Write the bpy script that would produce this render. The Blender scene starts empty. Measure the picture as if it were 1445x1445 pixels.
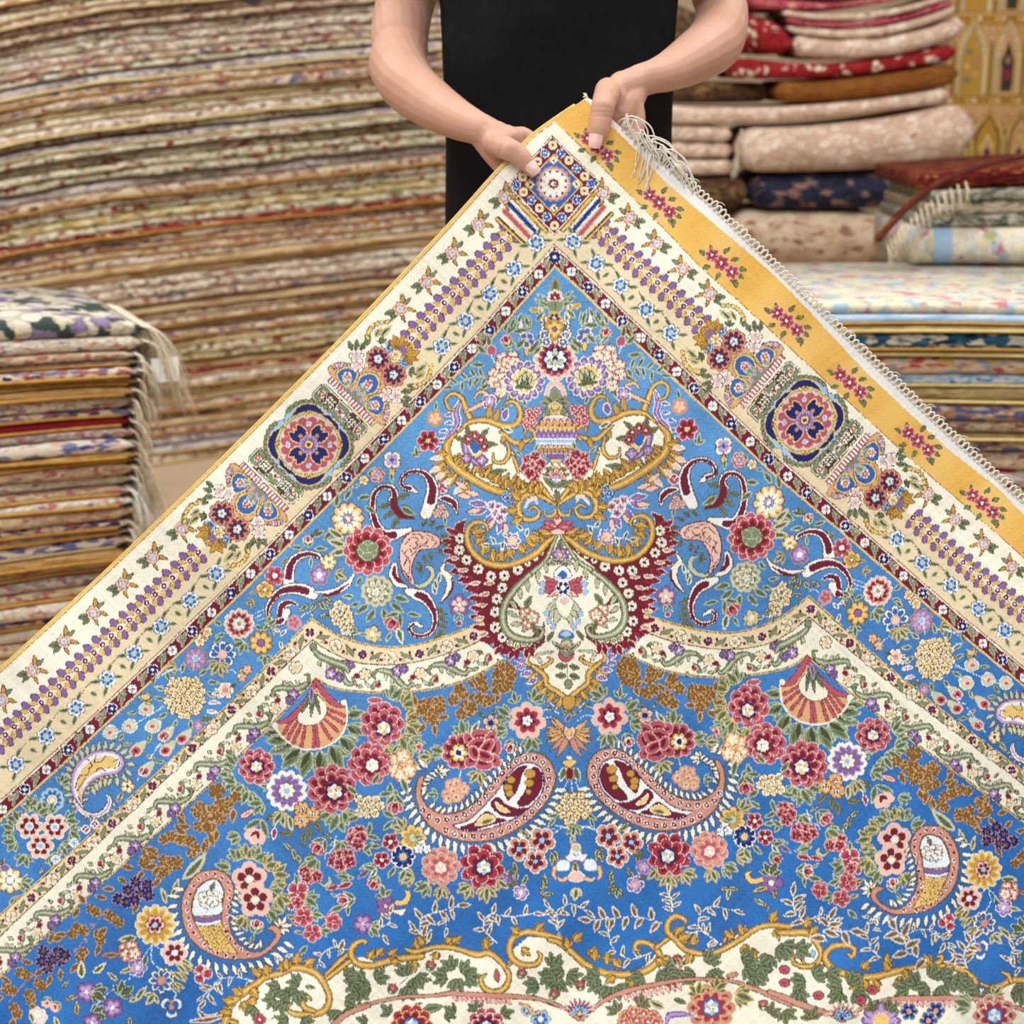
WORLD=0.5; LP1=49; LP2=58
import math, random
import numpy as np
# ------------------------------------------------------------------ the carpet's knotted design, drawn knot by knot into an array
S_=2.0; MX=70; MY=40                      # array cells per design unit, margins
DW=int((1445+2*MX)*S_); DH=int((1445+MY-60)*S_); Y0=100
def _c(*a): return np.array(a,dtype=np.uint8)
PAL=dict(W=(234,234,230),K=(235,231,212),I=(224,206,170),T=(212,166,116),G=(190,146,60),g=(124,86,24),O=(92,68,26),
 R=(108,10,36),r=(160,44,66),p=(228,190,174),q=(198,140,122),V=(126,96,158),v=(184,154,206),N=(16,26,100),B=(38,98,172),
 b=(150,192,222),S=(122,136,106),s=(188,196,166),D=(62,68,36),U=(116,84,34),Y=(226,192,114),Z=(84,142,196),X=(20,18,32),H=(224,174,78),k=(70,46,20),m=(92,104,70),w=(222,232,242),P=(176,82,98))
CI={k:i for i,k in enumerate(PAL)}
PALA=np.array([PAL[k] for k in PAL],dtype=np.uint8)
DES=np.zeros((DH,DW),dtype=np.uint8)
# left half -> right half of the symmetric corner design (the cloth is not hung quite square)
_cor=[(783.3,362,783.3,362),(782.5,334,782.5,334),(779,190,779,190),(783.3,614,783.3,614),(783.3,506.7,783.3,506.7),(794.6,830,794.6,830),
(801.7,984.5,801.7,984.5),(803,1034,803,1034),(808.8,1138,808.8,1138),(814,1205,814,1205),(435.3,627.3,1137,591.4),(491,732,1084.5,710),(519,776,1061.7,757.6),
(439.8,874,1141.6,842),(445.4,958,1138,926),(260.7,981.8,1319,930),(301.7,1227,1309,1165),(218.6,1305.5,1387,1227),(680.4,1222,943.8,1205.7),(404.5,1115.8,1195.3,1074.5),
(737.3,412.3,829.6,403.6),(690.7,465.7,879.6,451.8),(641.3,518.3,930.6,501),(489,673.8,1085,648.5),(435,727.2,1137.5,695.5),(381.3,782.5,1193.3,742),(326.3,836.7,1246.6,788.9),
(270.9,890.6,1302.6,835),(215.5,945,1359,882.4),(158,1000,1415,930.8),(638,357.2,926,345),(602,399.7,963,381),(256,746.6,1310,697.8),(215.2,786.4,1348.3,734),(173.2,825.3,1387.6,768.6),(132,865,1428,800.8)]
_cor=np.array(_cor)
def _bas(x,y):
    x=(np.asarray(x,float)-700)/700; y=(np.asarray(y,float)-700)/700
    return np.stack([np.ones_like(x),x,y,x*x,x*y,y*y,x**3*.5,x*x*y*.5,x*y*y*.5,y**3*.5],-1)
_cor=np.vstack([_cor,[(x,y,x,y) for x,y in ((783,430),(783.5,690),(788,745),(798,910),(806,1090),(781,250))]])
_A=_bas(_cor[:,0],_cor[:,1]); _reg=np.diag([0,0,0,.02,.02,.02,.1,.1,.1,.1])
_MC=np.linalg.solve(_A.T@_A+_reg,_A.T@_cor[:,2:4])
def _rb(P): return np.exp(-((P[:,None,:]-_cor[None,:,:2])**2).sum(-1)/(2*90.0**2))
_RW=np.linalg.solve(_rb(_cor[:,:2])+np.eye(len(_cor))*.25,_cor[:,2:4]-_A@_MC)
def mirror(P):
    P=np.asarray(P,float); return _bas(P[:,0],P[:,1])@_MC+_rb(P)@_RW
FX,FY,FS=0,0,1
MIR=True
def fr(x,y,s,m=True):
    global FX,FY,FS,MIR
    FX,FY,FS,MIR=x,y,s,m
def tp(P): return np.asarray(P,float)*FS+np.array([FX,FY])
def _cell(P): return (P-np.array([-MX,Y0]))*S_
def _fill(P,ci):
    P=_cell(P)
    x0=max(int(P[:,0].min()),0); x1=min(int(P[:,0].max())+2,DW); y0=max(int(P[:,1].min()),0); y1=min(int(P[:,1].max())+2,DH)
    if x1<=x0 or y1<=y0: return
    xs=np.arange(x0,x1)+.5; ins=np.zeros((y1-y0,x1-x0),bool)
    Q=np.roll(P,-1,0)
    for (ax,ay),(bx,by) in zip(P,Q):
        if ay==by: continue
        if ay>by: ax,ay,bx,by=bx,by,ax,ay
        r0=max(int(math.ceil(ay-.5)),y0); r1=min(int(math.ceil(by-.5)),y1)
        if r1<=r0: continue
        yy=np.arange(r0,r1)+.5
        xi=ax+(yy-ay)*(bx-ax)/(by-ay)
        ins[r0-y0:r1-y0]^=(xs[None,:]<xi[:,None])
    DES[y0:y1,x0:x1][ins]=ci
def _caps(P,W,ci):
    P=_cell(P); W=np.asarray(W,float)*S_/2
    for i in range(len(P)-1):
        a,b=P[i],P[i+1]; ra,rb=W[i],W[i+1]; m=max(ra,rb)+1
        x0=max(int(min(a[0],b[0])-m),0); x1=min(int(max(a[0],b[0])+m)+1,DW); y0=max(int(min(a[1],b[1])-m),0); y1=min(int(max(a[1],b[1])+m)+1,DH)
        if x1<=x0 or y1<=y0: continue
        X,Y=np.meshgrid(np.arange(x0,x1)+.5,np.arange(y0,y1)+.5)
        d=b-a; L=max(d@d,1e-9)
        t=np.clip(((X-a[0])*d[0]+(Y-a[1])*d[1])/L,0,1)
        r=ra+(rb-ra)*t
        DES[y0:y1,x0:x1][(X-a[0]-t*d[0])**2+(Y-a[1]-t*d[1])**2<=np.maximum(r,.55)**2]=ci
def fillpx(P,c,m=None):
    ci=CI[c]; _fill(P,ci)
    if (MIR if m is None else m): _fill(mirror(P),ci)
def capspx(P,W,c,m=None):
    ci=CI[c]; _caps(P,W,ci)
    if (MIR if m is None else m): _caps(mirror(P),W,ci)
def cr(P,n=6,closed=False):
    P=np.asarray(P,float)
    if len(P)<3 and not closed: return P
    if closed: Q=np.vstack([P[-1:],P,P[:2]])
    else: Q=np.vstack([2*P[0]-P[1],P,2*P[-1]-P[-2]])
    out=[]; t=np.linspace(0,1,n,endpoint=False)[:,None]
    for i in range(1,len(Q)-2):
        a,b,c,d=Q[i-1],Q[i],Q[i+1],Q[i+2]
        out.append(.5*(2*b+(c-a)*t+(2*a-5*b+4*c-d)*t**2+(3*b-a-3*c+d)*t**3))
    if not closed: out.append(P[-1:])
    return np.vstack(out)
def po(P,c,o=None,ow=1.2):
    Q=tp(P)
    fillpx(Q,c)
    if o: capspx(np.vstack([Q,Q[:1]]),[ow]*(len(Q)+1),o)
def sp(P,c,o=None,ow=1.2,n=6):
    Q=tp(cr(P,n,True))
    fillpx(Q,c)
    if o: capspx(np.vstack([Q,Q[:1]]),[ow]*(len(Q)+1),o)
def st(P,w,c,o=None,ow=1.3,n=6,core=None,cw=.4):
    """a smooth stroke; w a width or a list of widths (frame units), o outline, core an inner colour"""
    P=np.asarray(P,float); Q=tp(cr(P,n))
    if np.isscalar(w): W=np.full(len(Q),w*FS)
    else: W=np.interp(np.linspace(0,1,len(Q)),np.linspace(0,1,len(w)),w)*FS
    if c=='G': W=W*.84
    if o: capspx(Q,W+2*ow,o)
    capspx(Q,W,c)
    if core: capspx(Q,W*cw,core)
def ln(P,c,w=1.1,n=5):
    Q=tp(cr(P,n)); capspx(Q,[w]*len(Q),c)
def _el(x,y,rx,ry,a,n=14):
    t=np.linspace(0,2*math.pi,n,endpoint=False); ca,sa=math.cos(a),math.sin(a)
    return np.stack([x+rx*np.cos(t)*ca-ry*np.sin(t)*sa,y+rx*np.cos(t)*sa+ry*np.sin(t)*ca],-1)
def el(x,y,rx,ry,c,a=0,o=None,ow=1.2):
    a=math.radians(a)
    if o: fillpx(tp(_el(x,y,rx+ow/FS,ry+ow/FS,a)),o)
    fillpx(tp(_el(x,y,rx,ry,a)),c)
def fl(x,y,r,n,c1,c2=None,cc='W',o='W',rot=0,cr_=.27,co=None,ow=1.1,sq=1.0,pw=1.12):
    """rosette: n outlined petals of c1 deepening to c2, centre cc ringed with co"""
    for k in range(n):
        a=math.radians(rot)+2*math.pi*k/n
        big=n>=9; q=.69 if big else .62; e=.31 if big else .38
        w=r*q*math.sin(math.pi/max(n,4))*(pw*1.12 if big else pw)
        px,py=x+math.cos(a)*r*q,y+math.sin(a)*r*q*sq
        fillpx(tp(_el(px,py,r*e+ow/FS,w+ow/FS,a,12)),o)
        fillpx(tp(_el(px,py,r*e,w,a,12)),c1)
    if c2:
        for k in range(n):
            a=math.radians(rot)+2*math.pi*k/n
            qq,ee,ww=(.58,.27,.86) if n>=8 else (.46,.26,.95)
            px,py=x+math.cos(a)*r*qq,y+math.sin(a)*r*qq*sq
            fillpx(tp(_el(px,py,r*ee,r*qq*math.sin(math.pi/n)*ww,a,10)),c2)
    if co: el(x,y,r*cr_+1.2/FS,r*cr_*sq+1.2/FS,co)
    el(x,y,r*cr_,r*cr_*sq,cc)
def peony(x,y,r,c1='r',c2='R',o='p',rot=10,cc='Y',ci='W',co='N',n=9,cx=0,cy=0,k2=.74):
    fl(x,y,r,n,c1,c2,c1,o,rot,.5)
    fl(x+cx*.4,y+cy*.4,r*k2,n-2,c1,c2,c1,o,rot+20,.45)
    for a in range(0,360,45): el(x+cx+math.cos(math.radians(a))*r*.36,y+cy+math.sin(math.radians(a))*r*.36,r*.1,r*.1,c2)
    el(x+cx,y+cy,r*.38,r*.38,co)
    for a,c in ((200,cc),(320,cc),(80,cc),(140,ci),(20,ci),(260,ci)):
        el(x+cx+math.cos(math.radians(a))*r*.2,y+cy+math.sin(math.radians(a))*r*.2,r*.14,r*.1,c,a+60)
    el(x+cx,y+cy,r*.09,r*.09,ci)
def lf(x,y,L,a,c='S',o='s',w=.3,bend=.15,rib='D'):
    """pointed leaf from its base; long gold ones are lobed, large green ones darker in the middle"""
    if c=='G' and L*FS>13 and rib:
        for d,k in ((-34,.72),(34,.72),(0,1)): lf(x,y,L*k,a+d,c,o,w*.9,bend,0)
        ln([(x,y),(x+L*.6*math.cos(math.radians(a)),y+L*.6*math.sin(math.radians(a)))],rib,.9); return
    a=math.radians(a); ca,sa=math.cos(a),math.sin(a); pts=[]
    for u,h in ((0,0),(.18,.6),(.42,1),(.7,.75),(1,0),(.7,-.6),(.42,-.9),(.18,-.6)):
        xx=u*L; yy=h*w*L*.6+bend*L*u*u
        pts.append((x+xx*ca-yy*sa,y+xx*sa+yy*ca))
    if o: sp(pts,c,o,1.1,3)
    else: sp(pts,c,n=3)
    if rib=='D' and L*FS>11:
        sp([(x+(u*L)*ca-(h*w*L*.3+bend*L*u*u)*sa,y+(u*L)*sa+(h*w*L*.3+bend*L*u*u)*ca) for u,h in ((.1,0),(.4,1),(.85,.2),(.4,-.9))],'m',n=3)
    if rib:
        e=.68; ln([(x+.15*L*ca,y+.15*L*sa),(x+e*L*ca-bend*L*e*e*sa,y+e*L*sa+bend*L*e*e*ca)],rib,.9)
def fan(x,y,L,a,n=5,spread=100,c='S',o='s',w=.34,rib='D'):
    """a lobed leaf: leaflets fanned from one base, outlines first"""
    ks=sorted(range(n),key=lambda k:-abs(k-(n-1)/2))
    for k in ks:
        d=(k/(n-1)-.5) if n>1 else 0
        lf(x,y,L*(1-.5*abs(d)),a+d*spread,c,o,w,.12*(1 if d>=0 else -1),rib)
def sprig(P,L,c='q',o='K',stem='K',rib='D',n=5,w=.3):
    """trailing stem with leaves to both sides"""
    Q=cr(P,8); Qp=tp(Q); capspx(Qp,[.9]*len(Qp),stem)
    for k in range(n):
        i=int((k+.5)/n*(len(Q)-2)); d=Q[i+1]-Q[i]; a=math.degrees(math.atan2(d[1],d[0]))
        lf(Q[i][0],Q[i][1],L,a+(52 if k%2 else -52),c,o,w,.2*(1 if k%2 else -1),rib)
    d=Q[-1]-Q[-2]; lf(Q[-1][0],Q[-1][1],L,math.degrees(math.atan2(d[1],d[0])),c,o,w,.2,rib)
def flo(P,r,n=4,c='K',cc='R',o='O',rot=0,c2=None):
    for i,(x,y) in enumerate(P): fl(x,y,r,n,c,c2,cc,o,rot+i*25,.22,ow=1.0,pw=1.3)
def pack(x,y,rx,ry,d,seed=1):
    R=random.Random(seed); out=[]; j=0; yy=-ry
    while yy<=ry:
        xx=-rx+(d/2 if j%2 else 0)
        while xx<=rx:
            if (xx/rx)**2+(yy/ry)**2<=1.0: out.append((x+xx+R.uniform(-.1,.1)*d,y+yy+R.uniform(-.1,.1)*d))
            xx+=d
        yy+=d*.86; j+=1
    return out
def bud(x,y,r,a,c='r',c2='R',o='p',leaf='S'):
    """half-open flower on a calyx, opening towards a"""
    A=math.radians(a)
    for d in (-40,40): lf(x-math.cos(A)*r*.9,y-math.sin(A)*r*.9,r*1.5,a+d,leaf,'s',.3,0)
    for d in (-42,42,0):
        B=A+math.radians(d); el(x+math.cos(B)*r*.5,y+math.sin(B)*r*.5,r*.55,r*.36,c,a+d,o)
    for d in (-30,30): 
        B=A+math.radians(d); el(x+math.cos(B)*r*.3,y+math.sin(B)*r*.3,r*.3,r*.14,c2,a+d)
def along(P,step,off=0):
    """points every `step` design units along a polyline, with direction"""
    P=np.asarray(P,float); d=np.r_[0,np.cumsum(np.hypot(*np.diff(P,axis=0).T))]; out=[]; u=off
    while u<d[-1]:
        x=np.interp(u,d,P[:,0]); y=np.interp(u,d,P[:,1]); x2=np.interp(u+.5,d,P[:,0]); y2=np.interp(u+.5,d,P[:,1]); x1=np.interp(u-.5,d,P[:,0]); y1=np.interp(u-.5,d,P[:,1])
        out.append((x,y,math.degrees(math.atan2(y2-y1,x2-x1)))); u+=step
    return out
def offset(P,h):
    P=np.asarray(P,float); d=np.gradient(P,axis=0); d/=np.hypot(d[:,0],d[:,1])[:,None]
    return P+np.stack([-d[:,1],d[:,0]],-1)*h
# ---- grounds and bands -------------------------------------------------------------
AXIS=np.array([(779,150),(781,250),(783.3,430),(783.3,614),(785.5,720),(794.6,830),(801.7,984.5),(808.8,1138),(814,1205),(821,1330),(828,1520)],float)
LO=np.array([(826,138),(818,144),(785,166),(751,191),(720,223),(698,245),(620,332),(480,480),(300,661),(150,806),(0,945),(-120,1056)],float)
RO=np.array([(826,138),(838,143),(868,172),(905,205),(945,238),(1010,296),(1094,378),(1246,525),(1338,612),(1432,697),(1540,795)],float)
LC=np.array([(783.3,362),(737,412),(691,466),(641,518),(593,567),(541,620),(489,674),(435,727),(381,782),(326,837),(271,891),(215.5,945),(158,1000),(96,1058.7),(35,1114),(-28,1170),(-92,1226)],float)
fr(0,0,1)
def region(line,h,c,m=True):
    L=np.vstack([line[0]+(line[0]-line[1])*1.2,line]); L=offset(cr(L,5),h)
    k=np.argmax(L[:,0]<784.2); a,b=L[k-1],L[k]; t=(a[0]-784.2)/(a[0]-b[0])
    L=np.vstack([a+(b-a)*t,L[k:],[(-200,1600)]])
    ax=AXIS[AXIS[:,1]>L[0,1]][::-1]+np.array([.9,0])
    fillpx(np.vstack([L,[(828,1600)],ax]),c,m)
DES[:]=CI['W']
YB=np.array([(822,136),(845,160),(866,181),(901,216),(940,258),(1073,371),(1140,437),(1226,529),(1336,632),(1405,686),(1445,727),(1560,838)],float)
CB=np.array([(760,160),(783,172),(860,246),(940,326),(992,380),(1060,441),(1277,640),(1346,700),(1445,787),(1560,890)],float)
fillpx(np.vstack([YB,[(1560,1600),(-200,1600),(-200,1000)],LO[::-1]]),'H',False)
fillpx(np.vstack([cr(LO[2:],4),[(-200,1600),(783,1600),(783,170)]]),'Y',False)
fillpx(np.vstack([[(783,171)],YB[:2],[(800,150)]]),'H',False)
LOc=offset(cr(LO[2:],4),-3.6); LOc=LOc[LOc[:,0]<781]
fillpx(np.vstack([[(776,176)],LOc,[(-200,1600),(783,1600),(783,171)]]),'K',False)
fillpx(np.vstack([[(784,171)],YB[1:2],cr(YB,4)[4:],[(1560,1600),(783,1600)]]),'H',False)
fillpx(np.vstack([cr(CB,4)[4:],[(1560,1600),(782,1600)]]),'K',False)
capspx(LOc,[.8]*len(LOc),'g',False); capspx(cr(CB,4)[5:],[.9]*len(cr(CB,4)[5:]),'g',False)
CH=np.array([(783,262),(717,330),(707,342),(684.7,366),(661.7,391),(638,416),(613,442),(591,465),(580,478),(487,574),(400,660),(280.5,778.6),(254.5,804.8),(218,840),(190,868),(163,892),(124.5,929),(83,969),(40,1008),(12,1033),(-60,1100)],float)
region(CH,0,'I')
region(LC,12.2,'g'); region(LC,10.8,'K'); region(LC,8.8,'R'); region(LC,-8.2,'Y'); region(LC,-11,'Z'); capspx(np.array([(783.5,440),(783.5,700),(795,900),(810,1140),(822,1330),(834,1560)]),[9,9,30,30,30,30],'Z',False)
# ---- red guard band: blue crosses, white crosses, leaf scrolls -----------------------
def cross(x,y,r,a,c,o,cc):
    for k in range(4):
        A=math.radians(a+90*k)
        for d in (-.33,.33):
            el(x+math.cos(A+d)*r*.72,y+math.sin(A+d)*r*.72,r*.36+.9,r*.3+.9,o,a+90*k)
    el(x,y,r*.6,r*.6,o)
    for k in range(4):
        A=math.radians(a+90*k)
        for d in (-.33,.33): el(x+math.cos(A+d)*r*.72,y+math.sin(A+d)*r*.72,r*.36,r*.28,c,a+90*k)
        el(x+math.cos(A)*r*.5,y+math.sin(A)*r*.5,r*.3,r*.3,c)
    el(x,y,r*.3,r*.3,cc)
for k in range(len(LC)-1):
    a,b=LC[k],LC[k+1]; d=b-a; ang=math.degrees(math.atan2(d[1],d[0])); n=np.array([-d[1],d[0]])/np.hypot(*d)
    P=lambda t,h:tuple(a+d*t+n*h)
    if k: cross(*P(0,0),7,ang,'N','W','W')
    fl(*P(.5,0),7,4,'W',None,'G','N',ang,.2,pw=1.25,ow=.7)
    el(*P(.27,3.6),3.1,3.1,'P',0,'p'); el(*P(.3,-4.5),2.6,2.2,'P')
    for s,t0 in ((1,.1),(1,.62)):
        st([P(t0,6),P(t0+.07,1),P(t0+.14,-1),P(t0+.23,-6)],[1.2,4.6,4.4,1.2],'S','s',.6)
        st([P(t0+.05,5),P(t0+.12,5.5),P(t0+.2,3)],[1,2.4,.8],'S','s',.5)
cross(783.3,363,8.2,45,'N','W','W')
# ---- violet garland, cream flowers, beige flowers --------------------------------
chain=along(CH,17.05,91); 
pz=[(F*1.0) for F in ()]
def garland(x,y,a):
    ca,sa=math.cos(math.radians(a-135)),math.sin(math.radians(a-135))
    T=lambda p,q:(x+p*ca-q*sa,y+p*sa+q*ca)
    for p,q,rx,ry,an,c,o in ((-8.5,-5.8,7.4,4.9,35,'V','k'),(5.8,8.5,7.4,4.9,55,'V','k')):
        el(*T(p,q),rx,ry,c,an+a-135,o,1)
    for p,q,rx,ry,an,c,o in ((-10.5,1.7,5.8,2.9,0,'Y','g'),(.2,11,5.6,2.9,90,'Y','g')):
        el(*T(p,q),rx,ry,c,an+a-135,o,1); el(*T(p,q),rx*.6,.8,'G',an+a-135)
    el(x,y,4.1,4.1,'R',0,'W',1.1); el(x,y,1.5,1.5,'W')
def inpal(x,y): return 0 if (x>578 or x<283) else 1
for x,y,a in chain:
    if not inpal(x,y): garland(x,y,a)
def pansy(x,y,r=10):
    lf(x-5,y+4,17,165,'S','D',.5,.1); lf(x-4,y+6,15,140,'S','D',.4,-.1)
    lf(x+2,y-6,16,-75,'G','k',.4,-.25,0); lf(x+5,y-6,14,-55,'S','D',.4,.2,0); lf(x+7,y,15,-5,'G','k',.36,.3,0); lf(x+2,y+7,13,75,'G','k',.3,-.2,0)
    fl(x,y,r,6,'p','q','b','k',10,.3,'W',.9)
for x,y in ((711,278),(675,317),(638,357),(601.5,398),(564.6,436.3),(256,746.6),(215,786),(173,825),(131.5,865),(90,905),(46,946),(2,988),(-42,1030)): pansy(x,y)
def bflower(x,y,r=12.5,a=0):
    for d,L in ((-80,15),(-15,14),(95,16),(165,16)): lf(x+math.cos(math.radians(d+a))*r*.8,y+math.sin(math.radians(d+a))*r*.8,L,d+a,'S','s',.36,.15)
    fl(x,y,r,6,'w','B','s','O',20,.26,'b',1.0)
bf=[(692.4,379.2),(657.2,415),(692-71,453),(586,488),(624-64,488+36)]
bfl=[(725.5,379.2),(691.5,415),(657.3,453),(623.6,488.6)]
for x,y in ((757,343),(725.5,379.2),(691.5,415),(657.3,453),(623.6,488.6),(305.3,809.2),(268.5,847),(227.8,884),(189,922),(151,958.5),(107.5,999),(65,1038.5),(22.3,1078.6),(-22,1120)): bflower(x,y)
for a,b in (((725.5,379.2),(691.5,415)),((691.5,415),(657.3,453)),((657.3,453),(623.6,488.6)),((305.3,809.2),(268.5,847)),((268.5,847),(227.8,884)),((227.8,884),(189,922)),((189,922),(151,958.5)),((151,958.5),(107.5,999)),((107.5,999),(65,1038.5)),((65,1038.5),(22.3,1078.6))):
    mx,my=(a[0]+b[0])/2,(a[1]+b[1])/2
    ln([(b[0]+4,b[1]-14),(mx-6,my-11),(mx+8,my-19),(a[0]-13,a[1]-4)],'k',.9); lf(mx-2,my-2,12,20,'S','s',.5,.1)
# ---- the big palmette in the border ----------------------------------------------
fr(300,480,.1938)
def LT(cx,cy,a):
    ca,sa=math.cos(math.radians(a)),math.sin(math.radians(a))
    return lambda P:[(cx+x*ca-y*sa,cy+x*sa+y*ca) for x,y in P]
def halfpal(cx,cy,a):
    """striped fan with three blue lobes and the flowers beyond; +x points along the band"""
    L=LT(cx,cy,a)
    sp(L([(0,-240),(80,-275),(150,-215),(210,-110),(300,-70),(310,0),(300,70),(210,110),(150,215),(80,275),(0,240)]),'T','O',1)
    for k in range(9):
        t=math.radians(-75+k*13)
        for sg in (-1,1):
            el(*L([(45+math.cos(t)*88,sg*(-170+math.sin(t)*95))])[0],19,19,'p' if k%2 else 'v',0,'O',1)
    for ang,ox,oy,ll in ((-58,25,-95,150),(0,55,0,190),(58,25,95,150)):
        c=L([(ox,oy)])[0]; A=a+ang*.75
        M=LT(c[0],c[1],A)
        sp(M([(0,-30),(80,-84),(ll*.8,-66),(ll,0),(ll*.8,66),(80,84),(0,30)]),'Y','O',1)
        sp(M([(10,-24),(80,-68),(ll*.77,-52),(ll*.9,0),(ll*.77,52),(80,68),(10,24)]),'B')
        sp(M([(20,-14),(70,-38),(ll*.6,-28),(ll*.7,0),(ll*.6,28),(70,38),(20,14)]),'b')
        fan(*M([(0,0)])[0],ll*.5,A,3,50,'S','s',.3,0); e=M([(ll*.5,0)])[0]; fl(e[0],e[1],34,6,'K','P','Y','r',0,.3,ow=.7)
    sp(L([(-10,-85),(40,-60),(65,0),(40,60),(-10,85)]),'S','v',1)
    for y in (-50,0,50): el(*L([(50-abs(y)*.3,y)])[0],14,14,'v')
    po(L([(-48,-235),(0,-235),(0,235),(-48,235)]),'W','O',.9)
    for k in range(17): y=-230+k*27.6; po(L([(-46,y),(0,y),(0,y+14),(-46,y+14)]),'P')
    po(L([(-72,-212),(-95,-236),(-190,-236),(-212,-212),(-212,212),(-190,236),(-95,236),(-72,212)]),'K','k',1.3)
    po(L([(-84,-208),(-100,-224),(-186,-224),(-200,-208),(-200,208),(-186,224),(-100,224),(-84,208)]),'S','k',.8)
    for y0,y1 in ((-142,-60),(60,142)):
        po(L([(-84,y0),(-200,y0),(-200,y1),(-84,y1)]),'D','R',1.2)
        for k in range(3):
            for x in (-168,-142,-116): el(*L([(x,y0+17+k*24)])[0],13,7,'K',a+40)
    for y in (-150,-52,52,150): po(L([(-84,y-6),(-200,y-6),(-200,y+6),(-84,y+6)]),'R','W',.6)
    fl(*L([(-142,0)])[0],26,6,'K','P','R','D',0,.3,ow=.6)
    for y in (-36,36): el(*L([(-142,y)])[0],12,12,'K')
    for y in (-186,186): fl(*L([(-142,y)])[0],32,3,'K','P','Y','D',a,.3,ow=.6)
    for sg in (-1,1):
        for px,py,d,l in ((240,258,75,70),(285,212,30,75),(262,240,50,75),(345,205,50,85)):
            e=L([(px,sg*py)])[0]; lf(e[0],e[1],l,a+sg*d,'S','D',.45)
        for p in ((190,150),(232,208)):
            e=L([(p[0],sg*p[1])])[0]; fl(e[0],e[1],52,6,'W','p','b','R',0,.22,ow=.9)
        e=L([(330,sg*80)])[0]; fl(e[0],e[1],92,9,'q','R','N','O',10,.44,'N',1.0); fl(e[0],e[1],34,5,'s','W','S','N',0,.3,ow=.5)
        e=L([(432,sg*140)])[0]; fan(e[0],e[1],60,a+sg*60,3,90,'S','D',.45)
        e=L([(455,sg*76)])[0]; fl(e[0],e[1],44,5,'b','B','W','k',0,.24,ow=.8)
        e=L([(490,sg*48)])[0]; fan(e[0],e[1],105,a+sg*18,5,150,'G','g',.5,'g')
        for k in range(7):
            t=k/6; e=L([(385+t*180,sg*(250+math.sin(t*3.1)*40-t*25))])[0]; el(e[0],e[1],19,12,'Y',a+sg*(70-90*t),'O',1.0)
        e=L([(455,sg*180)])[0]; lf(e[0],e[1],110,a+sg*15,'s','G',.4,-.2*sg); e=L([(425,sg*205)])[0]; lf(e[0],e[1],80,a+sg*30,'s','G',.4,-.2*sg)
    e=L([(445,-8)])[0]; fl(e[0],e[1],40,6,'K','Y','G','O',0,.25,ow=.8)
    for s in (-18,18):
        e=L([(505,s)])[0]; el(e[0],e[1],30,14,'V',a)
halfpal(1026,425,-44.4); halfpal(359,1088,135.6)
cx,cy=700,760
for k in range(4):
    A=90*k; L=LT(cx,cy,A)
    sp(L([(130,-150),(235,-165),(300,-105),(325,0),(300,105),(235,165),(130,150)]),'b','O',1)
    for t in range(-54,55,12):
        e=L([(150+math.cos(math.radians(t))*165,math.sin(math.radians(t))*185)])[0]; el(e[0],e[1],15,15,'S' if t%24 else 'b',0,'O',1)
    sp(L([(190,-128),(250,-100),(287,-55),(299,0),(287,55),(250,100),(190,128),(225,60),(238,0),(225,-60)]),'N','Y',1.5)
    sp(L([(120,-165),(180,-150),(222,-85),(246,0),(222,85),(180,150),(120,165)]),'Y','O',1)
    sp(L([(110,-150),(175,-130),(210,-70),(225,0),(210,70),(175,130),(110,150)]),'s','S')
    sp(L([(215,-30),(250,0),(215,30)]),'Y','O',.9); el(*L([(228,0)])[0],10,10,'G',A,'O',.6)
for A in (-45,135):
    L=LT(cx,cy,A); po(L([(215,-95),(258,-50),(258,50),(215,95),(228,0)]),'N','Y',1)
for k in range(16):
    e=LT(cx,cy,k*22.5)([(184,0)])[0]; el(e[0],e[1],32,30,'p')
for k in range(16):
    e=LT(cx,cy,k*22.5+8)([(170,0)])[0]; el(e[0],e[1],36,32,'P')
el(cx,cy,172,172,'P')
for k in range(4):
    L=LT(cx,cy,45+90*k)
    sp(L([(40,0),(75,-55),(130,-62),(165,-40),(140,-12),(165,0),(140,12),(165,40),(130,62),(75,55)]),'N','Y',1.6,4)
    el(*L([(85,0)])[0],16,14,'G')
    L=LT(cx,cy,90*k); el(*L([(152,0)])[0],15,20,'b',90*k,'W',.6)
fl(cx,cy,70,12,'v','V','W','V',0,.4,'V',.5); el(cx,cy,38,38,'O'); el(cx,cy,30,30,'Y'); el(cx,cy,14,14,'R',0,'W',.8)
# ---- the diamond in the corner -------------------------------------------------
fr(620,130,.1661)
def dia(t,r,b,l,c,m=False): fillpx(tp([t,r,b,l]),c,m)
for (x,y) in ((545,895),): pansy(x,y,60) if 0 else None
st([(600,860),(905,1180)],36,'G','O',1.1,core='Y',cw=.5); st([(575,930),(830,1200)],38,'B','K',1.2,core='N',cw=.45); st([(555,1010),(760,1225)],44,'q','I',1.2,core='P',cw=.6)
st([(485,1075),(720,1300)],26,'G','k',1.0,core='Y')
st([(500,1060),(740,1290)],12,'D')
fr(0,0,1); pansy(711,278); bflower(757,343)
fr(620,130,.1661,False)
dia((957,362),(1375,770),(978,1228),(575,790),'g'); dia((957,371),(1366,770),(978,1219),(584,790),'W'); dia((958,383),(1353,770),(978,1206),(597,790),'R')
dia((968,525),(1220,780),(978,1050),(722,785),'Y'); dia((968,540),(1206,780),(978,1035),(737,785),'B')
for x,y in ((963,450),(1100,580),(1235,715),(835,590),(708,722),(715,850),(850,985),(1232,838),(1100,985),(978,1133)): fl(x,y,36,4,'K','Y','N','Y',45,.3,ow=.6,pw=1.4)
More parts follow.
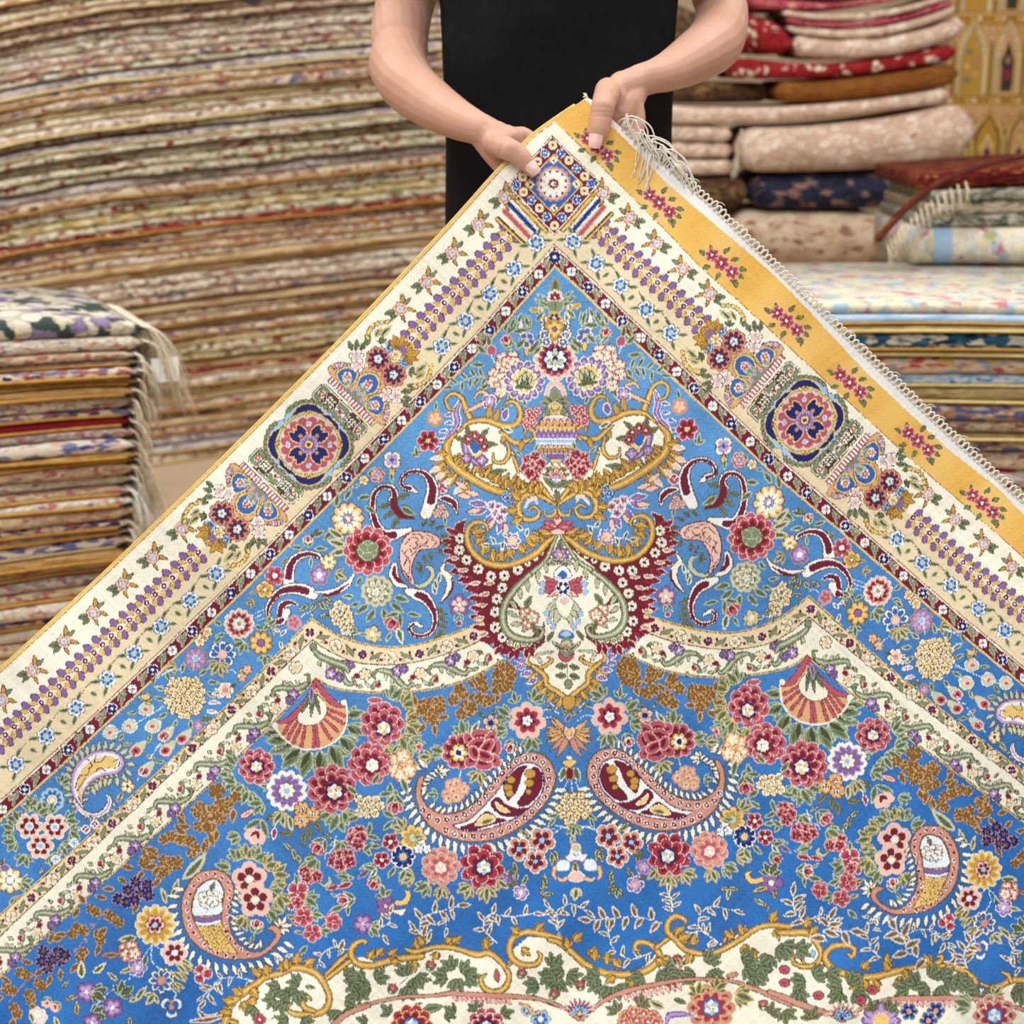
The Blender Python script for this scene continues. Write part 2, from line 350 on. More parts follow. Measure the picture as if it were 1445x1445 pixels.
for x,y in ((897,517),(1030,520),(1165,650),(1290,780),(770,650),(655,790),(780,915),(1163,912),(912,1060),(1040,1060)): fl(x,y,38,8,'B','B','N','W',0,.35,ow=.7); 
for x,y in ((897,517),(1030,520),(1165,650),(1290,780),(655,790),(780,915),(1163,912),(912,1060),(1040,1060)): el(x,y,8,8,'W')
for x,y in ((970,580),(1165,780),(975,985),(775,785)): fl(x,y,36,4,'Y','K','N','O',0,.3,ow=.5)
for k in range(18): e=LT(970,780,k*20)([(128,0)])[0]; el(e[0],e[1],24,24,'q')
el(970,780,130,130,'p'); el(970,780,118,118,'N')
fl(970,780,118,12,'K','K','r','b',0,.3,'R',.4,pw=.95); fl(970,780,46,8,'r','R','N','p',0,.3,'W',.4); el(970,780,9,9,'W')
# yellow end band: rose sprays
fr(0,0,1,False)
for x,y in ((842,206),(930,286),(1018,371),(1110,453),(1199,540),(1295,622),(1386,710),(1476,797)):
    a=43
    for d,dx,dy in ((200,-22,-12),(250,-14,-14),(300,4,-13),(330,14,-3),(20,22,16),(60,14,20),(110,-2,14),(150,-16,4),(75,20,24),(0,24,8)):
        lf(x+dx,y+dy,11,d,'S','D',.5,.2,'D')
    for dx,dy,r in ((-13,-11,10),(15,13,10),(0,0,11)): fl(x+dx,y+dy,r,6,'P','r','W','p',20,.22,'R',1.0)
# ================= the corner of the blue ground (between guard band and ribbon) =====
fr(600,330,.263)
# sprays at the top
for P in ([(640,430),(560,420),(500,520)],):
    pass
lf(655,395,80,-155,'S','s',.3); lf(660,370,75,-130,'S','s',.3,-.2); lf(650,440,70,-165,'Y','g',.3,.3,0)
lf(560,405,60,0,'G','Y',.4,.1,0); lf(520,560,110,-105,'K','O',.25,.25,0); lf(560,520,80,-100,'S','s',.35); lf(440,540,90,-60,'S','s',.35); lf(470,530,90,-20,'S','s',.3); lf(460,510,70,-80,'S','s',.3)
lf(640,480,90,-100,'S','K',.3,-.2); lf(620,470,80,-70,'K','G',.25,-.3,0)
fan(560,640,90,-60,3,120,'S','s'); fan(420,600,70,-20,3,80,'S','s')
bud(440,580,34,-115,'r','R','p'); fl(545,570,42,5,'V','B','Y','W',20,.3); lf(545,600,60,90,'Y','O',.4,0,0)
flo([(648,500),(640,548),(662,530)],30,5,'K','N','O',c2='B')
for x,y in ((425,525),(500,480)): lf(x,y,60,-80,'S','s')
# pink hydrangea
for x,y,d in ((330,640,-150),(320,700,170),(345,800,140),(400,850,100),(450,850,70),(490,620,-60),(350,610,-110)): lf(x,y,75,d,'S','s',.34)
el(355,625,22,26,'P',0,'p'); ln([(355,650),(375,700)],'K')
flo([(415,668),(470,660),(455,700),(405,710),(425,740),(368,752),(410,775),(365,795),(402,820),(440,690),(480,690),(430,800),(405,848)],33,5,'p','Y','R',c2='K')
sprig([(330,770),(250,770),(150,815)],62,'S','s','s','D',8)
# purple blooms and the big red one
fl(530,790,108,14,'V','v','K','K',0,.5,ow=1.4); fl(530,790,76,11,'K','Y','S','O',8,.45,ow=.8); fan(530,825,66,-90,5,160,'S','D',.4)
for x,y in ((505,780),(560,775),(530,760)): lf(x,y+35,60,-90,'s','D',.3,.2,0)
fr(600,330,.263,False)
fl(697,672,114,14,'p','P','R','K',0,.5,ow=1.4); fl(697,672,92,13,'r','R','R','p',8,.5,ow=.7)
el(697,675,66,64,'N'); 
for k in range(8): e=LT(697,675,k*45)([(38,0)])[0]; el(e[0],e[1],22,16,'W',k*45)
for x,y in ((697,640),(670,690),(725,690),(697,690)): el(x,y,16,14,'s',0,'N',.8)
# finial
lf(697,330,95,-90,'S','G',.5,0); 
for d in (-150,-130,-50,-30): lf(697,400,95,d,'S','s',.32,.15 if d>-90 else -.15)
fl(697,342,42,7,'p','R','R','W',-90,.3); fl(697,342,20,5,'r','R','W','R',0,.3); sp([(655,365),(740,365),(725,420),(697,440),(670,420)],'S','s'); ln([(697,370),(697,430)],'D')
fl(693,455,40,6,'G','N','B','Y',0,.35); el(692,452,10,10,'W')
for x,y in ((650,500),(740,500)): fl(x,y,32,5,'K','B','O','O',0,.25)
fl(693,512,56,6,'G','Y','V','g',30,.2,'O'); 
for x,y in ((640,545),(752,548),(650,580),(740,580)): fl(x,y,30,5,'K','B','W','O',0,.25)
fr(600,330,.263)
for x,y,d in ((595,470,-60),(620,600,120),(560,500,-120)): lf(x,y,70,d,'S','s')
# great gold acanthus scrolls; cream lobes
CREAM=[(697,1452),(640,1378),(590,1335),(520,1345),(430,1385),(330,1350),(235,1300),(150,1225),(125,1140),(165,1065),(240,1010),(330,1005),(400,1040),(430,1090),(420,1130),(480,1180),(495,1255),(545,1295),(600,1275),(650,1240),(697,1225)]
sp(CREAM,'K','O',1.4,4)
po([(690,1240),(699,1240),(699,1445),(690,1440)],'K')
# plume outside
st([(185,900),(165,960),(175,1010),(150,1060),(115,1100),(95,1180)],[12,34,30,26,22,4],'V','W',1.2,core='v',cw=.35)
for x,y,d in ((150,960,150),(150,1010,160),(120,1050,150),(105,1100,150),(80,1140,130)): lf(x,y,48,d,'V','W',.4,.2,0)
st([(240,990),(215,930),(195,880),(150,856),(112,885),(125,935),(160,945)],[36,32,24,20,18,16,10],'G','O',1.2,core='Y',cw=.35)
st([(210,960),(270,930),(320,900),(330,860),(290,850),(265,880)],[8,22,24,20,16,8],'T','O',1.1,core='p',cw=.4)
fl(345,900,38,4,'V','v','W','W',45,.2)
st([(180,1060),(240,1010),(330,1000),(420,1030),(490,1020),(512,960),(485,905),(440,905),(420,940)],[10,26,34,34,34,30,22,14,6],'G','O',1.3,core='Y',cw=.3)
lf(330,990,80,-60,'G','O',.4,-.3,0); lf(380,1010,75,-95,'G','O',.4,.3,0); lf(440,1060,70,100,'G','O',.5,.3,0)
el(430,968,16,30,'V',15,'W'); lf(470,1060,60,-170,'s','K',.4)
st([(600,1085),(545,1110),(480,1120),(430,1080),(400,1060)],[10,24,30,24,8],'G','O',1.2,core='Y',cw=.3)
st([(560,1120),(590,1085),(570,1050),(540,1050),(535,1080)],[10,24,22,16,8],'G','O',1.2,core='Y',cw=.3); lf(520,1110,60,90,'G','O',.5,.2,0)
st([(440,1120),(450,1180),(420,1225),(370,1220),(365,1180)],[12,24,22,16,8],'G','O',1.1,core='Y',cw=.3); 
st([(470,1190),(490,1240),(500,1280)],[10,22,14],'G','O',1.1,core='Y',cw=.3)
BODY=[(165,1070),(118,1130),(125,1205),(175,1262),(250,1312),(340,1362),(430,1390),(520,1385),(590,1330),(640,1378),(697,1448)]
st(BODY,[14,42,50,46,46,44,40,34,26,26,16],'G','O',1.4,core='Y',cw=.25)
for t,(x,y,d,l) in enumerate(((150,1215,35,80),(185,1245,30,90),(235,1275,10,95),(300,1305,-5,95),(355,1335,-10,95),(410,1360,-20,90),(465,1370,-30,85),(515,1365,-60,70))): 
    for k in (0,1): lf(x+k*22,y+6*k,l*(.95-.2*k),d-60-k*12,'G','O',.42,.3,'Y')
for x,y,d in ((120,1180,170),(110,1230,150),(130,1262,140),(170,1290,135),(230,1330,130)): lf(x,y,95,d,'G','O',.35,-.25,'Y'); lf(x-28,y+26,62,d+20,'p','W',.4,-.2,0)
st([(590,1335),(560,1310),(545,1280),(570,1265)],[20,22,16,8],'G','O',1.1,core='Y',cw=.3)
# purple plumed blossom within the lobe
st([(215,1130),(225,1180),(265,1225),(330,1260)],[40,32,22,4],'V','O',1.1,core='v',cw=.4); sp([(215,1110),(250,1090),(300,1110),(315,1160),(280,1200),(245,1180)],'Y','O',1)
sp([(235,1120),(270,1110),(300,1140),(275,1180),(250,1170)],'B','K',1)
for x,y in ((230,1100),(265,1085),(300,1105),(318,1140)): fl(x,y,28,5,'P','R','p','O',0,.3)
for x,y,d in ((215,1110,-170),(235,1090,-110),(300,1090,-60),(325,1130,-10)): lf(x,y,62,d,'S','O',.4,.2)
fl(305,1215,30,4,'V','v','K','O',0,.2); fl(220,1205,26,4,'V','v','K','O',0,.2); lf(350,1275,90,0,'S','D',.28,-.1)
lf(250,1230,40,100,'w','B',.5,0,0)
# vase
fr(600,330,.263,False)
sp([(640,870),(655,815),(697,785),(742,815),(758,870),(740,870),(722,835),(697,815),(672,835),(658,870)],'p','K',1.2)
sp([(672,870),(697,830),(725,870),(715,890),(680,890)],'S','G',1)
for d in (-160,-130,-50,-20): lf(697,920,80,d,'S','G',.4,.2 if d>-90 else -.2)
sp([(630,985),(650,930),(697,895),(748,930),(768,985),(700,1000)],'s','O',1.2)
for x,y in ((697,930),(670,960),(725,960),(697,970)): el(x,y,20,16,'Y',0,'O',.8)
for x,y in ((655,985),(740,985)): lf(x,y,55,-90,'S','O',.5,0,0)
sp([(605,1025),(640,980),(700,970),(762,980),(795,1025),(812,1085),(800,1150),(755,1195),(700,1215),(645,1195),(605,1150),(595,1085)],'K','O',1.4)
def band(y0,y1,c,cx=700,w0=1,w1=1):
    f=lambda y:110*math.sqrt(max(.02,1-((y-1090)/132)**2))
    po([(cx-f(y0),y0),(cx+f(y0),y0),(cx+f(y1),y1),(cx-f(y1),y1)],c)
band(985,1030,'p'); band(1030,1062,'Y'); band(1062,1096,'V'); band(1096,1104,'W'); band(1104,1120,'b'); band(1120,1140,'w'); band(1140,1200,'Y')
for k in range(6): st([(612+k*35,1032),(622+k*35,992),(648+k*35,1032)],6,'R'); lf(630+k*35,1035,30,-90,'T','G',.7,0,0)
for k in range(9): po([(598+k*25,1070),(610+k*25,1040),(622+k*25,1070)],'V'); lf(610+k*25,1096,26,-90,'v','V',.6,0,0)
for j,(y,c,n) in enumerate(((1145,'p',9),(1162,'G',8),(1180,'v',6),(1196,'V',4))):
    for k in range(n): el(700+(k-(n-1)/2)*22,y,12,11,c,0,'O',.8)
sp([(670,1210),(730,1210),(720,1240),(745,1262),(655,1262),(680,1240)],'Y','O',1.1); el(700,1238,14,10,'W',0,'B',.7)
for d in (-170,-140,-40,-10): lf(702,1290,70,d,'S','O',.4,.2 if d>-90 else -.2)
fl(703,1310,52,8,'p','q','P','O',0,.4,'O'); el(703,1318,30,22,'v'); fl(703,1345,36,6,'w','b','P','O',0,.3)
for x in (640,765): lf(703,1360,90,-180+30 if x<700 else -30,'S','O',.35)
lf(708,1375,58,90,'S','D',.5,0)
fr(600,330,.263)
flo([(560,958),(590,968),(548,1000),(578,1012),(600,950),(545,1025)],24,5,'p','W','r',c2='r')
flo([(550,1215),(590,1195),(620,1235),(570,1250),(540,1258),(600,1270),(585,1300),(560,1285)],30,5,'P','r','p',c2='R')
for x,y,d in ((545,930,-120),(520,1190,-150),(590,1170,-80)): lf(x,y,50,d,'S','s')
# loose flowers beside the scrolls
fl(52,990,44,5,'q','p','Y','G',10,.3); lf(55,950,55,-90,'S','s'); fl(15,1110,58,6,'r','R','Y','p',0,.22)
# ---- under the scrolls: lilac plumes --------------------------------------------
fr(600,640,.263)
for x,y,d in ((330,270,175),(330,290,150),(370,320,120),(420,340,100)): lf(x,y,95,d,'V','W',.4,.15,'v')
for x,y,d in ((290,220,-178),(230,190,-160),(300,300,160),(370,350,110),(430,370,80),(250,230,175)): lf(x,y,80,d,'p','O',.35,.2,0)
flo([(360,280),(395,290),(380,320),(420,310),(400,345)],26,5,'p','R','W',c2='V'); flo([(430,235),(455,215),(470,245)],24,4,'b','Y','N',c2='B')
# heart: gold inner scrolls
st([(697,275),(640,240),(580,215),(520,240),(500,300),(530,350),(590,350),(612,310),(580,285),(555,305)],[12,26,30,34,34,30,24,18,12,8],'G','O',1.3,core='Y',cw=.3)
st([(600,265),(590,240),(560,250),(535,290)],[4,14,12,4],'p','W',1)
st([(700,300),(690,330),(650,335),(640,305)],[14,22,16,6],'G','O',1.1,core='Y',cw=.3)
for x,y,d in ((510,250,-150),(495,300,160),(520,345,140),(570,215,-100),(600,225,-100)): lf(x,y,70,d,'G','O',.45,.25,'Y')
# red feathered wings
WING=[(700,430),(640,480),(590,520),(520,570),(420,600),(330,590),(260,545),(215,480),(205,400),(222,350),(165,375),(150,415),(128,440),(140,480),(108,510),(135,545),(118,575),(160,600),(155,640),(200,655),(195,700),(250,700),(250,745),(290,760),(270,800),(300,830),(268,870),(300,905),(275,940),(320,965),(330,1000),(370,1010),(360,1045),(410,1050),(430,1085),(460,1060),(490,1090),(510,1060),(545,1080),(560,1040),(590,1050),(600,1010),(640,1000),(640,940),(600,960),(560,900),(560,700),(640,560),(720,470)]
po(WING,'R','p',.9)
R9=random.Random(4)
for x,y,d in ((165,430,-165),(150,470,170),(150,520,165),(165,570,160),(190,620,150),(230,665,150),(265,710,150),(290,770,160),(300,830,170),(300,880,175),(310,930,165),(350,990,140),(410,1030,115),(470,1050,95),(540,1040,75),(590,1010,50)):
    lf(x,y,62,d,'R','p',.5,.2,0); lf(x+22,y-4,58,d-15,'R','r',.4,.2,0)
for x,y in ((185,455),(182,518),(222,572),(285,620),(353,660),(425,655),(497,625),(550,590),(590,560),(620,530),(412,720),(385,780),(375,850),(375,932),(415,985)):
    r=28 if y>440 and x<510 else 17
    fl(x,y,r,7,'K','I','N','O',0,.34,'W',.7,pw=1.4)
for x,y,d in ((230,620,160),(295,690,160),(345,745,150),(330,810,165),(320,880,165),(335,960,150),(180,560,170),(370,690,160)): lf(x,y,55,d,'q','K',.35,.2,'S')
flo([(455,1015),(490,1030),(530,1020),(560,1015)],20,5,'K','Y','O',c2='S')
# gold rim of the wings
st([(700,440),(650,480),(600,530),(520,575),(430,600),(340,590),(270,545),(230,480),(228,410),(265,370),(315,375),(335,410),(300,425)],[16,34,40,36,34,34,34,34,30,26,20,14,6],'G','O',1.3,core='Y',cw=.28)
for x,y,d in ((640,470,-150),(590,500,-150),(540,530,-150),(470,560,-130),(420,580,-120),(370,580,-110),(310,540,-90),(270,490,-60),(250,430,-30),(680,430,180),(620,450,170)): lf(x,y,78,d,'G','O',.42,.3,'Y')
sprig([(560,400),(500,420),(430,470),(350,490)],46,'S','K','K','D',6,.4); fl(468,468,42,6,'V','p','Y','W',0,.26)
# heart ground
fr(600,640,.263,False)
HEART=[(712,420),(690,470),(650,560),(560,640),(470,730),(420,820),(420,920),(460,990),(540,1005),(600,960),(640,900),(640,1010),(560,1080),(545,1120),(620,1165),(640,1230),(700,1270),(767,1310),(835,1260),(880,1200),(920,1150),(960,1090),(930,1040),(870,990),(870,900),(920,960),(980,990),(1050,960),(1085,880),(1070,800),(1010,710),(920,620),(820,540),(750,470)]
po(HEART,'K','O',1.3)
fr(600,640,.263)
st([(712,425),(680,500),(640,580),(560,650),(480,730),(425,820),(420,910),(460,975),(540,1000),(610,990),(632,945),(590,930)],[10,16,20,24,30,34,36,36,30,24,16,8],'S','O',1.1,core='s',cw=.4)
for x,y,d in ((640,580,60),(600,625,70),(540,680,60),(500,720,60),(450,790,30),(440,850,10),(460,920,-20),(520,960,-60)): lf(x,y,62,d,'s','O',.4,.3,'S')
flo([(540,860),(555,905),(575,880)],38,5,'q','p','O',c2='K'); lf(540,830,70,-80,'S','O',.45,.25); lf(570,920,70,40,'S','O',.4,.3)
# gold cusps below the heart
st([(560,1075),(545,1120),(600,1150),(640,1140),(680,1110),(660,1095)],[12,26,26,22,16,8],'G','O',1.1,core='Y',cw=.3)
st([(575,1140),(640,1190),(650,1240),(710,1280),(770,1320)],[20,34,30,28,24],'G','O',1.2,core='Y',cw=.3)
for x,y,d in ((600,1180,140),(630,1220,130),(650,1255,130),(690,1280,110),(730,1310,100)): lf(x,y,72,d,'G','O',.42,.25,'Y')
for x,y,d in ((545,1110,170),(540,1140,160),(570,1170,150),(600,1205,140)): lf(x,y,62,d,'V','W',.45,.2,'v')
lf(660,1010,60,-80,'S','O',.4,.3); st([(620,1120),(600,1085),(640,1070),(690,1065)],[14,14,10,4],'s','O',1)
fr(600,640,.263,False)
# heart blossom
sp([(672,420),(690,360),(708,325),(735,360),(752,420),(712,438)],'p','R',1)
for d in (-165,-145,-35,-15): lf(710,400,90,d,'P','R',.38,.25 if d>-90 else -.25,'p')
el(708,345,14,12,'P'); lf(722,530,70,-90,'S','O',.45,0); fl(724,545,45,6,'V','v','Y','O',10,.28,'O')
for d in (-170,-150,-30,-10): lf(724,590,70,d,'s','O',.35,.2 if d>-90 else -.2)
sp([(690,660),(705,620),(738,600),(770,620),(785,660),(738,670)],'w','R',1.2); sp([(710,655),(738,625),(765,655),(738,668)],'B'); 
for d,l in ((200,120),(180,135),(160,120),(140,95),(-20,120),(0,135),(20,120),(40,95)): lf(740,720,l,d,'P' if l>100 else 'p','R',.3,.18 if d>90 else -.18,'R')
for d,l in ((115,150),(100,170),(80,170),(65,150),(130,140),(50,140)): lf(742,760,l,d,'s','O',.28,.12 if d>90 else -.12,'S')
for x in (-1,1):
    for yy,dx in ((700,112),(740,118),(860,92),(900,78),(930,55)): el(742+x*dx,yy,14,16,'b',0,'V',.8)
sp([(700,790),(745,755),(795,790),(780,850),(750,885),(715,850)],'K','S',1.2); el(748,790,20,16,'p',0,'v',1)
fl(740,722,36,6,'N','N','W','W',0,.4)
sp([(712,985),(730,950),(755,945),(790,960),(800,990),(755,1000)],'B','p',1.2); sp([(725,970),(755,950),(785,972),(755,985)],'b')
sp([(720,1080),(735,1000),(757,985),(785,1000),(795,1080),(757,1110)],'S','O',1.1); fl(757,1035,28,5,'p','q','S','s',0,.3); sp([(715,1070),(757,1095),(800,1070),(790,1100),(757,1120),(722,1100)],'P','R',1)
for d in (-160,-20): lf(758,1060,90,d,'s','O',.3,.25 if d<-90 else -.25)
for y in (1140,1190):
    for d in (180,0): lf(765+(8 if d==0 else -8),y,58,d+(-8 if d else 8),'S','O',.5,.1,'D')
ln([(760,1110),(766,1240)],'O'); el(768,1237,20,24,'S',0,'O')
fl(770,1395,44,6,'G','V','v','O',0,.3) if 0 else None
# ---- left arabesques ------------------------------------------------------------
fr(350,640,.2284)
def scroll(P,w,core='R',o='O'):
    w=[q*1.12 for q in w]; st(P,w,'W',o,1.5); Q=tp(cr(np.asarray(P,float),6)); W=np.interp(np.linspace(0,1,len(Q)),np.linspace(0,1,len(w)),w)*FS
    i=int(len(Q)*.12); j=int(len(Q)*.9); capspx(Q[i:j]+np.array([0,.4]),(W*.66)[i:j],'N'); capspx(Q[i:j]+np.array([0,.4]),(W*.54)[i:j],core)
scroll([(1100,370),(1130,290),(1140,210),(1110,140),(1060,110),(990,115),(950,160),(955,200),(1000,215),(1045,240)],[60,70,60,36,24,20,20,22,34,8])
scroll([(1180,275),(1230,280),(1275,310),(1290,370)],[14,44,40,6])
scroll([(1000,470),(900,500),(840,500),(795,440),(770,350),(780,250),(830,205),(890,215),(905,265),(870,290)],[20,60,56,44,34,30,26,30,40,8])
st([(900,290),(910,340),(950,380),(1020,400)],[34,40,34,4],'R','O',1.4)
for x,y,d in ((880,310,150),(900,350,130),(930,390,110),(950,320,20),(920,280,-30)): lf(x,y,80,d,'S','O',.35,.2)
lf(950,330,95,40,'S','s',.4,-.2)
fan(1190,240,60,-70,3,80,'P','p',.5,'R'); flo([(1195,340),(1215,375),(1170,370)],28,5,'p','b','O',c2='q'); lf(1210,390,60,70,'S','s')
# pink leaf
for k in range(12):
    t=k/11; x=1010+t*190-max(0,t-.75)*300; y=470-math.sin(t*2.6)*20+max(0,t-.7)*300
for x,y,d in ((1080,450,-80),(1120,450,-60),(1160,470,-40),(1190,510,-10),(1195,550,15),(1175,590,40),(1120,610,60),(1080,630,50),(1045,670,40),(1040,710,20)): lf(x,y,52,d,'S','O',.4,.25)
sp([(985,500),(1030,480),(1100,485),(1165,505),(1190,545),(1165,585),(1110,590),(1060,600),(1030,650),(1010,720),(1030,815),(985,780),(950,720),(935,640),(945,560)],'p','R',1.6)
for P in ([(970,560),(1010,520),(1050,530),(1040,560)],[(960,620),(1000,590),(1010,610)],[(1070,510),(1110,530),(1090,560),(1060,555)],[(1130,530),(1165,545),(1140,575)],[(965,690),(985,640),(1000,680),(995,740)],[(1000,570),(1030,590),(1070,575)],[(980,740),(1010,780)],[(950,600),(980,640),(975,680)],[(1020,500),(1060,500),(1080,530)],[(1100,500),(1140,520),(1160,560)],[(1060,570),(1100,570),(1130,585)],[(1005,640),(1020,620),(1045,600)],[(960,720),(985,760),(1005,790)],[(1030,545),(1050,560),(1035,580)]): ln(P,'R',1.2)
st([(1030,815),(1060,820),(1110,800),(1140,750),(1125,705),(1095,700)],[8,20,26,26,20,6],'s','O',1.2)
st([(905,690),(900,750),(930,800),(985,825)],[30,56,44,8],'W','O',1.5); st([(905,700),(905,750),(935,790),(960,800)],[14,30,22,4],'R')
scroll([(985,850),(1040,870),(1090,890),(1130,940),(1155,1010),(1140,1090),(1085,1125),(1020,1115),(1000,1075),(1030,1050),(1075,1070)],[30,56,60,44,30,24,22,20,20,22,10])
st([(1215,680),(1200,720),(1240,770),(1245,830),(1190,920)],[8,24,40,36,4],'K','O',1.1); st([(1255,770),(1265,820),(1235,880),(1190,922)],[6,16,14,4],'R')
for x,y,d in ((1180,800,-100),(1170,840,-120),(1165,870,-130)): lf(x,y,65,d,'w','s',.4,.3)
for x,y,d in ((1160,960,10),(1175,1000,30),(1165,1050,20),(1180,1090,50),(1160,1110,70)): lf(x,y,75,d,'S','O',.36,.25)
# lower-left scrolls
scroll([(250,800),(255,720),(290,650),(360,620),(430,630),(465,665)],[60,54,44,34,24,8])
scroll([(400,870),(350,845),(270,835),(190,860),(140,920),(120,980),(150,1035),(200,1035),(240,980)],[56,64,56,40,30,22,22,44,40])
st([(195,1000),(210,940),(260,920),(300,935)],[26,34,24,6],'R','W',1)
st([(415,855),(470,855),(540,850),(610,810),(655,745)],[8,14,36,36,6],'W','O',1.4); st([(470,880),(540,860),(620,805)],[16,26,8],'R')
for x,y,d in ((440,900,60),(420,920,110),(370,930,130),(460,890,20),(120,1040,100),(150,1050,70)): lf(x,y,75,d,'s','O',.4,.2)
# flowers
for x,y,d in ((545,330,-90),(600,290,-70),(680,280,-20),(470,480,150),(520,470,120),(720,330,20)): lf(x,y,85,d,'S','s',.36)
fl(617,402,100,10,'Y','K','p','R',0,.2,'q',1.2); el(617,402,14,14,'W',0,'O',.8)
for x,y,d in ((600,560,180),(590,520,-160),(610,590,150)): lf(x,y,110,d,'s','Y',.4,.2)
fl(740,600,152,12,'P','r','P','p',0,.5,ow=1.4); fl(740,600,122,10,'r','R','P','p',12,.5,ow=1.1); el(740,600,76,70,'O'); 
for dx,dy,a in ((-35,10,60),(30,15,-60),(0,-35,0),(0,35,0),(-20,-15,30),(30,-20,-30)): el(740+dx,600+dy,34,24,'S' if dy else 'Y',a,'s',1)
for x,y,d in ((700,760,110),(650,880,170),(690,920,150)): lf(x,y,65,d,'S','s',.4)
for x,y,d in ((740,930,130),(780,960,110),(830,960,60),(880,930,20),(900,890,0),(860,980,70)): lf(x,y,95,d,'S','s',.4,.2)
fl(797,850,96,11,'s','S','O','Y',0,.5,ow=1.3); fl(797,850,66,8,'K','s','Y','O',10,.4,ow=.9); fl(790,855,34,5,'s','W','Y','O',0,.3,ow=.8)
bud(905,1030,62,125,'P','R','p'); lf(920,1080,100,60,'s','K',.4,.2); lf(885,1100,70,110,'S','s'); lf(980,990,90,0,'S','s')
fl(1305,935,66,5,'V','p','W','O',-90,.2); lf(1300,980,60,110,'S','s'); el(1305,1050,16,14,'r',0,'p'); lf(1310,985,50,60,'S','s')
flo([(560,935),(605,960),(530,985),(575,1010),(620,1000),(545,1035),(590,1060),(630,1050),(600,1095),(635,1090)],30,5,'K','B','O',c2='Y')
for x,y,d in ((500,1000,170),(510,960,-160),(640,1070,30),(640,1110,70)): lf(x,y,60,d,'s','O',.4)
fl(770,1115,52,5,'s','Y','K','O',0,.35); lf(740,1120,60,180,'S','s'); lf(790,1130,40,30,'S','s')
fl(440,752,62,5,'V','v','W','G',-90,.3); fl(500,670,48,6,'Y','K','G','O',0,.25); fan(540,740,80,20,3,90,'s','G',.4); lf(390,700,60,-100,'S','s')
bud(370,545,34,-85,'P','r','K'); lf(410,590,80,-10,'S','s'); lf(340,580,80,175,'S','s'); lf(390,520,70,-60,'S','O')
fl(165,755,60,6,'P','p','W','p',0,.3,'r'); fl(165,755,40,6,'r','R','W','P',0,.45); fl(105,840,56,5,'Y','G','W','O',-90,.2,'g'); lf(60,850,50,160,'s','G'); lf(215,690,60,-70,'S','G'); fan(40,920,60,170,3,80,'s','G')
fl(285,1050,44,5,'q','P','G','v',0,.25); fl(795,130,46,6,'P','p','b','p',0,.3,'r'); 
fl(890,40,56,4,'K','v','B','O',45,.25); lf(890,90,70,90,'Y','O',.5,0,'G'); lf(880,120,60,70,'S','s'); lf(690,190,50,150,'S','s'); fl(715,165,30,5,'K','Y','G','O'); lf(740,140,60,-60,'S','s')
fan(1050,20,70,-110,3,70,'S','s'); flo([(1200,215)],30,4,'P','b','W',c2='r')
for P in ([(20,1000),(60,980),(110,960)],[(30,1020),(80,1000)],[(400,1000),(360,985),(330,1010)],[(700,1110),(640,1120),(600,1100)]): ln(P,'w',.8)
# ---- spandrel strip towards the left edge ----------------------------------------
fr(220,820,.1938)
fl(605,312,108,12,'p','P','b','K',0,.45,ow=1.3); fl(605,312,84,11,'r','R','b','p',8,.5,ow=.6); fl(605,312,48,8,'b','w','G','Y',0,.35); 
for x,y,d in ((500,380,150),(470,400,120),(480,320,-160),(720,330,10),(690,410,60)): lf(x,y,70,d,'S','s',.4)
fl(765,450,88,8,'G','Y','V','O',22,.3,'R',1.2); fan(640,440,110,130,4,110,'S','s',.4); fan(790,540,80,80,3,110,'S','s',.4); fan(820,320,80,-60,4,110,'S','s',.4)
fl(485,535,100,8,'w','B','p','O',0,.32,'q',1.2); fan(460,600,110,100,6,170,'s','G',.42)
fl(290,565,86,8,'V','v','b','G',22,.24,'W',1.3); fan(150,620,90,160,3,90,'s','G',.4)
flo([(345,410),(375,370),(320,440)],36,5,'K','q','R',c2='Y')
for x,y,d in ((100,720,-120),(60,790,-170),(380,740,-10),(370,810,20),(350,980,50),(250,1010,80),(150,1010,110),(80,960,140),(60,860,180),(320,690,-50),(190,670,-90)): lf(x,y,75,d,'S','s',.38)
flo(pack(208,838,150,150,43,3),26,4,'K','p','O',c2='Y')
flo([(640,665),(665,645),(625,700)],34,5,'T','q','O',c2='p'); fl(505,795,62,6,'K','p','q','O',0,.25); fan(470,810,60,160,3,90,'p','W',.4); lf(540,770,50,-30,'S','O')
lf(380,885,90,-10,'p','W',.3,.2,'r'); lf(370,950,80,-5,'p','W',.3,.15,'r'); fl(310,1055,40,4,'V','v','p','G',0,.2); lf(330,1010,80,-20,'S','O',.35)
for x,y in ((65,1130),(195,1150),(75,1240)): sp([(x-35,y+10),(x-10,y-25),(x+50,y-60),(x+35,y+10),(x,y+32)],'s','Y',1); el(x,y,26,22,'P',-30,'p'); el(x-4,y+4,14,10,'R')
for P in ([(0,690),(60,670),(120,640)],[(120,1060),(60,1180),(0,1210)],[(0,950),(60,920)],[(0,770),(50,760)],[(740,260),(790,230)],[(730,290),(780,270)],[(540,640),(600,680),(620,690)],[(280,600),(270,660)]): ln(P,'w',.8)
fan(20,1050,60,-100,2,40,'p','K',.5); lf(910,400,60,-60,'p','W',.4); lf(900,440,60,60,'p','W',.4); lf(860,350,50,10,'p','W',.4)
fl(1005,300,50,5,'q','P','G','v',0,.25)
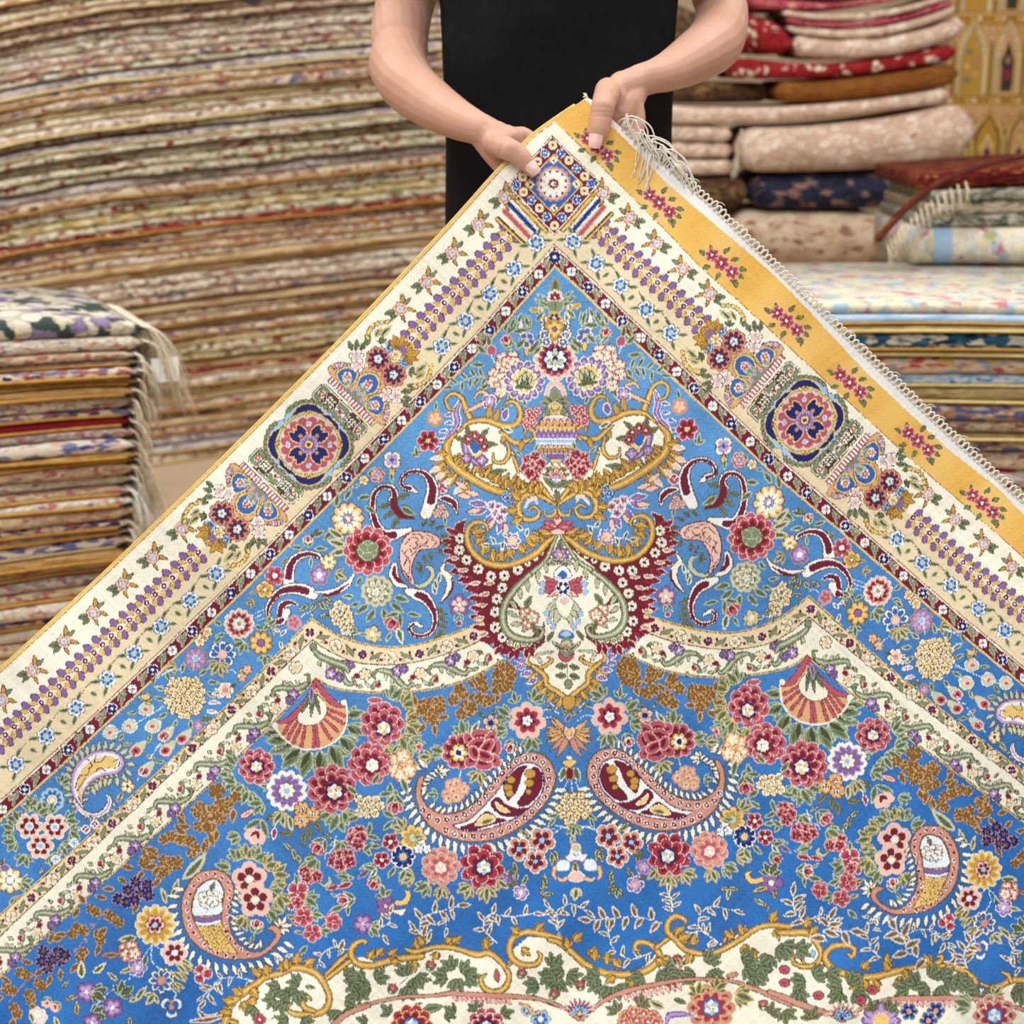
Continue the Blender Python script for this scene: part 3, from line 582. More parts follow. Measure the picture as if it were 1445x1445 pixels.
# tulips and pink rosebuds, plumed paisley
fr(0,880,.1938)
for x,y in ((1065,625),(945,750),(1115,750),(805,795)): sp([(x-55,y+20),(x-40,y-30),(x+10,y-55),(x+50,y-25),(x+45,y+25),(x,y+45)],'s','W',1); sp([(x-35,y+12),(x-25,y-18),(x+10,y-32),(x+30,y-10),(x+15,y+20)],'p'); el(x-5,y,16,12,'P')
for x,y,d in ((1000,640,160),(900,790,110),(1100,800,100),(960,870,160),(1060,960,10),(1130,1010,-10),(1110,450,-80)): lf(x,y,80,d,'s','S',.35)
for x,y in ((990,925),(1205,925),(1050,1075),(1195,820),(1325,840)): sp([(x-45,y+10),(x-10,y-40),(x+70,y-70),(x+45,y+10),(x,y+40)],'s','Y',1); el(x,y,34,28,'P',-20,'p'); el(x-2,y+2,17,14,'R')
for P in ([(800,820),(1000,720),(1200,590),(1280,480)],[(1000,1140),(1120,940),(1270,730)],[(1140,400),(1250,340),(1330,330)],[(1130,460),(1200,470)]): ln(P,'w',.9)
fan(1050,560,75,-60,5,160,'s','O',.5); el(1060,535,30,18,'Y')
fl(930,1185,50,5,'Y','K','O','O',0,.3); lf(890,1230,80,110,'s','G',.4)
def feather(P,step,L,side,c,o,lean=35):
    for x,y,a in along(np.asarray(cr(np.asarray(P,float),6)),step): lf(x,y,L,a+side*(90-lean),c,o,.4,.2*side,0)
OUT=[(610,1350),(530,1240),(520,1120),(570,1010),(680,940),(810,920),(900,970),(920,1040),(870,1110),(780,1120),(700,1150),(640,1210)]
feather(OUT,42,75,-1,'s','O'); feather([(860,1120),(760,1135),(690,1170),(650,1230),(650,1290)],36,60,1,'s','O')
sp([(610,1355),(535,1270),(515,1150),(560,1020),(680,935),(810,925),(890,970),(905,1030),(860,1090),(770,1105),(690,1140),(630,1200),(600,1270)],'v','O',1.2)
sp([(612,1345),(548,1250),(535,1150),(575,1040),(685,955),(805,942),(870,980),(880,1030),(840,1070),(760,1085),(680,1120),(615,1190),(590,1270)],'W')
sp([(612,1335),(570,1240),(560,1150),(600,1060),(690,985),(800,965),(850,1000),(840,1045),(760,1060),(670,1100),(600,1180),(592,1270)],'Y')
for P in ([(545,1200),(580,1110),(640,1100),(650,1050)],[(700,960),(690,1010),(740,1000),(770,960)],[(690,1080),(730,1050),(770,1070),(800,1040)],[(820,1010),(860,990),(870,1030),(830,1060)],[(560,1220),(600,1160),(620,1120)],[(570,1260),(610,1340)],[(640,990),(670,1030),(650,1060)]): ln(P,'N',1.4)
st([(540,1290),(600,1370),(690,1400),(770,1360),(800,1290),(780,1250)],[16,30,34,34,30,8],'W','O',1.5,core='v',cw=.4); feather([(620,1390),(700,1410),(780,1380),(815,1310)],40,40,1,'s','O')
fl(380,1285,85,10,'b','B','Y','s',0,.38,'W',1.3); el(380,1285,20,20,'K'); fan(250,1330,110,-150,4,120,'S','s',.4); fan(450,1170,90,-60,4,120,'S','s',.4)
# rose clump by the ribbon, lower left
fr(0,1130,.218)
for x,y,d in ((120,130,-140),(90,180,170),(300,80,-80),(430,130,-20),(450,200,10),(390,290,30),(330,350,60),(160,350,100),(100,260,150),(200,60,-90),(250,90,-60)): fan(x,y,95,d,4,110,'S','s',.42)
for x,y in ((190,165),(355,170),(262,293)): fl(x,y,84,6,'p','R','W','K',0,.3,'p',1.3); el(x,y,18,16,'b')
for P in ([(500,190),(560,180),(620,150)],[(370,380),(420,300),(480,270)]): ln(P,'w',.9)
for x,y in ((555,185),(615,150)): fl(x,y,26,4,'p','R','W','W',0,.2)
for x,y in ((360,380),(480,275)): fl(x,y,28,4,'w','b','N','W',0,.2)
fl(65,515,86,8,'Y','K','W','O',0,.3,'N',1.3); fan(140,530,85,10,4,120,'S','s',.42); fan(100,620,85,70,3,100,'S','s',.42); lf(0,420,60,-60,'s','O'); el(30,435,28,22,'V',0,'s'); lf(265,480,50,-90,'s','O',.5)
# ================= ribbon that frames the corner piece ============================
fr(0,0,1)
RB0=[(-120,1402),(0,1292),(149,1160),(280,1037),(360,957),(439.8,874)]
RB0r=[(459.6,886.7),(487,901.5),(521,910.6),(555.5,914),(590,909.5),(624,900),(665,884.4),(690,872)]
RBm=[(-120,1429),(0,1321),(202,1130),(330,1008),(440.5,903)]
RBmr=[(464,918.6),(498.5,933.5),(532.7,938),(567,937),(601,931),(647,917.5),(680,903)]
RBi=[(-120,1485),(0,1378.5),(270,1130),(303,1100),(384.7,1019.6),(445.4,957)]
RBir=[(472,970.5),(509,975.4),(546.5,977),(580,975.4),(613,971),(646,963),(679,949),(712,930)]
HE=[(712,905),(690,872)]
ra=np.vstack([RB0,cr([RB0[-1]]+RB0r,4)[1:]]); rm=np.vstack([RBm,cr([RBm[-1]]+RBmr,4)[1:]]); ri=np.vstack([RBi,cr([RBi[-1]]+RBir,4)[1:]])
fillpx(np.vstack([rm,ri[::-1]]),'K'); fillpx(np.vstack([ra,rm[::-1]]),'I')
for L_,c,w in ((ra,'Y',3.4),(ra,'O',1.0),(rm,'O',1.6),(ri,'Y',3.2),(ri,'O',1.1)): capspx(L_,[w]*len(L_),c)
mid=(np.array(RB0)+np.array(RBm[:2]+[RBm[2],RBm[3],RBm[3],RBm[4]]))/2
def bandpts(A,B,step,off): 
    A=np.array([p[:2] for p in along(A,1.0)]); B=np.array([p[:2] for p in along(B,1.0)]); n=60
    i=np.linspace(0,len(A)-1,n).astype(int); j=np.linspace(0,len(B)-1,n).astype(int)
    return along((A[i]+B[j])/2,step,off)
def guard2(pts,start):
    for k,(x,y,a) in enumerate(pts):
        k+=start
        if k%4==0: cross(x,y,6.6,a,'R','K','B')
        elif k%4==2: fl(x,y,8.2,4,'K','I','q','k',a+0,.22,pw=1.25,ow=1.0)
        else:
            s=1 if k%4==1 else -1; A=math.radians(a); n=(-math.sin(A),math.cos(A)); d=(math.cos(A),math.sin(A))
            Q=lambda t,h:(x+d[0]*t+n[0]*h,y+d[1]*t+n[1]*h)
            st([Q(-9*s,5),Q(-5*s,1),Q(0,-1),Q(6*s,-6)],[1,5,5.5,1.5],'S','O',.8); st([Q(1*s,5.5),Q(4*s,4),Q(7*s,5)],[1,3,1],'s','O',.7)
            el(*Q(7*s,3.5),2.4,2.4,'R',a); el(*Q(-7*s,-4.5),2.2,2.2,'R',a)
# straight arm from the corner outwards, then the curved arm to the heart
guard2(bandpts(np.array(RB0[::-1])+np.array([0,8]),np.array(RBm[::-1])+np.array([0,-6]),19.4,4),0)
guard2(bandpts(np.array([RB0[-1]]+RB0r)+np.array([2,4]),np.array([RBm[-1]]+RBmr),20.2,18),1)
def wide(pts,flip):
    for k,(x,y,a) in enumerate(pts):
        A=math.radians(a); n=(-math.sin(A)*flip,math.cos(A)*flip); d=(math.cos(A),math.sin(A))
        Q=lambda t,h:(x+d[0]*t+n[0]*h,y+d[1]*t+n[1]*h)
        # curling leaf
        st([Q(-24,-14),Q(-14,-13),Q(-2,-8),Q(8,4),Q(18,12),Q(25,8),Q(22,2)],[2,7,9.5,8,6,4,2],'S','D',1.0,core='s',cw=.3)
        for t,h,dd in ((-12,-8,70),(-4,-2,60),(3,4,80)): lf(*Q(t,h),9,a+dd*flip,'s','O',.5,.2,0)
        st([Q(-24,-13),Q(-29,-8),Q(-26,-3)],[4,4,2],'S','D',.9)
        # violet pair, cream floret, red tulip
        fl(*Q(6,-13+1),8,5,'V','v','W','k',a,.22,ow=1); fl(*Q(15,-14),6.2,4,'V',None,'v','k',a,.2,ow=1)
        fl(*Q(38,-7),8.5,6,'K','I','Y','O',a,.26,ow=1.1); 
        sp([Q(40,2),Q(44,9),Q(54,11),Q(56,3),Q(50,6)],'s','D',.9,4); st([Q(52,8),Q(56,2),Q(60,-3)],[6,7,2],'S','D',.8)
        el(*Q(59,-6+10),4,3,'r',a,'p'); el(*Q(61,1),2.2,1.8,'R')
        bx=Q(27,-2); el(*bx,3.6,3,'R',a,'P'); lf(*Q(24,6),9,a+30,'s','O',.5); lf(*Q(30,12),10,a-20,'s','O',.5); lf(*Q(46,-13),10,a+40,'S','O',.5); lf(*Q(68,8),9,a+60,'s','O',.5)
wide(bandpts(np.array(RBm[::-1])+np.array([-4,14]),np.array(RBi[::-1]),77,44),1)
wide(bandpts(np.array([RBm[-1]]+RBmr)+np.array([0,6]),np.array([RBi[-1]]+RBir)+np.array([0,-2]),80,38),1)
st([(441,916),(452,926),(470,934),(486,940),(492,948)],[5,8,9.5,8,3],'S','D',1,core='s',cw=.3); el(442,912,4.5,4.5,'S',0,'D')
for x,y,d in ((452,930,100),(464,937,95),(476,941,90)): lf(x,y,10,d,'s','O',.5,.2,0)
fl(467,951,8.5,5,'V','v','W','k',0,.22,ow=1); fl(479,956,6.5,4,'V',None,'v','k',0,.2,ow=1)
fl(417,942,9,6,'K','I','Y','O',0,.26); 
# repaint the wings over the ribbon's end
fr(600,640,.263)
for x,y,d in ((300,880,175),(310,930,165),(345,985,150),(410,1030,115),(470,1050,95),(540,1040,75)):
    lf(x,y,62,d,'R','p',.5,.2,0); lf(x+22,y-4,58,d-15,'R','r',.4,.2,0)
po([(560,880),(420,720),(330,760),(300,860),(330,960),(400,1020),(480,1050),(560,1040),(600,1010),(640,1000),(640,940)],'R')
for x,y in ((412,720),(385,780),(375,850),(375,932),(415,985)): fl(x,y,28,7,'K','I','N','O',0,.34,'W',.7,pw=1.4)
for x,y,d in ((345,745,150),(330,810,165),(320,880,165),(335,960,150)): lf(x,y,55,d,'q','K',.35,.2,'S')
flo([(455,1015),(490,1030),(530,1020),(560,1015)],20,5,'K','Y','O',c2='S')
po([(420,820),(420,920),(460,990),(540,1005),(600,960),(630,920),(600,860)],'K')
st([(560,650),(480,730),(425,820),(420,910),(460,975),(540,1000),(610,990),(632,945),(590,930)],[24,30,34,36,36,30,24,16,8],'S','O',1.1,core='s',cw=.4)
for x,y,d in ((450,790,30),(440,850,10),(460,920,-20),(520,960,-60)): lf(x,y,62,d,'s','O',.4,.3,'S')
flo([(540,860),(555,905),(575,880)],38,5,'q','p','O',c2='K'); lf(540,830,70,-80,'S','O',.45,.25); lf(570,920,70,40,'S','O',.4,.3)
# ================= inner field ====================================================
# fan under the ribbon's corner
fr(220,820,.1938)
for x,y,d,l in ((1000,1180,150,190),(1050,1220,125,200),(1120,1240,100,210),(1190,1240,75,210),(1270,1200,55,200),(1340,1140,35,180),(1390,1060,15,150),(900,1110,170,130),(1390,980,-20,130),(960,1150,165,160)):
    fan(x,y,l,d,3,40,'S','s',.4,'D'); lf(x,y,l*.7,d+12,'D','S',.3,.1,0)
sp([(1163,722),(1130,830),(1060,930),(980,1000),(870,1040),(900,1110),(960,1170),(1050,1220),(1160,1225),(1270,1190),(1350,1120),(1390,1020),(1385,900),(1340,890),(1240,830)],'T','K',2.4,4)
for a0,a1,b0,b1 in ((1000,1000,930,1110),(1030,1020,960,1145),(1060,1035,1000,1180),(1090,1045,1060,1200),(1165,1045,1180,1200),(1150,1050,1150,1205),(1200,1030,1270,1150),(1225,1000,1320,1090),(1240,960,1365,1040),(1250,930,1370,980)):
    st([(a0,a1),(b0,b1)],[14,22],'P','R',.8)
st([(1163,725),(1120,840),(1050,935),(980,1000),(890,1035)],[24,40,44,40,20],'P','R',1.0); st([(1163,725),(1230,820),(1300,890),(1370,910)],[24,44,42,16],'P','R',1.0)
sp([(1150,790),(1100,880),(1030,990),(1060,1040),(1110,1050),(1160,1045),(1200,1020),(1240,970),(1240,900),(1180,830)],'K','O',1)
for d in (70,90,112): lf(1140,790,200 if d==90 else 190,d,'S','D',.16,.05)
lf(1135,770,120,92,'V','v',.22,0); el(870,1050,22,22,'K'); el(1370,885,22,22,'K')
# peonies, asters and buds round the fan
fr(200,1000,.2076)
for x,y,d in ((640,380,-160),(620,450,160),(690,520,120),(720,560,90),(640,500,170)): fan(x,y,110,d,4,100,'S','s',.4)
peony(780,393,124,'P','R','p',0,'Y','W','N',9)
fan(820,640,110,150,4,110,'S','s',.42); fan(950,700,120,100,4,90,'s','G',.42); fan(860,530,60,180,3,80,'S','s'); lf(1000,730,100,70,'s','Y',.4)
fl(985,558,136,12,'K','V','V','W',15,.5,'O',1.4); fl(985,558,104,12,'V','V','K','v',15,.4,ow=.8); fl(985,558,56,8,'K','K','b','O',0,.36)
fan(1290,700,120,130,4,80,'S','s',.42); fan(1330,720,140,90,4,90,'S','s',.42); fan(1370,700,110,50,4,90,'S','s',.42)
peony(1290,545,168,'P','R','p',20,'Y','W','N',10,20,20)
flo([(1090,685),(1160,720),(1085,760)],54,7,'T','K','R',c2='Y')
for x,y in ((1090,685),(1160,720),(1085,760)): fl(x,y,18,4,'W',None,'R','R',45,.4)
for x,y,d in ((1030,840,160),(1090,840,70),(1120,800,60),(1160,770,30)): lf(x,y,100,d,'S','O',.35,.25)
bud(785,830,90,110,'p','R','p'); fan(660,850,100,140,4,70,'S','s',.4); lf(850,760,70,-60,'S','O'); 
el(715,715,48,18,'p',-30,'R',1.2); el(715,715,30,8,'q',-30); lf(905,810,80,95,'r','W',.4,0,0); ln([(905,800),(930,760)],'w')
for x,y,d in ((960,920,20),(1020,950,60),(1040,990,40)): lf(x,y,85,d,'s','O',.35,.25)
bud(1210,930,62,130,'P','R','p'); lf(1230,850,80,20,'s','O'); lf(1180,990,60,170,'s','O')
bud(1140,1100,80,95,'P','R','p','S'); fan(1190,1020,110,130,3,80,'S','s',.45); flo([(1105,1110),(1150,1150),(1190,1140),(1120,1150)],40,5,'P','r','p',c2='R')
fan(1350,900,100,90,4,120,'S','s',.4); flo([(1310,1010),(1360,990),(1400,1015),(1330,1050),(1380,1055),(1350,1075),(1300,1040)],40,5,'P','r','p',c2='R')
ln([(1320,860),(1300,950),(1250,990),(1245,1020)],'w'); st([(1200,1180),(1240,1205),(1280,1180),(1270,1150)],[6,18,26,10],'s','O',1.1)
for P in ([(1340,1140),(1440,1140)],): lf(1440,1150,95,175,'S','s',.34)
lf(1430,1185,110,160,'r','p',.3,0,'R'); bud(1395,1300,60,170,'P','R','K'); lf(1370,1340,100,150,'S','s',.36); lf(1400,1340,70,80,'S','s',.36); lf(1330,1280,50,-160,'S','s')
bud(1060,1240,72,-60,'r','R','p'); fl(1060,1250,74,4,'P','r','P','W',45,.2); fl(1040,1330,50,3,'P','r','P','W',30,.2); lf(1060,1200,80,-110,'S','s'); fan(1110,1290,110,10,4,90,'S','s',.42); lf(1020,1310,90,160,'s','G')
fl(1100,1400,60,5,'P','r','P','p',0,.2); fan(1150,1400,90,0,3,80,'S','s',.42); fl(1060,1430,44,4,'r','R','P','p',0,.2); fl(1300,1440,60,5,'P','R','r','p',0,.2); lf(1060,1420,80,180,'s','G')
# stemmed twin blooms by the lower paisley
for x,y,d in ((660,1030,-110),(720,1020,-80),(770,1030,-50),(840,1080,-40),(900,1130,-20),(600,1080,170),(880,1200,20),(860,1250,10),(900,1300,30),(860,1370,30),(690,1410,100),(920,1280,40)): fan(x,y,115,d,4,90,'S','s' if d%20 else 'Y',.42)
for x,y,w in ((732,1160,0),(772,1300,0)): fl(x,y,118,5,'p','R','W','p',-20,.26,'N',1.5); el(x,y,34,26,'Y'); el(x,y,26,18,'W')
# brown damask clusters
def brown(P,r=30,c='U',o='T'):
    for i,(x,y) in enumerate(P): fl(x,y,r,5,c,'g',c,o,i*37,.2,ow=.7)
brown([(510,560),(390,690),(480,690),(530,640),(600,630),(640,600),(500,740),(430,790),(390,800),(470,810),(240,880),(190,870),(280,890),(330,900),(360,960),(150,1030),(200,1040),(240,1060),(60,1010),(20,1030),(40,970),(180,1080),(560,690),(540,750)],40)
brown([(510,560),(390,690)],58)
for x,y,d in ((280,790,-110),(330,800,170),(620,680,80),(510,820,100),(430,880,70),(110,960,170),(140,1110,110),(100,1060,150),(300,850,-160),(450,850,50)): lf(x,y,95,d,'U','T',.4,.25,0)
fr(0,1130,.218)
brown([(590,700),(620,720),(730,760),(770,790),(700,740),(500,820),(540,840),(470,860),(640,860),(650,900),(540,980),(520,1010),(130,1110),(170,1130),(250,1180),(270,1200),(40,1220),(80,1230),(190,1250),(200,1290),(90,1340),(110,1380),(950,370),(990,350),(930,400),(1090,420),(1060,460),(1150,390),(1060,250),(1110,230),(1170,250),(1260,300),(1240,340),(1280,70),(1300,40),(1330,120),(1380,60),(1400,100),(1340,170)],34)
for x,y,d in ((560,660,-150),(430,860,160),(400,880,150),(640,930,90),(690,820,130),(500,1050,110),(480,760,-80),(70,1180,-160),(230,1140,-60),(20,1270,160),(210,1310,80),(90,1410,100),(860,430,170),(1030,500,110),(1200,150,-150),(1320,260,80),(1400,190,80),(920,450,100)): lf(x,y,75,d,'U','T',.45,.25,0)
sprig([(700,690),(600,820),(500,960)],30,'U','T','q','U',3); ln([(240,1110),(150,1190),(60,1300)],'q')
for x,y,d in ((760,500,20),(740,570,170),(690,630,180),(890,660,100),(210,1050,180),(320,920,-80),(330,1130,100),(390,1090,80),(990,480,-60)): lf(x,y,75,d,'U','T',.4,.2,0)
def navyc(cx,cy,P):
    for x,y in P: fl(x,y,40,7,'N','N','U','q',0,.34,ow=.7,pw=1.2)
navyc(0,0,[(880,525),(955,545),(830,580),(910,600),(765,635),(820,655),(960,610),(870,640)]); navyc(0,0,[(280,975),(375,980),(310,1080),(390,1030),(340,1030),(420,1000),(270,1040)])
# ---- big blue-ground paisley with burgundy core -----------------------------------
fr(480,930,.2215)
def feath(P,step,L,side,c='K',o='k',lean=40,w=.36):
    for x,y,a in along(np.asarray(cr(np.asarray(P,float),6)),step): lf(x,y,L,a+side*(90-lean),c,o,w,.25*side,0)
PO=[(600,800),(520,740),(490,760),(480,860),(500,960),(560,1050),(660,1120),(800,1160),(950,1155),(1080,1110),(1200,1030),(1300,930),(1365,810),(1370,720),(1330,640),(1250,595),(1170,600),(1090,650),(990,760),(900,870),(820,940),(740,975),(650,985),(560,950)]
feath([(560,690),(480,730),(455,800),(470,900),(510,990),(580,1080),(680,1140),(800,1175),(950,1172),(1090,1130),(1210,1050),(1320,930),(1380,800)],46,85,1)
feath([(560,950),(640,985),(740,975),(820,940),(900,870),(990,760),(1090,650),(1150,605)],44,62,-1)
feath([(540,900),(510,840),(530,760),(600,700),(660,690)],34,58,1); fan(630,720,70,-20,5,140,'K','k',.4,0)
PB=[(500,950),(480,860),(490,780),(520,740),(535,760),(515,850),(550,930),(640,985),(740,978),(820,942),(900,872),(990,762),(1090,652),(1170,602),(1250,595),(1330,640),(1372,730),(1362,815),(1300,930),(1200,1032),(1080,1112),(950,1157),(800,1162),(660,1122),(560,1052)]
sp(PB,'q','O',1.8,4)
PI=[(720,1060),(800,1035),(870,985),(940,910),(1010,830),(1070,740),(1130,680),(1200,660),(1270,690),(1300,770),(1280,860),(1210,940),(1120,1010),(1010,1060),(900,1090),(800,1095)]
sp(PI,'W','N',1.6,5)
sp([(1050,860),(1040,800),(1090,730),(1140,690),(1190,680),(1160,730),(1140,800),(1110,860),(1070,900)],'R','N',1)
sp([(1130,910),(1180,840),(1190,770),(1200,720),(1250,690),(1290,760),(1270,850),(1210,920),(1150,940)],'R','N',1)
sp([(960,920),(1000,880),(1050,920),(1120,950),(1200,950),(1120,1000),(1040,1000),(980,960)],'R','N',1); sp([(990,910),(1020,930),(1080,970),(1040,975),(1000,950)],'Y','W',1)
sp([(760,1075),(850,1040),(930,970),(1000,1010),(1060,1030),(950,1060),(850,1090)],'R','N',1); sp([(860,1060),(920,990),(990,1010),(960,1045)],'Y','W',1); lf(900,1050,80,-30,'S','Y',.4)
for x,y,r in ((1210,730,34),(1205,790,28),(1200,845,18),(1090,770,26),(1070,820,28),(1080,855,24)): el(x,y,r,r*.8,'G',0,'O',.8)
for P in along(np.array(cr([(525,962),(570,1008),(635,1030),(695,1020),(758,1015),(815,975),(870,937),(912,888),(953,838),(990,786),(1028,735),(1072,688),(1125,650),(1185,627),(1245,632),(1300,667),(1330,722),(1330,785),(1318,846),(1288,900),(1245,945),(1203,992),(1150,1030),(1093,1063),(1035,1095),(972,1122),(910,1128),(850,1130),(787,1127),(722,1113),(660,1085)],5))*1.0,60,0):
    x,y=P[0],P[1]; el(x,y,17,17,'R',0,'W',.9); el(x,y,7,7,'W')
# ---- blooms round the big paisley ---------------------------------------------
for x,y,d in ((330,260,-70),(400,300,-40),(420,380,0),(420,430,20),(380,500,40),(440,520,30),(290,560,60)): fan(x,y,115,d,4,90,'S','s' if d%20 else 'Y',.42)
peony(268,412,140,'P','R','p',0,'Y','W','N',9,10,30); el(220,262,46,16,'P',0,'p'); bud(490,555,32,20,'P','r','p')
peony(185,668,138,'P','R','p',20,'K','W','R',9,20,10,.78)
fan(420,640,90,20,3,110,'s','G',.42); flo([(365,645),(425,675),(355,710),(400,620),(390,740),(440,710)],46,5,'Y','K','P',c2='K'); lf(330,600,70,-60,'S','s')
for x,y,d in ((320,790,90),(350,830,80),(390,760,60)): lf(x,y,110,d,'S','s',.32)
bud(350,920,62,90,'P','R','p')
flo(pack(180,935,85,85,52,5),30,4,'K','b','O',c2='Y')
for x,y,d in ((110,860,-150),(250,870,-20),(270,970,20),(190,1040,90),(120,1000,150),(210,800,-70)): lf(x,y,90,d,'S','s',.35)
# tulip pair and rose
fan(790,480,100,-110,5,110,'S','s' ,.42); lf(840,480,100,-70,'s','K',.3); fan(660,590,100,175,4,70,'S','s',.42); fan(580,620,90,170,3,80,'s','G',.42)
fl(760,590,112,9,'P','R','P','p',0,.4,ow=1.2); 
for dx,dy,rx,ry,a in ((-62,-60,52,34,50),(0,-95,56,36,0),(70,-75,58,34,-40),(100,-5,54,32,-75),(85,65,54,34,40),(20,95,60,34,5),(-55,70,50,32,-40),(-20,-40,56,34,-20),(45,-20,56,32,-50),(30,40,56,32,20),(-40,20,44,30,70)):
    el(892+dx,578+dy,rx,ry,'P',a,'p',1.2); el(892+dx*.85,578+dy*.85,rx*.68,ry*.5,'R',a)
fl(755,598,56,6,'Y','K','N','O',0,.34,'W'); fan(880,720,100,100,4,120,'s','G',.42); ln([(770,710),(760,780),(800,790)],'w'); flo([(700,800),(740,790),(770,820),(680,860),(720,840),(760,860),(690,890),(740,880),(790,830)],34,5,'T','P','q',c2='p'); fan(620,860,70,170,3,100,'S','s')
fan(1080,360,110,-170,4,90,'S','s',.42); fan(1120,280,80,-110,3,90,'S','s'); fan(1230,270,100,-60,4,110,'S','s',.42); fan(1060,440,100,160,4,90,'S','s',.42); fan(1210,500,110,80,4,100,'S','s',.42)
fl(1192,392,118,7,'p','P','R','p',10,.4,ow=1.5); fl(1192,392,80,7,'r','R','N','P',10,.45,ow=.6); el(1192,392,34,34,'N'); fl(1192,392,34,5,'W','W','W','N',0,.2,ow=.5)
bud(1090,550,46,110,'P','R','K'); fl(960,408,50,5,'p','T','N','O',-90,.32,'B'); lf(920,370,50,-150,'s','O'); lf(970,360,50,-70,'s','O')
for P in ([(1290,380),(1350,370),(1400,400)],[(1280,330),(1340,320),(1400,350)],[(1340,280),(1380,320)]): ln(P,'w',.9)
lf(1310,300,60,20,'s','O')
brown([(530,290),(580,280),(630,270),(560,330),(600,340),(640,310),(560,370),(600,390),(520,320),(740,230),(780,220),(720,260),(760,190),(880,150),(910,180),(900,130),(920,270),(890,250),(950,260),(800,300),(820,330),(770,350),(840,310),(1000,120),(1040,80),(1080,70),(1060,130),(1090,110),(1000,160),(1040,180),(1070,170),(1020,60),(1010,90),(1060,50)],38)
for x,y,d in ((490,300,-120),(540,410,110),(690,360,150),(860,180,-150),(1010,210,90),(820,270,-70),(960,190,20),(590,420,60),(500,370,170)): lf(x,y,72,d,'U','T',.42,.25,0)
# below: pale rose, red rose, small blooms
fan(470,1380,110,170,4,90,'s','G',.42); fan(560,1430,110,130,4,80,'S','s',.42); fan(640,1450,100,80,4,80,'s','G',.42)
peony(640,1320,124,'q','P','p',0,'p','K','P',9,0,10,.76)
fan(830,1440,110,130,4,90,'s','G',.42); fan(930,1450,110,80,5,120,'s','G',.42); fan(1000,1410,90,30,3,90,'s','G',.42)
peony(905,1318,146,'r','R','p',15,'s','W','N',8,10,10,.74)
for x,y,r in ((1285,1155,84),(1140,1210,74),(1245,1290,72)): fl(x,y,r,5,'q','R','b','K',20,.22,'N',1.5)
for x,y,d in ((1210,1130,-160),(1340,1230,70),(1360,1220,60),(1190,1370,100),(1300,1370,80),(1290,1380,60),(1100,1290,60)): lf(x,y,90,d,'s','O',.35,.25)
bud(1095,1385,48,130,'V','V','v'); lf(1110,1320,80,110,'S','O'); ln([(1350,1130),(1400,1080),(1445,1070)],'w')
fl(465,1140,86,7,'Y','G','s','O',0,.3,'S',1.2); lf(470,1140,60,-20,'s','S',.5); fan(410,1080,100,-150,4,100,'s','G',.42); flo([(520,1180),(550,1210),(500,1210)],30,5,'W','b','O',c2='w')
fl(400,1260,72,9,'N','N','K','W',0,.36,'W',1.6); fl(400,1260,40,8,'B','B','Y','N',0,.6)
for x,y in ((320,1165),(265,1280)): fl(x,y,52,5,'r','R','W','p',15,.25,'R',1.3)
for x,y,d in ((280,1090,-60),(260,1190,170),(200,1250,-140),(200,1300,140),(150,1230,-60),(170,1130,0),(350,1320,110),(410,1340,100),(230,1330,170)): lf(x,y,85,d,'S','s',.35,.25)
flo([(90,1110),(120,1100),(80,1150),(130,1140),(110,1180)],42,5,'P','r','p',c2='R'); flo([(10,1250),(50,1250),(30,1300),(0,1310),(60,1290)],42,5,'P','r','p',c2='R')
lf(180,1340,90,130,'V','v',.35); lf(230,1330,100,110,'K','s',.3); bud(220,1420,46,120,'r','R','p'); fan(60,1390,90,180,3,60,'S','s')
# ---- lower left: scarlet-dotted paisley --------------------------------------
fr(230,1180,.2007)
for x,y,d,l in ((140,300,-40,240),(60,420,-60,130),(20,470,-100,110)): lf(x,y,l,d,'s','Y',.3,-.15)
feath([(150,370),(110,450),(110,560),(150,690),(220,800),(330,870),(460,900),(600,885),(720,850),(790,790),(850,740)],58,90,1)
feath([(490,370),(480,500),(480,640),(560,760),(650,800),(720,770)],46,66,-1)
PP=[(340,235),(230,270),(160,370),(128,480),(145,620),(200,730),(300,810),(420,860),(560,865),(680,850),(770,790),(830,710),(820,650),(770,625),(730,650),(770,670),(790,700),(750,760),(680,810),(600,805),(520,740),(470,640),(470,500),(500,400),(480,310),(420,250)]
sp(PP,'q','O',1.8,4)
sp([(340,300),(250,350),(205,460),(205,560),(250,660),(320,760),(430,810),(520,830),(500,790),(450,720),(415,620),(415,500),(430,400),(400,320)],'Y','O',1.3,4)
sp([(340,305),(255,355),(212,460),(212,555),(300,560),(410,540),(415,470),(425,390),(395,325)],'w','O',1.1); po([(212,560),(300,575),(412,545),(412,580),(300,610),(222,595)],'V','O',.8); po([(225,600),(300,612),(412,585),(410,605),(300,635),(235,620)],'W','B',.7)
flo([(290,430),(340,420),(380,430),(300,465),(350,460)],42,5,'K','q','O',c2='w'); ln([(340,470),(305,530)],'O'); lf(340,380,60,-80,'S','O',.5)
for j in range(6):
    for k in range(5-j//2): el(270+k*36+j*18+(j%2)*8,650+j*30,20,18,'Y',0,'O',.9); el(270+k*36+j*18+(j%2)*8,646+j*30,9,6,'G')
for x,y in ((365,265),(303,270),(255,305),(213,352),(188,408),(165,465),(170,523),(177,577),(190,630),(218,678),(257,717),(290,760),(330,795),(383,820),(441,840),(500,848),(415,292),(457,327),(468,380),(467,436),(457,497),(451,557),(444,618),(444,672),(474,718),(510,757),(551,795),(596,828)):
    po([(x,y-19),(x+17,y),(x,y+19),(x-17,y)],'W'); po([(x,y-14),(x+12,y),(x,y+14),(x-12,y)],'R')
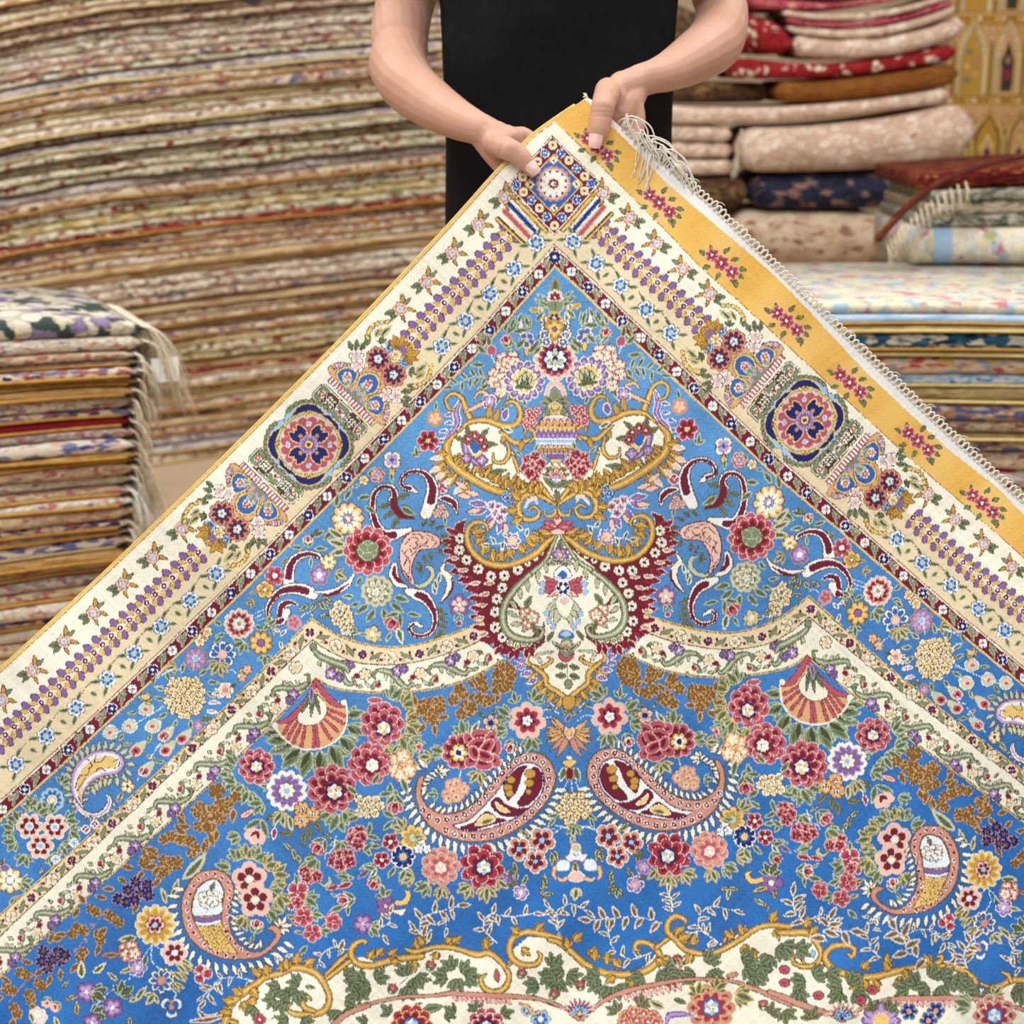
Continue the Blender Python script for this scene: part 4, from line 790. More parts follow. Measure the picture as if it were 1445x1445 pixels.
fan(830,640,90,-40,6,200,'K','k',.35,0); bud(655,640,52,-80,'P','R','K'); lf(640,690,80,110,'s','S')
# lone pinks, drooping buds, vines along the medallion (left)
for x,y in ((990,570),(1050,680)): fl(x,y,64,5,'P','r','R','p',20,.15,ow=1.2); fan(x+60,y-20,80,0,3,90,'S','s',.42); lf(x-60,y,70,180,'s','G',.4)
fl(1200,605,56,5,'P','r','R','p',0,.15); fl(950,470,40,4,'P','r','R','p'); lf(1010,770,90,120,'S','s',.4)
lf(1240,350,100,165,'r','p',.3,0,'R'); 
sprig([(1300,800),(1200,780),(1120,830),(1080,930)],62,'q','K','K','D',5); sprig([(850,940),(800,890),(860,850)],55,'q','K','K','D',4); sprig([(640,1020),(500,990),(380,1020),(290,1120)],66,'q','K','K','D',6)
fl(270,960,52,4,'P','p','P','W',20,.2); lf(200,920,80,-170,'s','G')
fl(68,815,84,6,'p','R','W','p',0,.28,'N',1.4); lf(140,870,80,30,'s','G'); lf(160,920,70,20,'s','G'); fl(20,990,60,8,'K','B','q','O',0,.36); lf(90,960,95,20,'s','G'); lf(60,1030,90,40,'s','G'); fl(65,1195,66,3,'w','B','q','O',90,.25); ln([(50,1070),(90,1100),(80,1140)],'w')
st([(250,1230),(310,1280),(420,1240)],[10,44,6],'q','K',1.2,core='D'); st([(200,1300),(320,1290),(440,1260)],[10,34,4],'q','K',1.2,core='D')
# far lower left bouquets
fr(0,1130,.218)
fl(1005,805,132,12,'Y','G','R','K',0,.42,ow=1.3); fl(1003,803,62,6,'p','R','b','R',0,.3)
lf(880,880,110,160,'s','Y',.4); fl(1130,985,84,6,'p','R','w','K',0,.25,'r',1.3); lf(1170,1030,90,20,'s','Y'); lf(1140,1060,100,30,'s','Y')
flo([(810,960),(850,950),(820,1000),(870,990)],46,5,'q','p','R',c2='K'); lf(770,990,120,165,'q','R',.35); fl(890,1080,60,5,'V','v','W','W',0,.2); lf(935,1060,60,-90,'D','s',.5); lf(860,1080,90,150,'s','Y')
for P in ([(985,930),(930,1010),(900,1060)],[(985,930),(980,1030),(1040,1100)],[(985,930),(1060,970)],[(870,1130),(720,1230),(620,1330)],[(1110,1210),(1140,1250),(1130,1280)]): ln(P,'w',1.0)
fl(1045,1165,82,8,'K','B','q','O',0,.34,'O',1.2); fan(1000,1250,90,120,3,90,'s','Y',.42); lf(1120,1110,100,30,'s','Y'); lf(1130,1180,70,20,'s','Y')
fl(1110,1335,70,3,'w','B','q','O',90,.25); el(1110,1300,14,12,'q')
fl(560,1238,66,5,'V','v','W','R',10,.22,ow=1.3); fan(600,1240,110,10,4,100,'D','s',.45); lf(530,1150,110,-100,'Y','K',.4); lf(600,1110,100,-20,'Y','K',.35,-.3); lf(500,1270,90,180,'Y','O',.3,-.3)
fl(728,1340,66,5,'V','v','W','R',30,.22,ow=1.3); fan(780,1260,110,-60,4,110,'D','s',.45); lf(840,1300,80,-30,'s','Y'); lf(880,1290,110,-60,'s','Y',.3); lf(500,1390,90,-100,'Y','O',.35); fan(600,1390,100,-20,4,110,'D','s',.45); fl(595,1440,60,5,'V','v','W','R',0,.22,ow=1.2)
flo([(260,1400),(240,1380)],46,6,'p','W','w',c2='K'); bud(305,1300,36,100,'p','r','p'); bud(365,1330,36,150,'p','r','p'); lf(190,1370,80,60,'s','Y',.35); lf(350,1400,100,60,'Y','s',.3); lf(400,1220,80,-60,'s','O'); lf(760,1160,80,-150,'s','Y'); lf(830,1390,90,70,'s','O',.3)
fl(1310,1120,62,3,'P','r','q','W',0,.2); sprig([(1440,1160),(1370,1220),(1330,1290)],80,'q','K','K','D',3)
# ---- centre axis blossoms ------------------------------------------------------
fr(770,930,.2215,False)
sp([(120,240),(180,240),(190,280),(165,320),(150,345),(125,320),(105,285)],'G','O',1.2); 
for d in (-150,-30): lf(148,360,60,d,'s','O',.5)
lf(148,380,60,-90,'S','O',.5,0); lf(130,400,60,-60,'V','v',.5,0)
for d in (-175,-155,-200,-5,-25,20,215-360,150,170): lf(150,470,150,d,'T','O',.2,.18 if abs(d)>90 else -.18,0)
for d,l in ((180,140),(165,150),(150,160),(130,170),(110,180),(0,140),(15,150),(30,160),(50,170),(70,180)): lf(150,470,l,d,'q' if l>160 else 'T','O',.2,.12 if d>90 else -.12,0)
sp([(115,470),(125,430),(150,440),(175,430),(190,465),(152,520)],'p','O',1.1); el(148,472,18,18,'Y',0,'O',.8); ln([(152,520),(152,600)],'O'); el(150,632,18,14,'W',0,'O',1)
sp([(105,655),(150,640),(195,650),(175,680),(150,695),(120,680)],'Y','O',1)
lf(120,690,90,95,'S','W',.5,.2); lf(190,690,90,85,'S','W',.5,-.2); sp([(130,760),(135,700),(155,690),(175,710),(170,765)],'R','G',1.2)
ln([(165,780),(170,860)],'w'); ln([(140,780),(110,840)],'w'); ln([(190,780),(220,840)],'w')
for x,y,d in ((80,990,160),(60,1010,120),(260,990,20),(280,1010,60)): lf(x,y,75,d,'S','s')
flo(pack(175,940,108,105,46,8),27,4,'Y','U','O',c2='K')
fan(180,1060,90,90,5,130,'s','S',.42); lf(170,1120,60,90,'s','Y')
for P in ([(60,1060),(120,1070),(150,1080)],[(230,1070),(300,1080),(340,1100)],[(0,1090),(60,1080)],[(188,1130),(188,1180)]): ln(P,'w')
sp([(150,1240),(165,1180),(195,1170),(220,1185),(230,1240),(265,1245),(240,1290),(195,1280),(150,1290),(125,1260)],'w','P',1.3); st([(175,1240),(195,1255),(215,1240)],5,'R'); sp([(165,1190),(195,1175),(220,1190),(215,1225),(175,1225)],'s','K',1)
lf(190,1290,110,90,'s','P',.4,0); sp([(60,1340),(90,1280),(150,1290),(150,1340),(110,1350)],'w','S',1.2); sp([(330,1340),(310,1280),(250,1280),(245,1340),(280,1350)],'w','S',1.2)
for x,s in ((60,1),(340,-1)): st([(x,1330),(x-10*s,1370),(x+5*s,1400)],[22,20,6],'Y','P',1)
sp([(140,1400),(165,1360),(200,1350),(240,1370),(250,1400),(195,1420)],'p','W',1.2); st([(130,1400),(100,1410),(80,1395)],[20,16,6],'Y','P',1); st([(255,1400),(290,1410),(310,1395)],[20,16,6],'Y','P',1); fan(195,1460,80,90,3,60,'s','Y',.5)
# vines across the middle
fr(780,1150,.2284,False)
sprig([(60,770),(10,640),(100,550),(200,590)],72,'q','K','K','D',7); sprig([(680,670),(520,630),(380,640),(240,650)],84,'q','K','K','D',9,.4)
sprig([(610,850),(480,890),(370,820),(340,700)],70,'q','K','K','D',7); sprig([(740,600),(735,540),(720,480)],66,'q','K','K','D',5); sprig([(1040,800),(900,680),(960,570),(1120,590)],72,'q','K','K','D',8); sprig([(1040,800),(920,720),(860,730)],60,'q','K','K','D',3)
fl(510,430,52,5,'V','v','Y','W',0,.28); lf(540,400,50,-60,'S','O'); fan(400,450,80,120,4,120,'s','O',.4); fl(560,320,46,5,'V','v','s','v',0,.2); fan(540,270,70,-110,3,60,'S','O')
fan(1090,450,80,90,3,150,'s','O',.4); lf(1240,520,90,20,'s','O'); lf(1310,540,60,60,'s','O')
fl(1350,420,70,5,'V','V','K','R',0,.25,ow=1.2); fan(1345,370,95,-90,4,130,'D','s',.45); st([(1290,400),(1230,410),(1200,370),(1220,350)],[26,30,24,8],'Y','O',1.1); lf(1330,450,100,175,'Y','O',.3,-.2); lf(1370,460,60,80,'Y','O',.4)
fr(480,1150,.2145,False)
sprig([(590,830),(530,780),(540,680),(640,640),(770,600)],86,'q','K','K','D',9,.36); sprig([(580,830),(500,760)],80,'q','K','K','D',2); sprig([(1030,840),(950,760),(950,690),(1010,650),(1110,670),(1270,650)],72,'q','K','K','D',11,.34)
fl(150,715,64,5,'V','v','p','R',20,.22,ow=1.2); fan(200,740,90,20,4,110,'S','s',.45); fl(300,600,66,5,'V','V','p','R',0,.2,ow=1.2); fan(290,540,85,-110,3,110,'S','s',.45); st([(370,580),(430,570),(450,520),(430,500)],[24,34,26,8],'Y','O',1.1); st([(340,630),(400,640),(430,620)],[14,34,6],'K','O',1.1); lf(280,650,70,100,'Y','O',.35)
sprig([(240,750),(320,710),(330,650)],66,'q','K','K','D',3); lf(280,790,70,50,'q','K',.35); lf(20,820,90,100,'q','K',.35); fl(1190,510,50,5,'V','v','K','W',0,.28); fan(1150,470,60,-120,3,80,'S','O'); fan(1330,530,80,-20,3,150,'s','O',.35); sprig([(1440,740),(1420,650),(1380,610)],70,'q','K','K','D',3)
sprig([(760,600),(700,660),(700,740)],66,'q','K','K','D',2)
# ================= centre medallion: gold scrolls on cream ==========================
fr(0,0,1,False)
MED=[(240,1520),(300,1452),(320,1436),(327,1415),(343,1400),(363,1386),(391,1376),(415,1366),(440,1372),(459,1384),(494,1356),(510,1350),(545,1364),(585,1352),(620,1338),(660,1340),(697,1352),(716,1366),(722,1342),(745,1322),(780,1324),(812,1345),(838,1368),(862,1372),(893,1376),(918,1356),(930,1338),(944,1320),(958,1330),(985,1342),(1020,1338),(1048,1312),(1085,1310),(1128,1312),(1150,1330),(1160,1345),(1175,1372),(1215,1385),(1255,1372),(1300,1364),(1340,1366),(1365,1380),(1380,1396),(1400,1394),(1445,1382),(1540,1376),(1540,1520)]
po(MED,'K')
fr(480,1150,.2145,False)
gs=lambda P,w:st(P,w,'G','O',1.4,core='Y',cw=.28)
gs([(-90,1050),(0,960),(90,890)],[30,30,26])
gs([(160,850),(170,835),(130,830),(80,870),(75,930),(120,980),(210,990),(320,960),(430,940),(540,930)],[10,20,34,40,40,44,48,46,48,40])
gs([(430,880),(480,900),(540,890),(620,870),(720,870),(800,890),(900,920),(980,910),(1060,970),(1110,1050),(1090,1130),(1020,1165),(950,1140),(925,1080),(960,1050)],[8,34,30,34,36,34,44,40,34,34,40,40,36,28,10])
gs([(1100,1000),(1140,960)],[16,18])
gs([(1300,900),(1320,930),(1290,980),(1200,985),(1130,940),(1115,860),(1150,800),(1230,770),(1310,780),(1400,800),(1450,810)],[8,26,36,40,44,44,40,44,44,36,34])
for x,y,d in ((190,950,-80),(240,930,-70),(320,930,-60),(520,880,-130),(560,850,-150),(700,850,-60),(740,840,-50),(950,870,-90),(970,880,-120),(480,960,60),(640,900,100),(1180,780,-160),(1290,760,-60),(1190,880,20),(330,970,-20)): lf(x,y,75,d,'G','O',.5,.3,'Y')
for x,y,d in ((120,1110,170),(160,1090,-160),(200,1130,170),(230,1080,-30),(430,1060,-100),(470,1080,60),(500,1060,40),(450,1130,90),(700,1060,170),(740,1020,-120),(800,1040,-40),(830,1060,20),(760,1080,80),(1300,1110,160),(1400,1000,-80),(1400,1060,170),(1420,1100,60)): fan(x,y,110,d,4,90,'S','D',.45)
for x,y in ((590,1000),(340,1150),(1190,1050),(1400,1190)): bud(x,y,38,-60,'P','q','O')
ln([(590,1060),(610,1100),(660,1110),(710,1080)],'O',1.2); ln([(390,1120),(450,1060)],'O'); lf(1040,1100,90,-110,'P','k',.4,.2,0)
st([(-60,1400),(0,1340),(60,1280),(200,1240),(400,1200),(600,1190),(720,1175),(800,1180),(1000,1190),(1150,1195),(1300,1210),(1450,1260)],[26,26,24,20,18,18,26,30,34,26,20,20],'q','k',1.2)
for k in range(12): lf(740+k*32,1190+k*2,50,35,'p','P',.4,.2,0)
lf(20,1290,80,-20,'S','D',.4); lf(540,1290,140,-20,'S','D',.4,.1); lf(480,1260,60,-30,'S','D'); fan(330,1310,90,-140,3,90,'S','D',.45); fan(690,1310,80,10,3,90,'S','D',.45); fan(890,1290,80,-90,5,150,'S','D',.45); fan(1060,1310,90,-20,3,80,'S','D',.45); fan(180,1360,80,-170,3,80,'S','D',.45); fan(760,1300,90,-160,3,90,'S','D',.45)
peony(470,1385,140,'r','R','Y',0,'b','W','B',10); peony(960,1395,130,'P','R','K',0,'b','W','N',10); fl(1230,1285,40,4,'b','B','w','q',0,.3); fl(1320,1345,64,6,'b','B','W','O',0,.3); st([(1180,1240),(1230,1260),(1270,1310),(1330,1290)],[6,16,14,6],'Y','O',1)
fr(230,1180,.2007,False)
gs([(1140,1010),(1310,880)],[30,34])
gs([(400,1400),(440,1300),(470,1190),(550,1110),(640,1050),(720,990),(810,970),(900,930),(990,930),(1080,970),(1140,1050),(1170,1140),(1140,1220),(1060,1250),(960,1255),(900,1240),(865,1200),(900,1180)],[50,60,60,60,50,44,44,50,56,52,44,44,48,52,44,34,30,10])
gs([(1060,1230),(990,1200),(985,1150),(1020,1130),(1040,1150)],[34,40,34,24,8])
for x,y,d in ((690,980,-160),(740,980,-120),(940,900,-100),(1000,910,-50),(830,950,-80),(880,940,-120),(620,1070,40),(560,1110,-170),(500,1160,170),(480,1230,160),(560,1160,60),(470,1300,20),(620,1130,70)): lf(x,y,88,d,'G','O',.55,.3,'Y')
for x,y,d in ((820,1060,170),(900,1060,90),(880,1100,140),(940,1100,60),(790,1140,150),(840,1160,110),(960,1040,-150),(1280,990,-30),(1320,1040,20),(1380,1080,70),(1280,1150,10),(1220,1220,100),(880,1290,170),(970,1300,20),(650,1200,120)): fan(x,y,105,d,4,90,'S','D',.45)
ln([(540,1190),(640,1260),(760,1290),(810,1200)],'O',1.2); fl(680,1290,44,5,'P','r','K','O',0,.2); lf(1000,1060,70,-10,'s','O',.4,.3)
st([(1200,1330),(1290,1250),(1450,1190)],[40,34,24],'q','k',1.2)
fr(780,1150,.2284,False)
gs([(-20,770),(40,790),(120,850),(200,920),(300,970),(400,985),(520,980),(610,940),(660,880),(640,830),(580,790),(520,790),(510,830),(545,840)],[30,34,40,44,44,44,48,46,44,36,32,34,24,8])
gs([(640,820),(730,750)],[24,28]); gs([(820,670),(815,645),(760,625),(715,660),(710,720),(760,770),(820,830),(900,855),(1000,850),(1090,810),(1170,760),(1260,700),(1350,680),(1460,690)],[10,26,34,38,40,40,38,34,34,36,40,36,36,36])
gs([(1060,780),(1075,750),(1100,715)],[22,26,10])
for x,y,d in ((130,780,-60),(100,830,-120),(230,880,-80),(260,900,-100),(340,920,-110),(420,940,-150),(470,1000,60),(380,990,120),(760,740,-60),(780,770,-30),(870,810,-100),(860,860,110),(1120,760,-160),(1180,800,60),(1220,830,40),(1180,740,-130),(1350,660,-80),(1380,700,60),(640,890,20),(680,880,20)): lf(x,y,78,d,'G','O',.5,.3,'Y')
for x,y,d in ((60,950,150),(90,990,20),(20,1000,150),(300,1040,170),(350,1060,110),(400,1050,60),(280,1010,-160),(560,1000,150),(640,990,20),(700,960,-20),(700,1000,20),(880,990,165),(960,920,-60),(980,960,60),(1170,900,-20),(1190,940,40),(1260,960,20),(1230,1000,50),(1380,830,20),(1350,870,120)): fan(x,y,110,d,4,90,'S','D',.45)
for x,y in ((170,1060),(770,900),(1300,1180)): bud(x,y,36,-90,'P','q','O')
el(1110,990,36,14,'q',-10,'k'); st([(770,880),(795,910),(780,960)],[10,20,6],'q','k',1)
st([(180,1260),(280,1170),(420,1100),(600,1055),(800,1020),(960,1015),(1120,1030),(1260,1080),(1400,1140),(1470,1170)],[22,22,26,26,18,16,16,24,30,28],'q','k',1.2); st([(160,1260),(60,1190),(-30,1150)],[20,18,14],'q','k',1.2)
for k in range(10): lf(440+k*36,1110-k*8,56,45,'p','P',.4,.2,0)
for k in range(9):
    a=-165+k*19; lf(165,1230,110,a,'P','K',.26,0,'R')
for k in range(7): a=-160+k*23; lf(165,1235,70,a,'b','N',.3,0,0)
lf(165,1245,40,-90,'Y','O',.7,0,0)
peony(980,1190,150,'q','r','Y',0,'s','W','B',10); fan(900,1110,90,-110,4,120,'S','Y',.42); fan(1010,1080,90,-60,4,120,'S','Y',.42); fan(1130,1110,120,10,5,100,'S','Y',.42); st([(700,1290),(720,1240),(790,1230),(880,1240)],[20,44,40,8],'V','W',1.2,core='v')
flo([(450,1250),(500,1220),(560,1230),(620,1250),(520,1270),(590,1280),(440,1290),(640,1290)],44,5,'T','K','r',c2='P'); fan(400,1220,90,-130,4,110,'S','O',.42); fan(540,1180,90,-60,4,110,'S','O',.42); lf(750,1140,80,10,'S','D',.4); lf(690,1190,110,-165,'s','G',.36); fan(1340,1230,90,-50,4,110,'S','O',.42)
fr(1100,1130,.2388,False)
gs([(100,960),(70,930),(110,920),(150,960)],[14,24,14,6])
gs([(0,780),(80,780),(160,780),(220,840),(245,910),(210,970),(140,980),(80,960)],[34,44,44,34,30,30,30,16])
gs([(400,900),(430,920),(445,880),(400,855),(320,860),(270,910),(290,970),(350,1010),(450,1040),(560,1040),(680,1010),(760,990),(880,970),(1000,980),(1100,1010),(1160,1070),(1140,1100),(1100,1080)],[8,24,24,30,36,36,40,44,46,44,44,30,26,28,34,34,24,8])
gs([(920,960),(950,950),(960,920),(930,920)],[30,30,24,10]); gs([(1190,1080),(1240,1100),(1310,1090),(1370,1060),(1450,1060)],[14,24,34,40,36]); gs([(1370,1070),(1350,1030),(1310,1010)],[26,26,8])
for x,y,d in ((160,750,-100),(180,790,-60),(490,1000,-70),(440,1070,70),(500,1060,60),(560,1060,50),(640,970,-110),(660,1000,-150),(700,1040,60),(730,1000,40),(900,960,-150)): lf(x,y,72,d,'G','O',.5,.3,'Y')
for x,y,d in ((20,860,20),(100,880,0),(150,1060,160),(200,1040,-30),(280,1030,0),(110,1120,80),(370,1110,170),(420,1090,-60),(440,1130,40),(360,1130,110),(760,1110,170),(820,1080,-150),(900,1050,-60),(960,1050,-20),(1010,1060,20),(880,1100,150),(940,1100,60),(1050,1070,10),(1180,1120,160),(1210,1120,40),(1380,1110,30),(1420,1120,60)): fan(x,y,105,d,4,90,'S','D',.45)
for x,y in ((30,1000),(30,1075),(230,1150),(550,1120),(480,1180)): el(x,y,30,24,'P',0,'k'); el(x-4,y+2,14,10,'r')
st([(-60,1130),(20,1160),(140,1210),(260,1250),(380,1300)],[22,30,34,30,20],'q','k',1.2); st([(390,1290),(480,1230),(620,1180),(760,1170),(900,1170),(1040,1165),(1180,1170),(1320,1200),(1460,1240)],[18,18,20,32,34,26,20,18,18],'q','k',1.2)
for k in range(11): lf(690+k*32,1180,50,40,'p','P',.4,.2,0)
for k in range(9): lf(375,1290,110,-165+k*19,'q','K',.26,0,'r')
for k in range(7): lf(375,1292,70,-160+k*23,'b','N',.3,0,0)
fl(600,1300,120,12,'V','v','Y','K',0,.4); fan(640,1240,90,-60,4,110,'S','O',.42); fan(560,1240,80,-120,3,90,'S','O',.42)
for x,y in ((765,1245),(925,1240),(880,1300)): fl(x,y,54,6,'B','N','q','Y',0,.3,ow=1.2)
peony(1270,1270,130,'q','r','K',0,'b','W','B',10); fan(1130,1210,110,-170,5,100,'S','s',.42); fan(1270,1150,80,-60,3,90,'s','G',.42); fan(190,1290,90,-100,4,130,'S','O',.42); fan(30,1240,100,60,4,110,'S','O',.42)
lf(200,880,50,90,'b','B',.5,0,0)
# vines on the right, mirrored motifs are already there
sprig([(280,840),(260,770),(320,770),(420,770)],95,'q','K','K','D',4,.42); sprig([(290,740),(300,700)],80,'q','K','K','D',2,.4); sprig([(600,930),(540,870),(520,780)],66,'q','K','K','D',5); sprig([(880,940),(760,900),(740,820),(690,760)],96,'q','K','K','D',7,.4); sprig([(1110,990),(1090,900),(1150,810)],76,'q','K','K','D',7,.36); sprig([(1445,990),(1370,970),(1370,900),(1400,850)],64,'q','K','K','D',5); sprig([(150,720),(90,650),(80,560)],80,'q','K','K','D',6,.34)
ln([(640,720),(700,680)],'w')
# ================================================================== the place
import bpy, bmesh
from mathutils import Vector, Matrix
C=bpy.context.scene.collection
sc=bpy.context.scene
CAMZ=1.15; PITCH=math.radians(15.0); FPX=2332.0
sn,cs=math.sin(PITCH),math.cos(PITCH)
def yc(y): return -(np.asarray(y,float)-722.5)/FPX
def at(x,y,t):
    """point seen at (x,y) of the photograph, t metres in front of the lens"""
    X=(np.asarray(x,float)-722.5)/FPX; Y=yc(y)
    return np.stack([X*t,t*(cs+Y*sn),CAMZ+t*(-sn+Y*cs)],-1)
def V(x,y,t): return Vector(at(x,y,t).tolist())
def lin(c):
    c=np.asarray(c,float)/255.; return np.where(c<=.04045,c/12.92,((c+.055)/1.055)**2.4)
def tag(o,label=None,cat=None,group=None,kind=None):
    if label: o['label']=label
    if cat: o['category']=cat
    if group: o['group']=group
    if kind: o['kind']=kind
    return o
def empty(name,loc=(0,0,0)):
    o=bpy.data.objects.new(name,None); C.objects.link(o); o.location=loc; o.empty_display_size=.05
    bpy.context.view_layer.update(); return o
def link(name,me,mat,parent=None,smooth=True):
    o=bpy.data.objects.new(name,me); C.objects.link(o)
    if mat:
        for m in (mat if isinstance(mat,(list,tuple)) else [mat]): me.materials.append(m)
    if smooth and len(me.polygons): me.polygons.foreach_set('use_smooth',np.ones(len(me.polygons),bool))
    if parent:
        o.parent=parent; bpy.context.view_layer.update(); o.matrix_parent_inverse=parent.matrix_world.inverted()
    return o
def mesh(name,v,f,uv=None):
    me=bpy.data.meshes.new(name); me.from_pydata([tuple(p) for p in v],[],[tuple(q) for q in f])
    if uv is not None:
        l=me.uv_layers.new(name='weave'); idx=np.zeros(len(me.loops),int); me.loops.foreach_get('vertex_index',idx)
        l.data.foreach_set('uv',np.asarray(uv,float)[idx].ravel())
    me.update(); return me
# ------------------------------------------------------------------ materials
def mat(name,col,rough=.7,spec=.3,noise=None,bump=None,sheen=0,nscale=60):
    m=bpy.data.materials.new(name); m.use_nodes=True; nt=m.node_tree; b=nt.nodes['Principled BSDF']
    b.inputs['Roughness'].default_value=rough; b.inputs['Specular IOR Level'].default_value=spec
    b.inputs['Base Color'].default_value=(*lin(col),1); b.inputs['Sheen Weight'].default_value=sheen
    tc=nt.nodes.new('ShaderNodeTexCoord')
    if noise:
        n=nt.nodes.new('ShaderNodeTexNoise'); n.inputs['Scale'].default_value=nscale; n.inputs['Detail'].default_value=5
        nt.links.new(tc.outputs['Object'],n.inputs['Vector'])
        r=nt.nodes.new('ShaderNodeValToRGB'); r.color_ramp.elements[0].position=.3; r.color_ramp.elements[1].position=.7
        r.color_ramp.elements[0].color=(*lin(col),1); r.color_ramp.elements[1].color=(*lin(noise),1)
        nt.links.new(n.outputs['Fac'],r.inputs['Fac']); nt.links.new(r.outputs['Color'],b.inputs['Base Color'])
    if bump:
        n=nt.nodes.new('ShaderNodeTexNoise'); n.inputs['Scale'].default_value=bump[0]; n.inputs['Detail'].default_value=3
        nt.links.new(tc.outputs['Object'],n.inputs['Vector'])
        u=nt.nodes.new('ShaderNodeBump'); u.inputs['Strength'].default_value=bump[1]; u.inputs['Distance'].default_value=bump[2]
        nt.links.new(n.outputs['Fac'],u.inputs['Height']); nt.links.new(u.outputs['Normal'],b.inputs['Normal'])
    return m
def rugmat(name,cols,sx=28,sy=70,edge=.55,seed=0):
    """woven pile: small cells of the given colours (with their shares) along the weave"""
    m=bpy.data.materials.new(name); m.use_nodes=True; nt=m.node_tree; N=nt.nodes.new; Lk=nt.links.new; b=nt.nodes['Principled BSDF']
    b.inputs['Roughness'].default_value=.85; b.inputs['Specular IOR Level'].default_value=.15
    uv=N('ShaderNodeUVMap'); uv.uv_map='weave'; mp=N('ShaderNodeMapping'); mp.inputs['Scale'].default_value=(sx,sy,1); mp.inputs['Location'].default_value=(seed*3.7,seed*1.3,0)
    oi=N('ShaderNodeObjectInfo'); ad=N('ShaderNodeVectorMath'); ad.operation='ADD'; ml=N('ShaderNodeMath'); ml.operation='MULTIPLY'; ml.inputs[1].default_value=37.0
    Lk(oi.outputs['Random'],ml.inputs[0]); cx=N('ShaderNodeCombineXYZ'); Lk(ml.outputs[0],cx.inputs['X']); Lk(ml.outputs[0],cx.inputs['Y'])
    Lk(uv.outputs['UV'],mp.inputs['Vector']); Lk(mp.outputs['Vector'],ad.inputs[0]); Lk(cx.outputs['Vector'],ad.inputs[1])
    nz=N('ShaderNodeTexNoise'); nz.inputs['Scale'].default_value=.35; nz.inputs['Detail'].default_value=2
    Lk(ad.outputs[0],nz.inputs['Vector'])
    dn=N('ShaderNodeTexNoise'); dn.inputs['Scale'].default_value=1.6; dn.inputs['Detail'].default_value=3; Lk(ad.outputs[0],dn.inputs['Vector'])
    dm=N('ShaderNodeVectorMath'); dm.operation='MULTIPLY_ADD'; dm.inputs[1].default_value=(1.1,1.1,0); Lk(dn.outputs['Color'],dm.inputs[0]); Lk(ad.outputs[0],dm.inputs[2])
    vo=N('ShaderNodeTexVoronoi'); vo.inputs['Scale'].default_value=1.0; vo.inputs['Randomness'].default_value=.9; Lk(dm.outputs[0],vo.inputs['Vector'])
    v2=N('ShaderNodeTexVoronoi'); v2.feature='DISTANCE_TO_EDGE'; v2.inputs['Scale'].default_value=1.0; v2.inputs['Randomness'].default_value=.9; Lk(dm.outputs[0],v2.inputs['Vector'])
    sep=N('ShaderNodeSeparateColor'); Lk(vo.outputs['Color'],sep.inputs['Color'])
    mx=N('ShaderNodeMath'); mx.operation='MULTIPLY_ADD'; mx.inputs[1].default_value=.62; Lk(sep.outputs['Red'],mx.inputs[0])
    n2=N('ShaderNodeMath'); n2.operation='MULTIPLY'; n2.inputs[1].default_value=.4; Lk(nz.outputs['Fac'],n2.inputs[0]); Lk(n2.outputs[0],mx.inputs[2])
    r=N('ShaderNodeValToRGB'); r.color_ramp.interpolation='CONSTANT'; e=r.color_ramp.elements; tot=sum(w for c,w in cols); p=0
    for i,(c,w) in enumerate(cols):
        q=.1+.82*p/tot
        if i==0: e[0].position=0; e[0].color=(*lin(c),1)
        elif i==1: e[1].position=q; e[1].color=(*lin(c),1)
        else: k=e.new(q); k.color=(*lin(c),1)
        p+=w
    Lk(mx.outputs[0],r.inputs['Fac'])
    fn=N('ShaderNodeTexNoise'); fn.inputs['Scale'].default_value=5; fn.inputs['Detail'].default_value=4; Lk(ad.outputs[0],fn.inputs['Vector'])
    mr=N('ShaderNodeMapRange'); mr.inputs['To Min'].default_value=.72; mr.inputs['To Max'].default_value=1.22; Lk(fn.outputs['Fac'],mr.inputs['Value'])
    mm=N('ShaderNodeMix'); mm.data_type='RGBA'; mm.blend_type='MULTIPLY'; mm.inputs['Factor'].default_value=1
    em=N('ShaderNodeMapRange'); em.inputs['From Max'].default_value=.12; em.inputs['To Min'].default_value=edge; em.inputs['To Max'].default_value=0; Lk(v2.outputs['Distance'],em.inputs['Value'])
    e2=N('ShaderNodeMix'); e2.data_type='RGBA'; e2.inputs['B'].default_value=(*lin(cols[-1][0] if len(cols)<4 else cols[3][0]),1); Lk(em.outputs['Result'],e2.inputs['Factor']); Lk(r.outputs['Color'],e2.inputs['A'])
    Lk(e2.outputs['Result'],mm.inputs['A']); cc=N('ShaderNodeCombineColor'); 
    for k in ('Red','Green','Blue'): Lk(mr.outputs['Result'],cc.inputs[k])
    Lk(cc.outputs['Color'],mm.inputs['B']); Lk(mm.outputs['Result'],b.inputs['Base Color'])
    bp=N('ShaderNodeBump'); bp.inputs['Strength'].default_value=.5; bp.inputs['Distance'].default_value=.004; Lk(fn.outputs['Fac'],bp.inputs['Height']); Lk(bp.outputs['Normal'],b.inputs['Normal'])
    return m
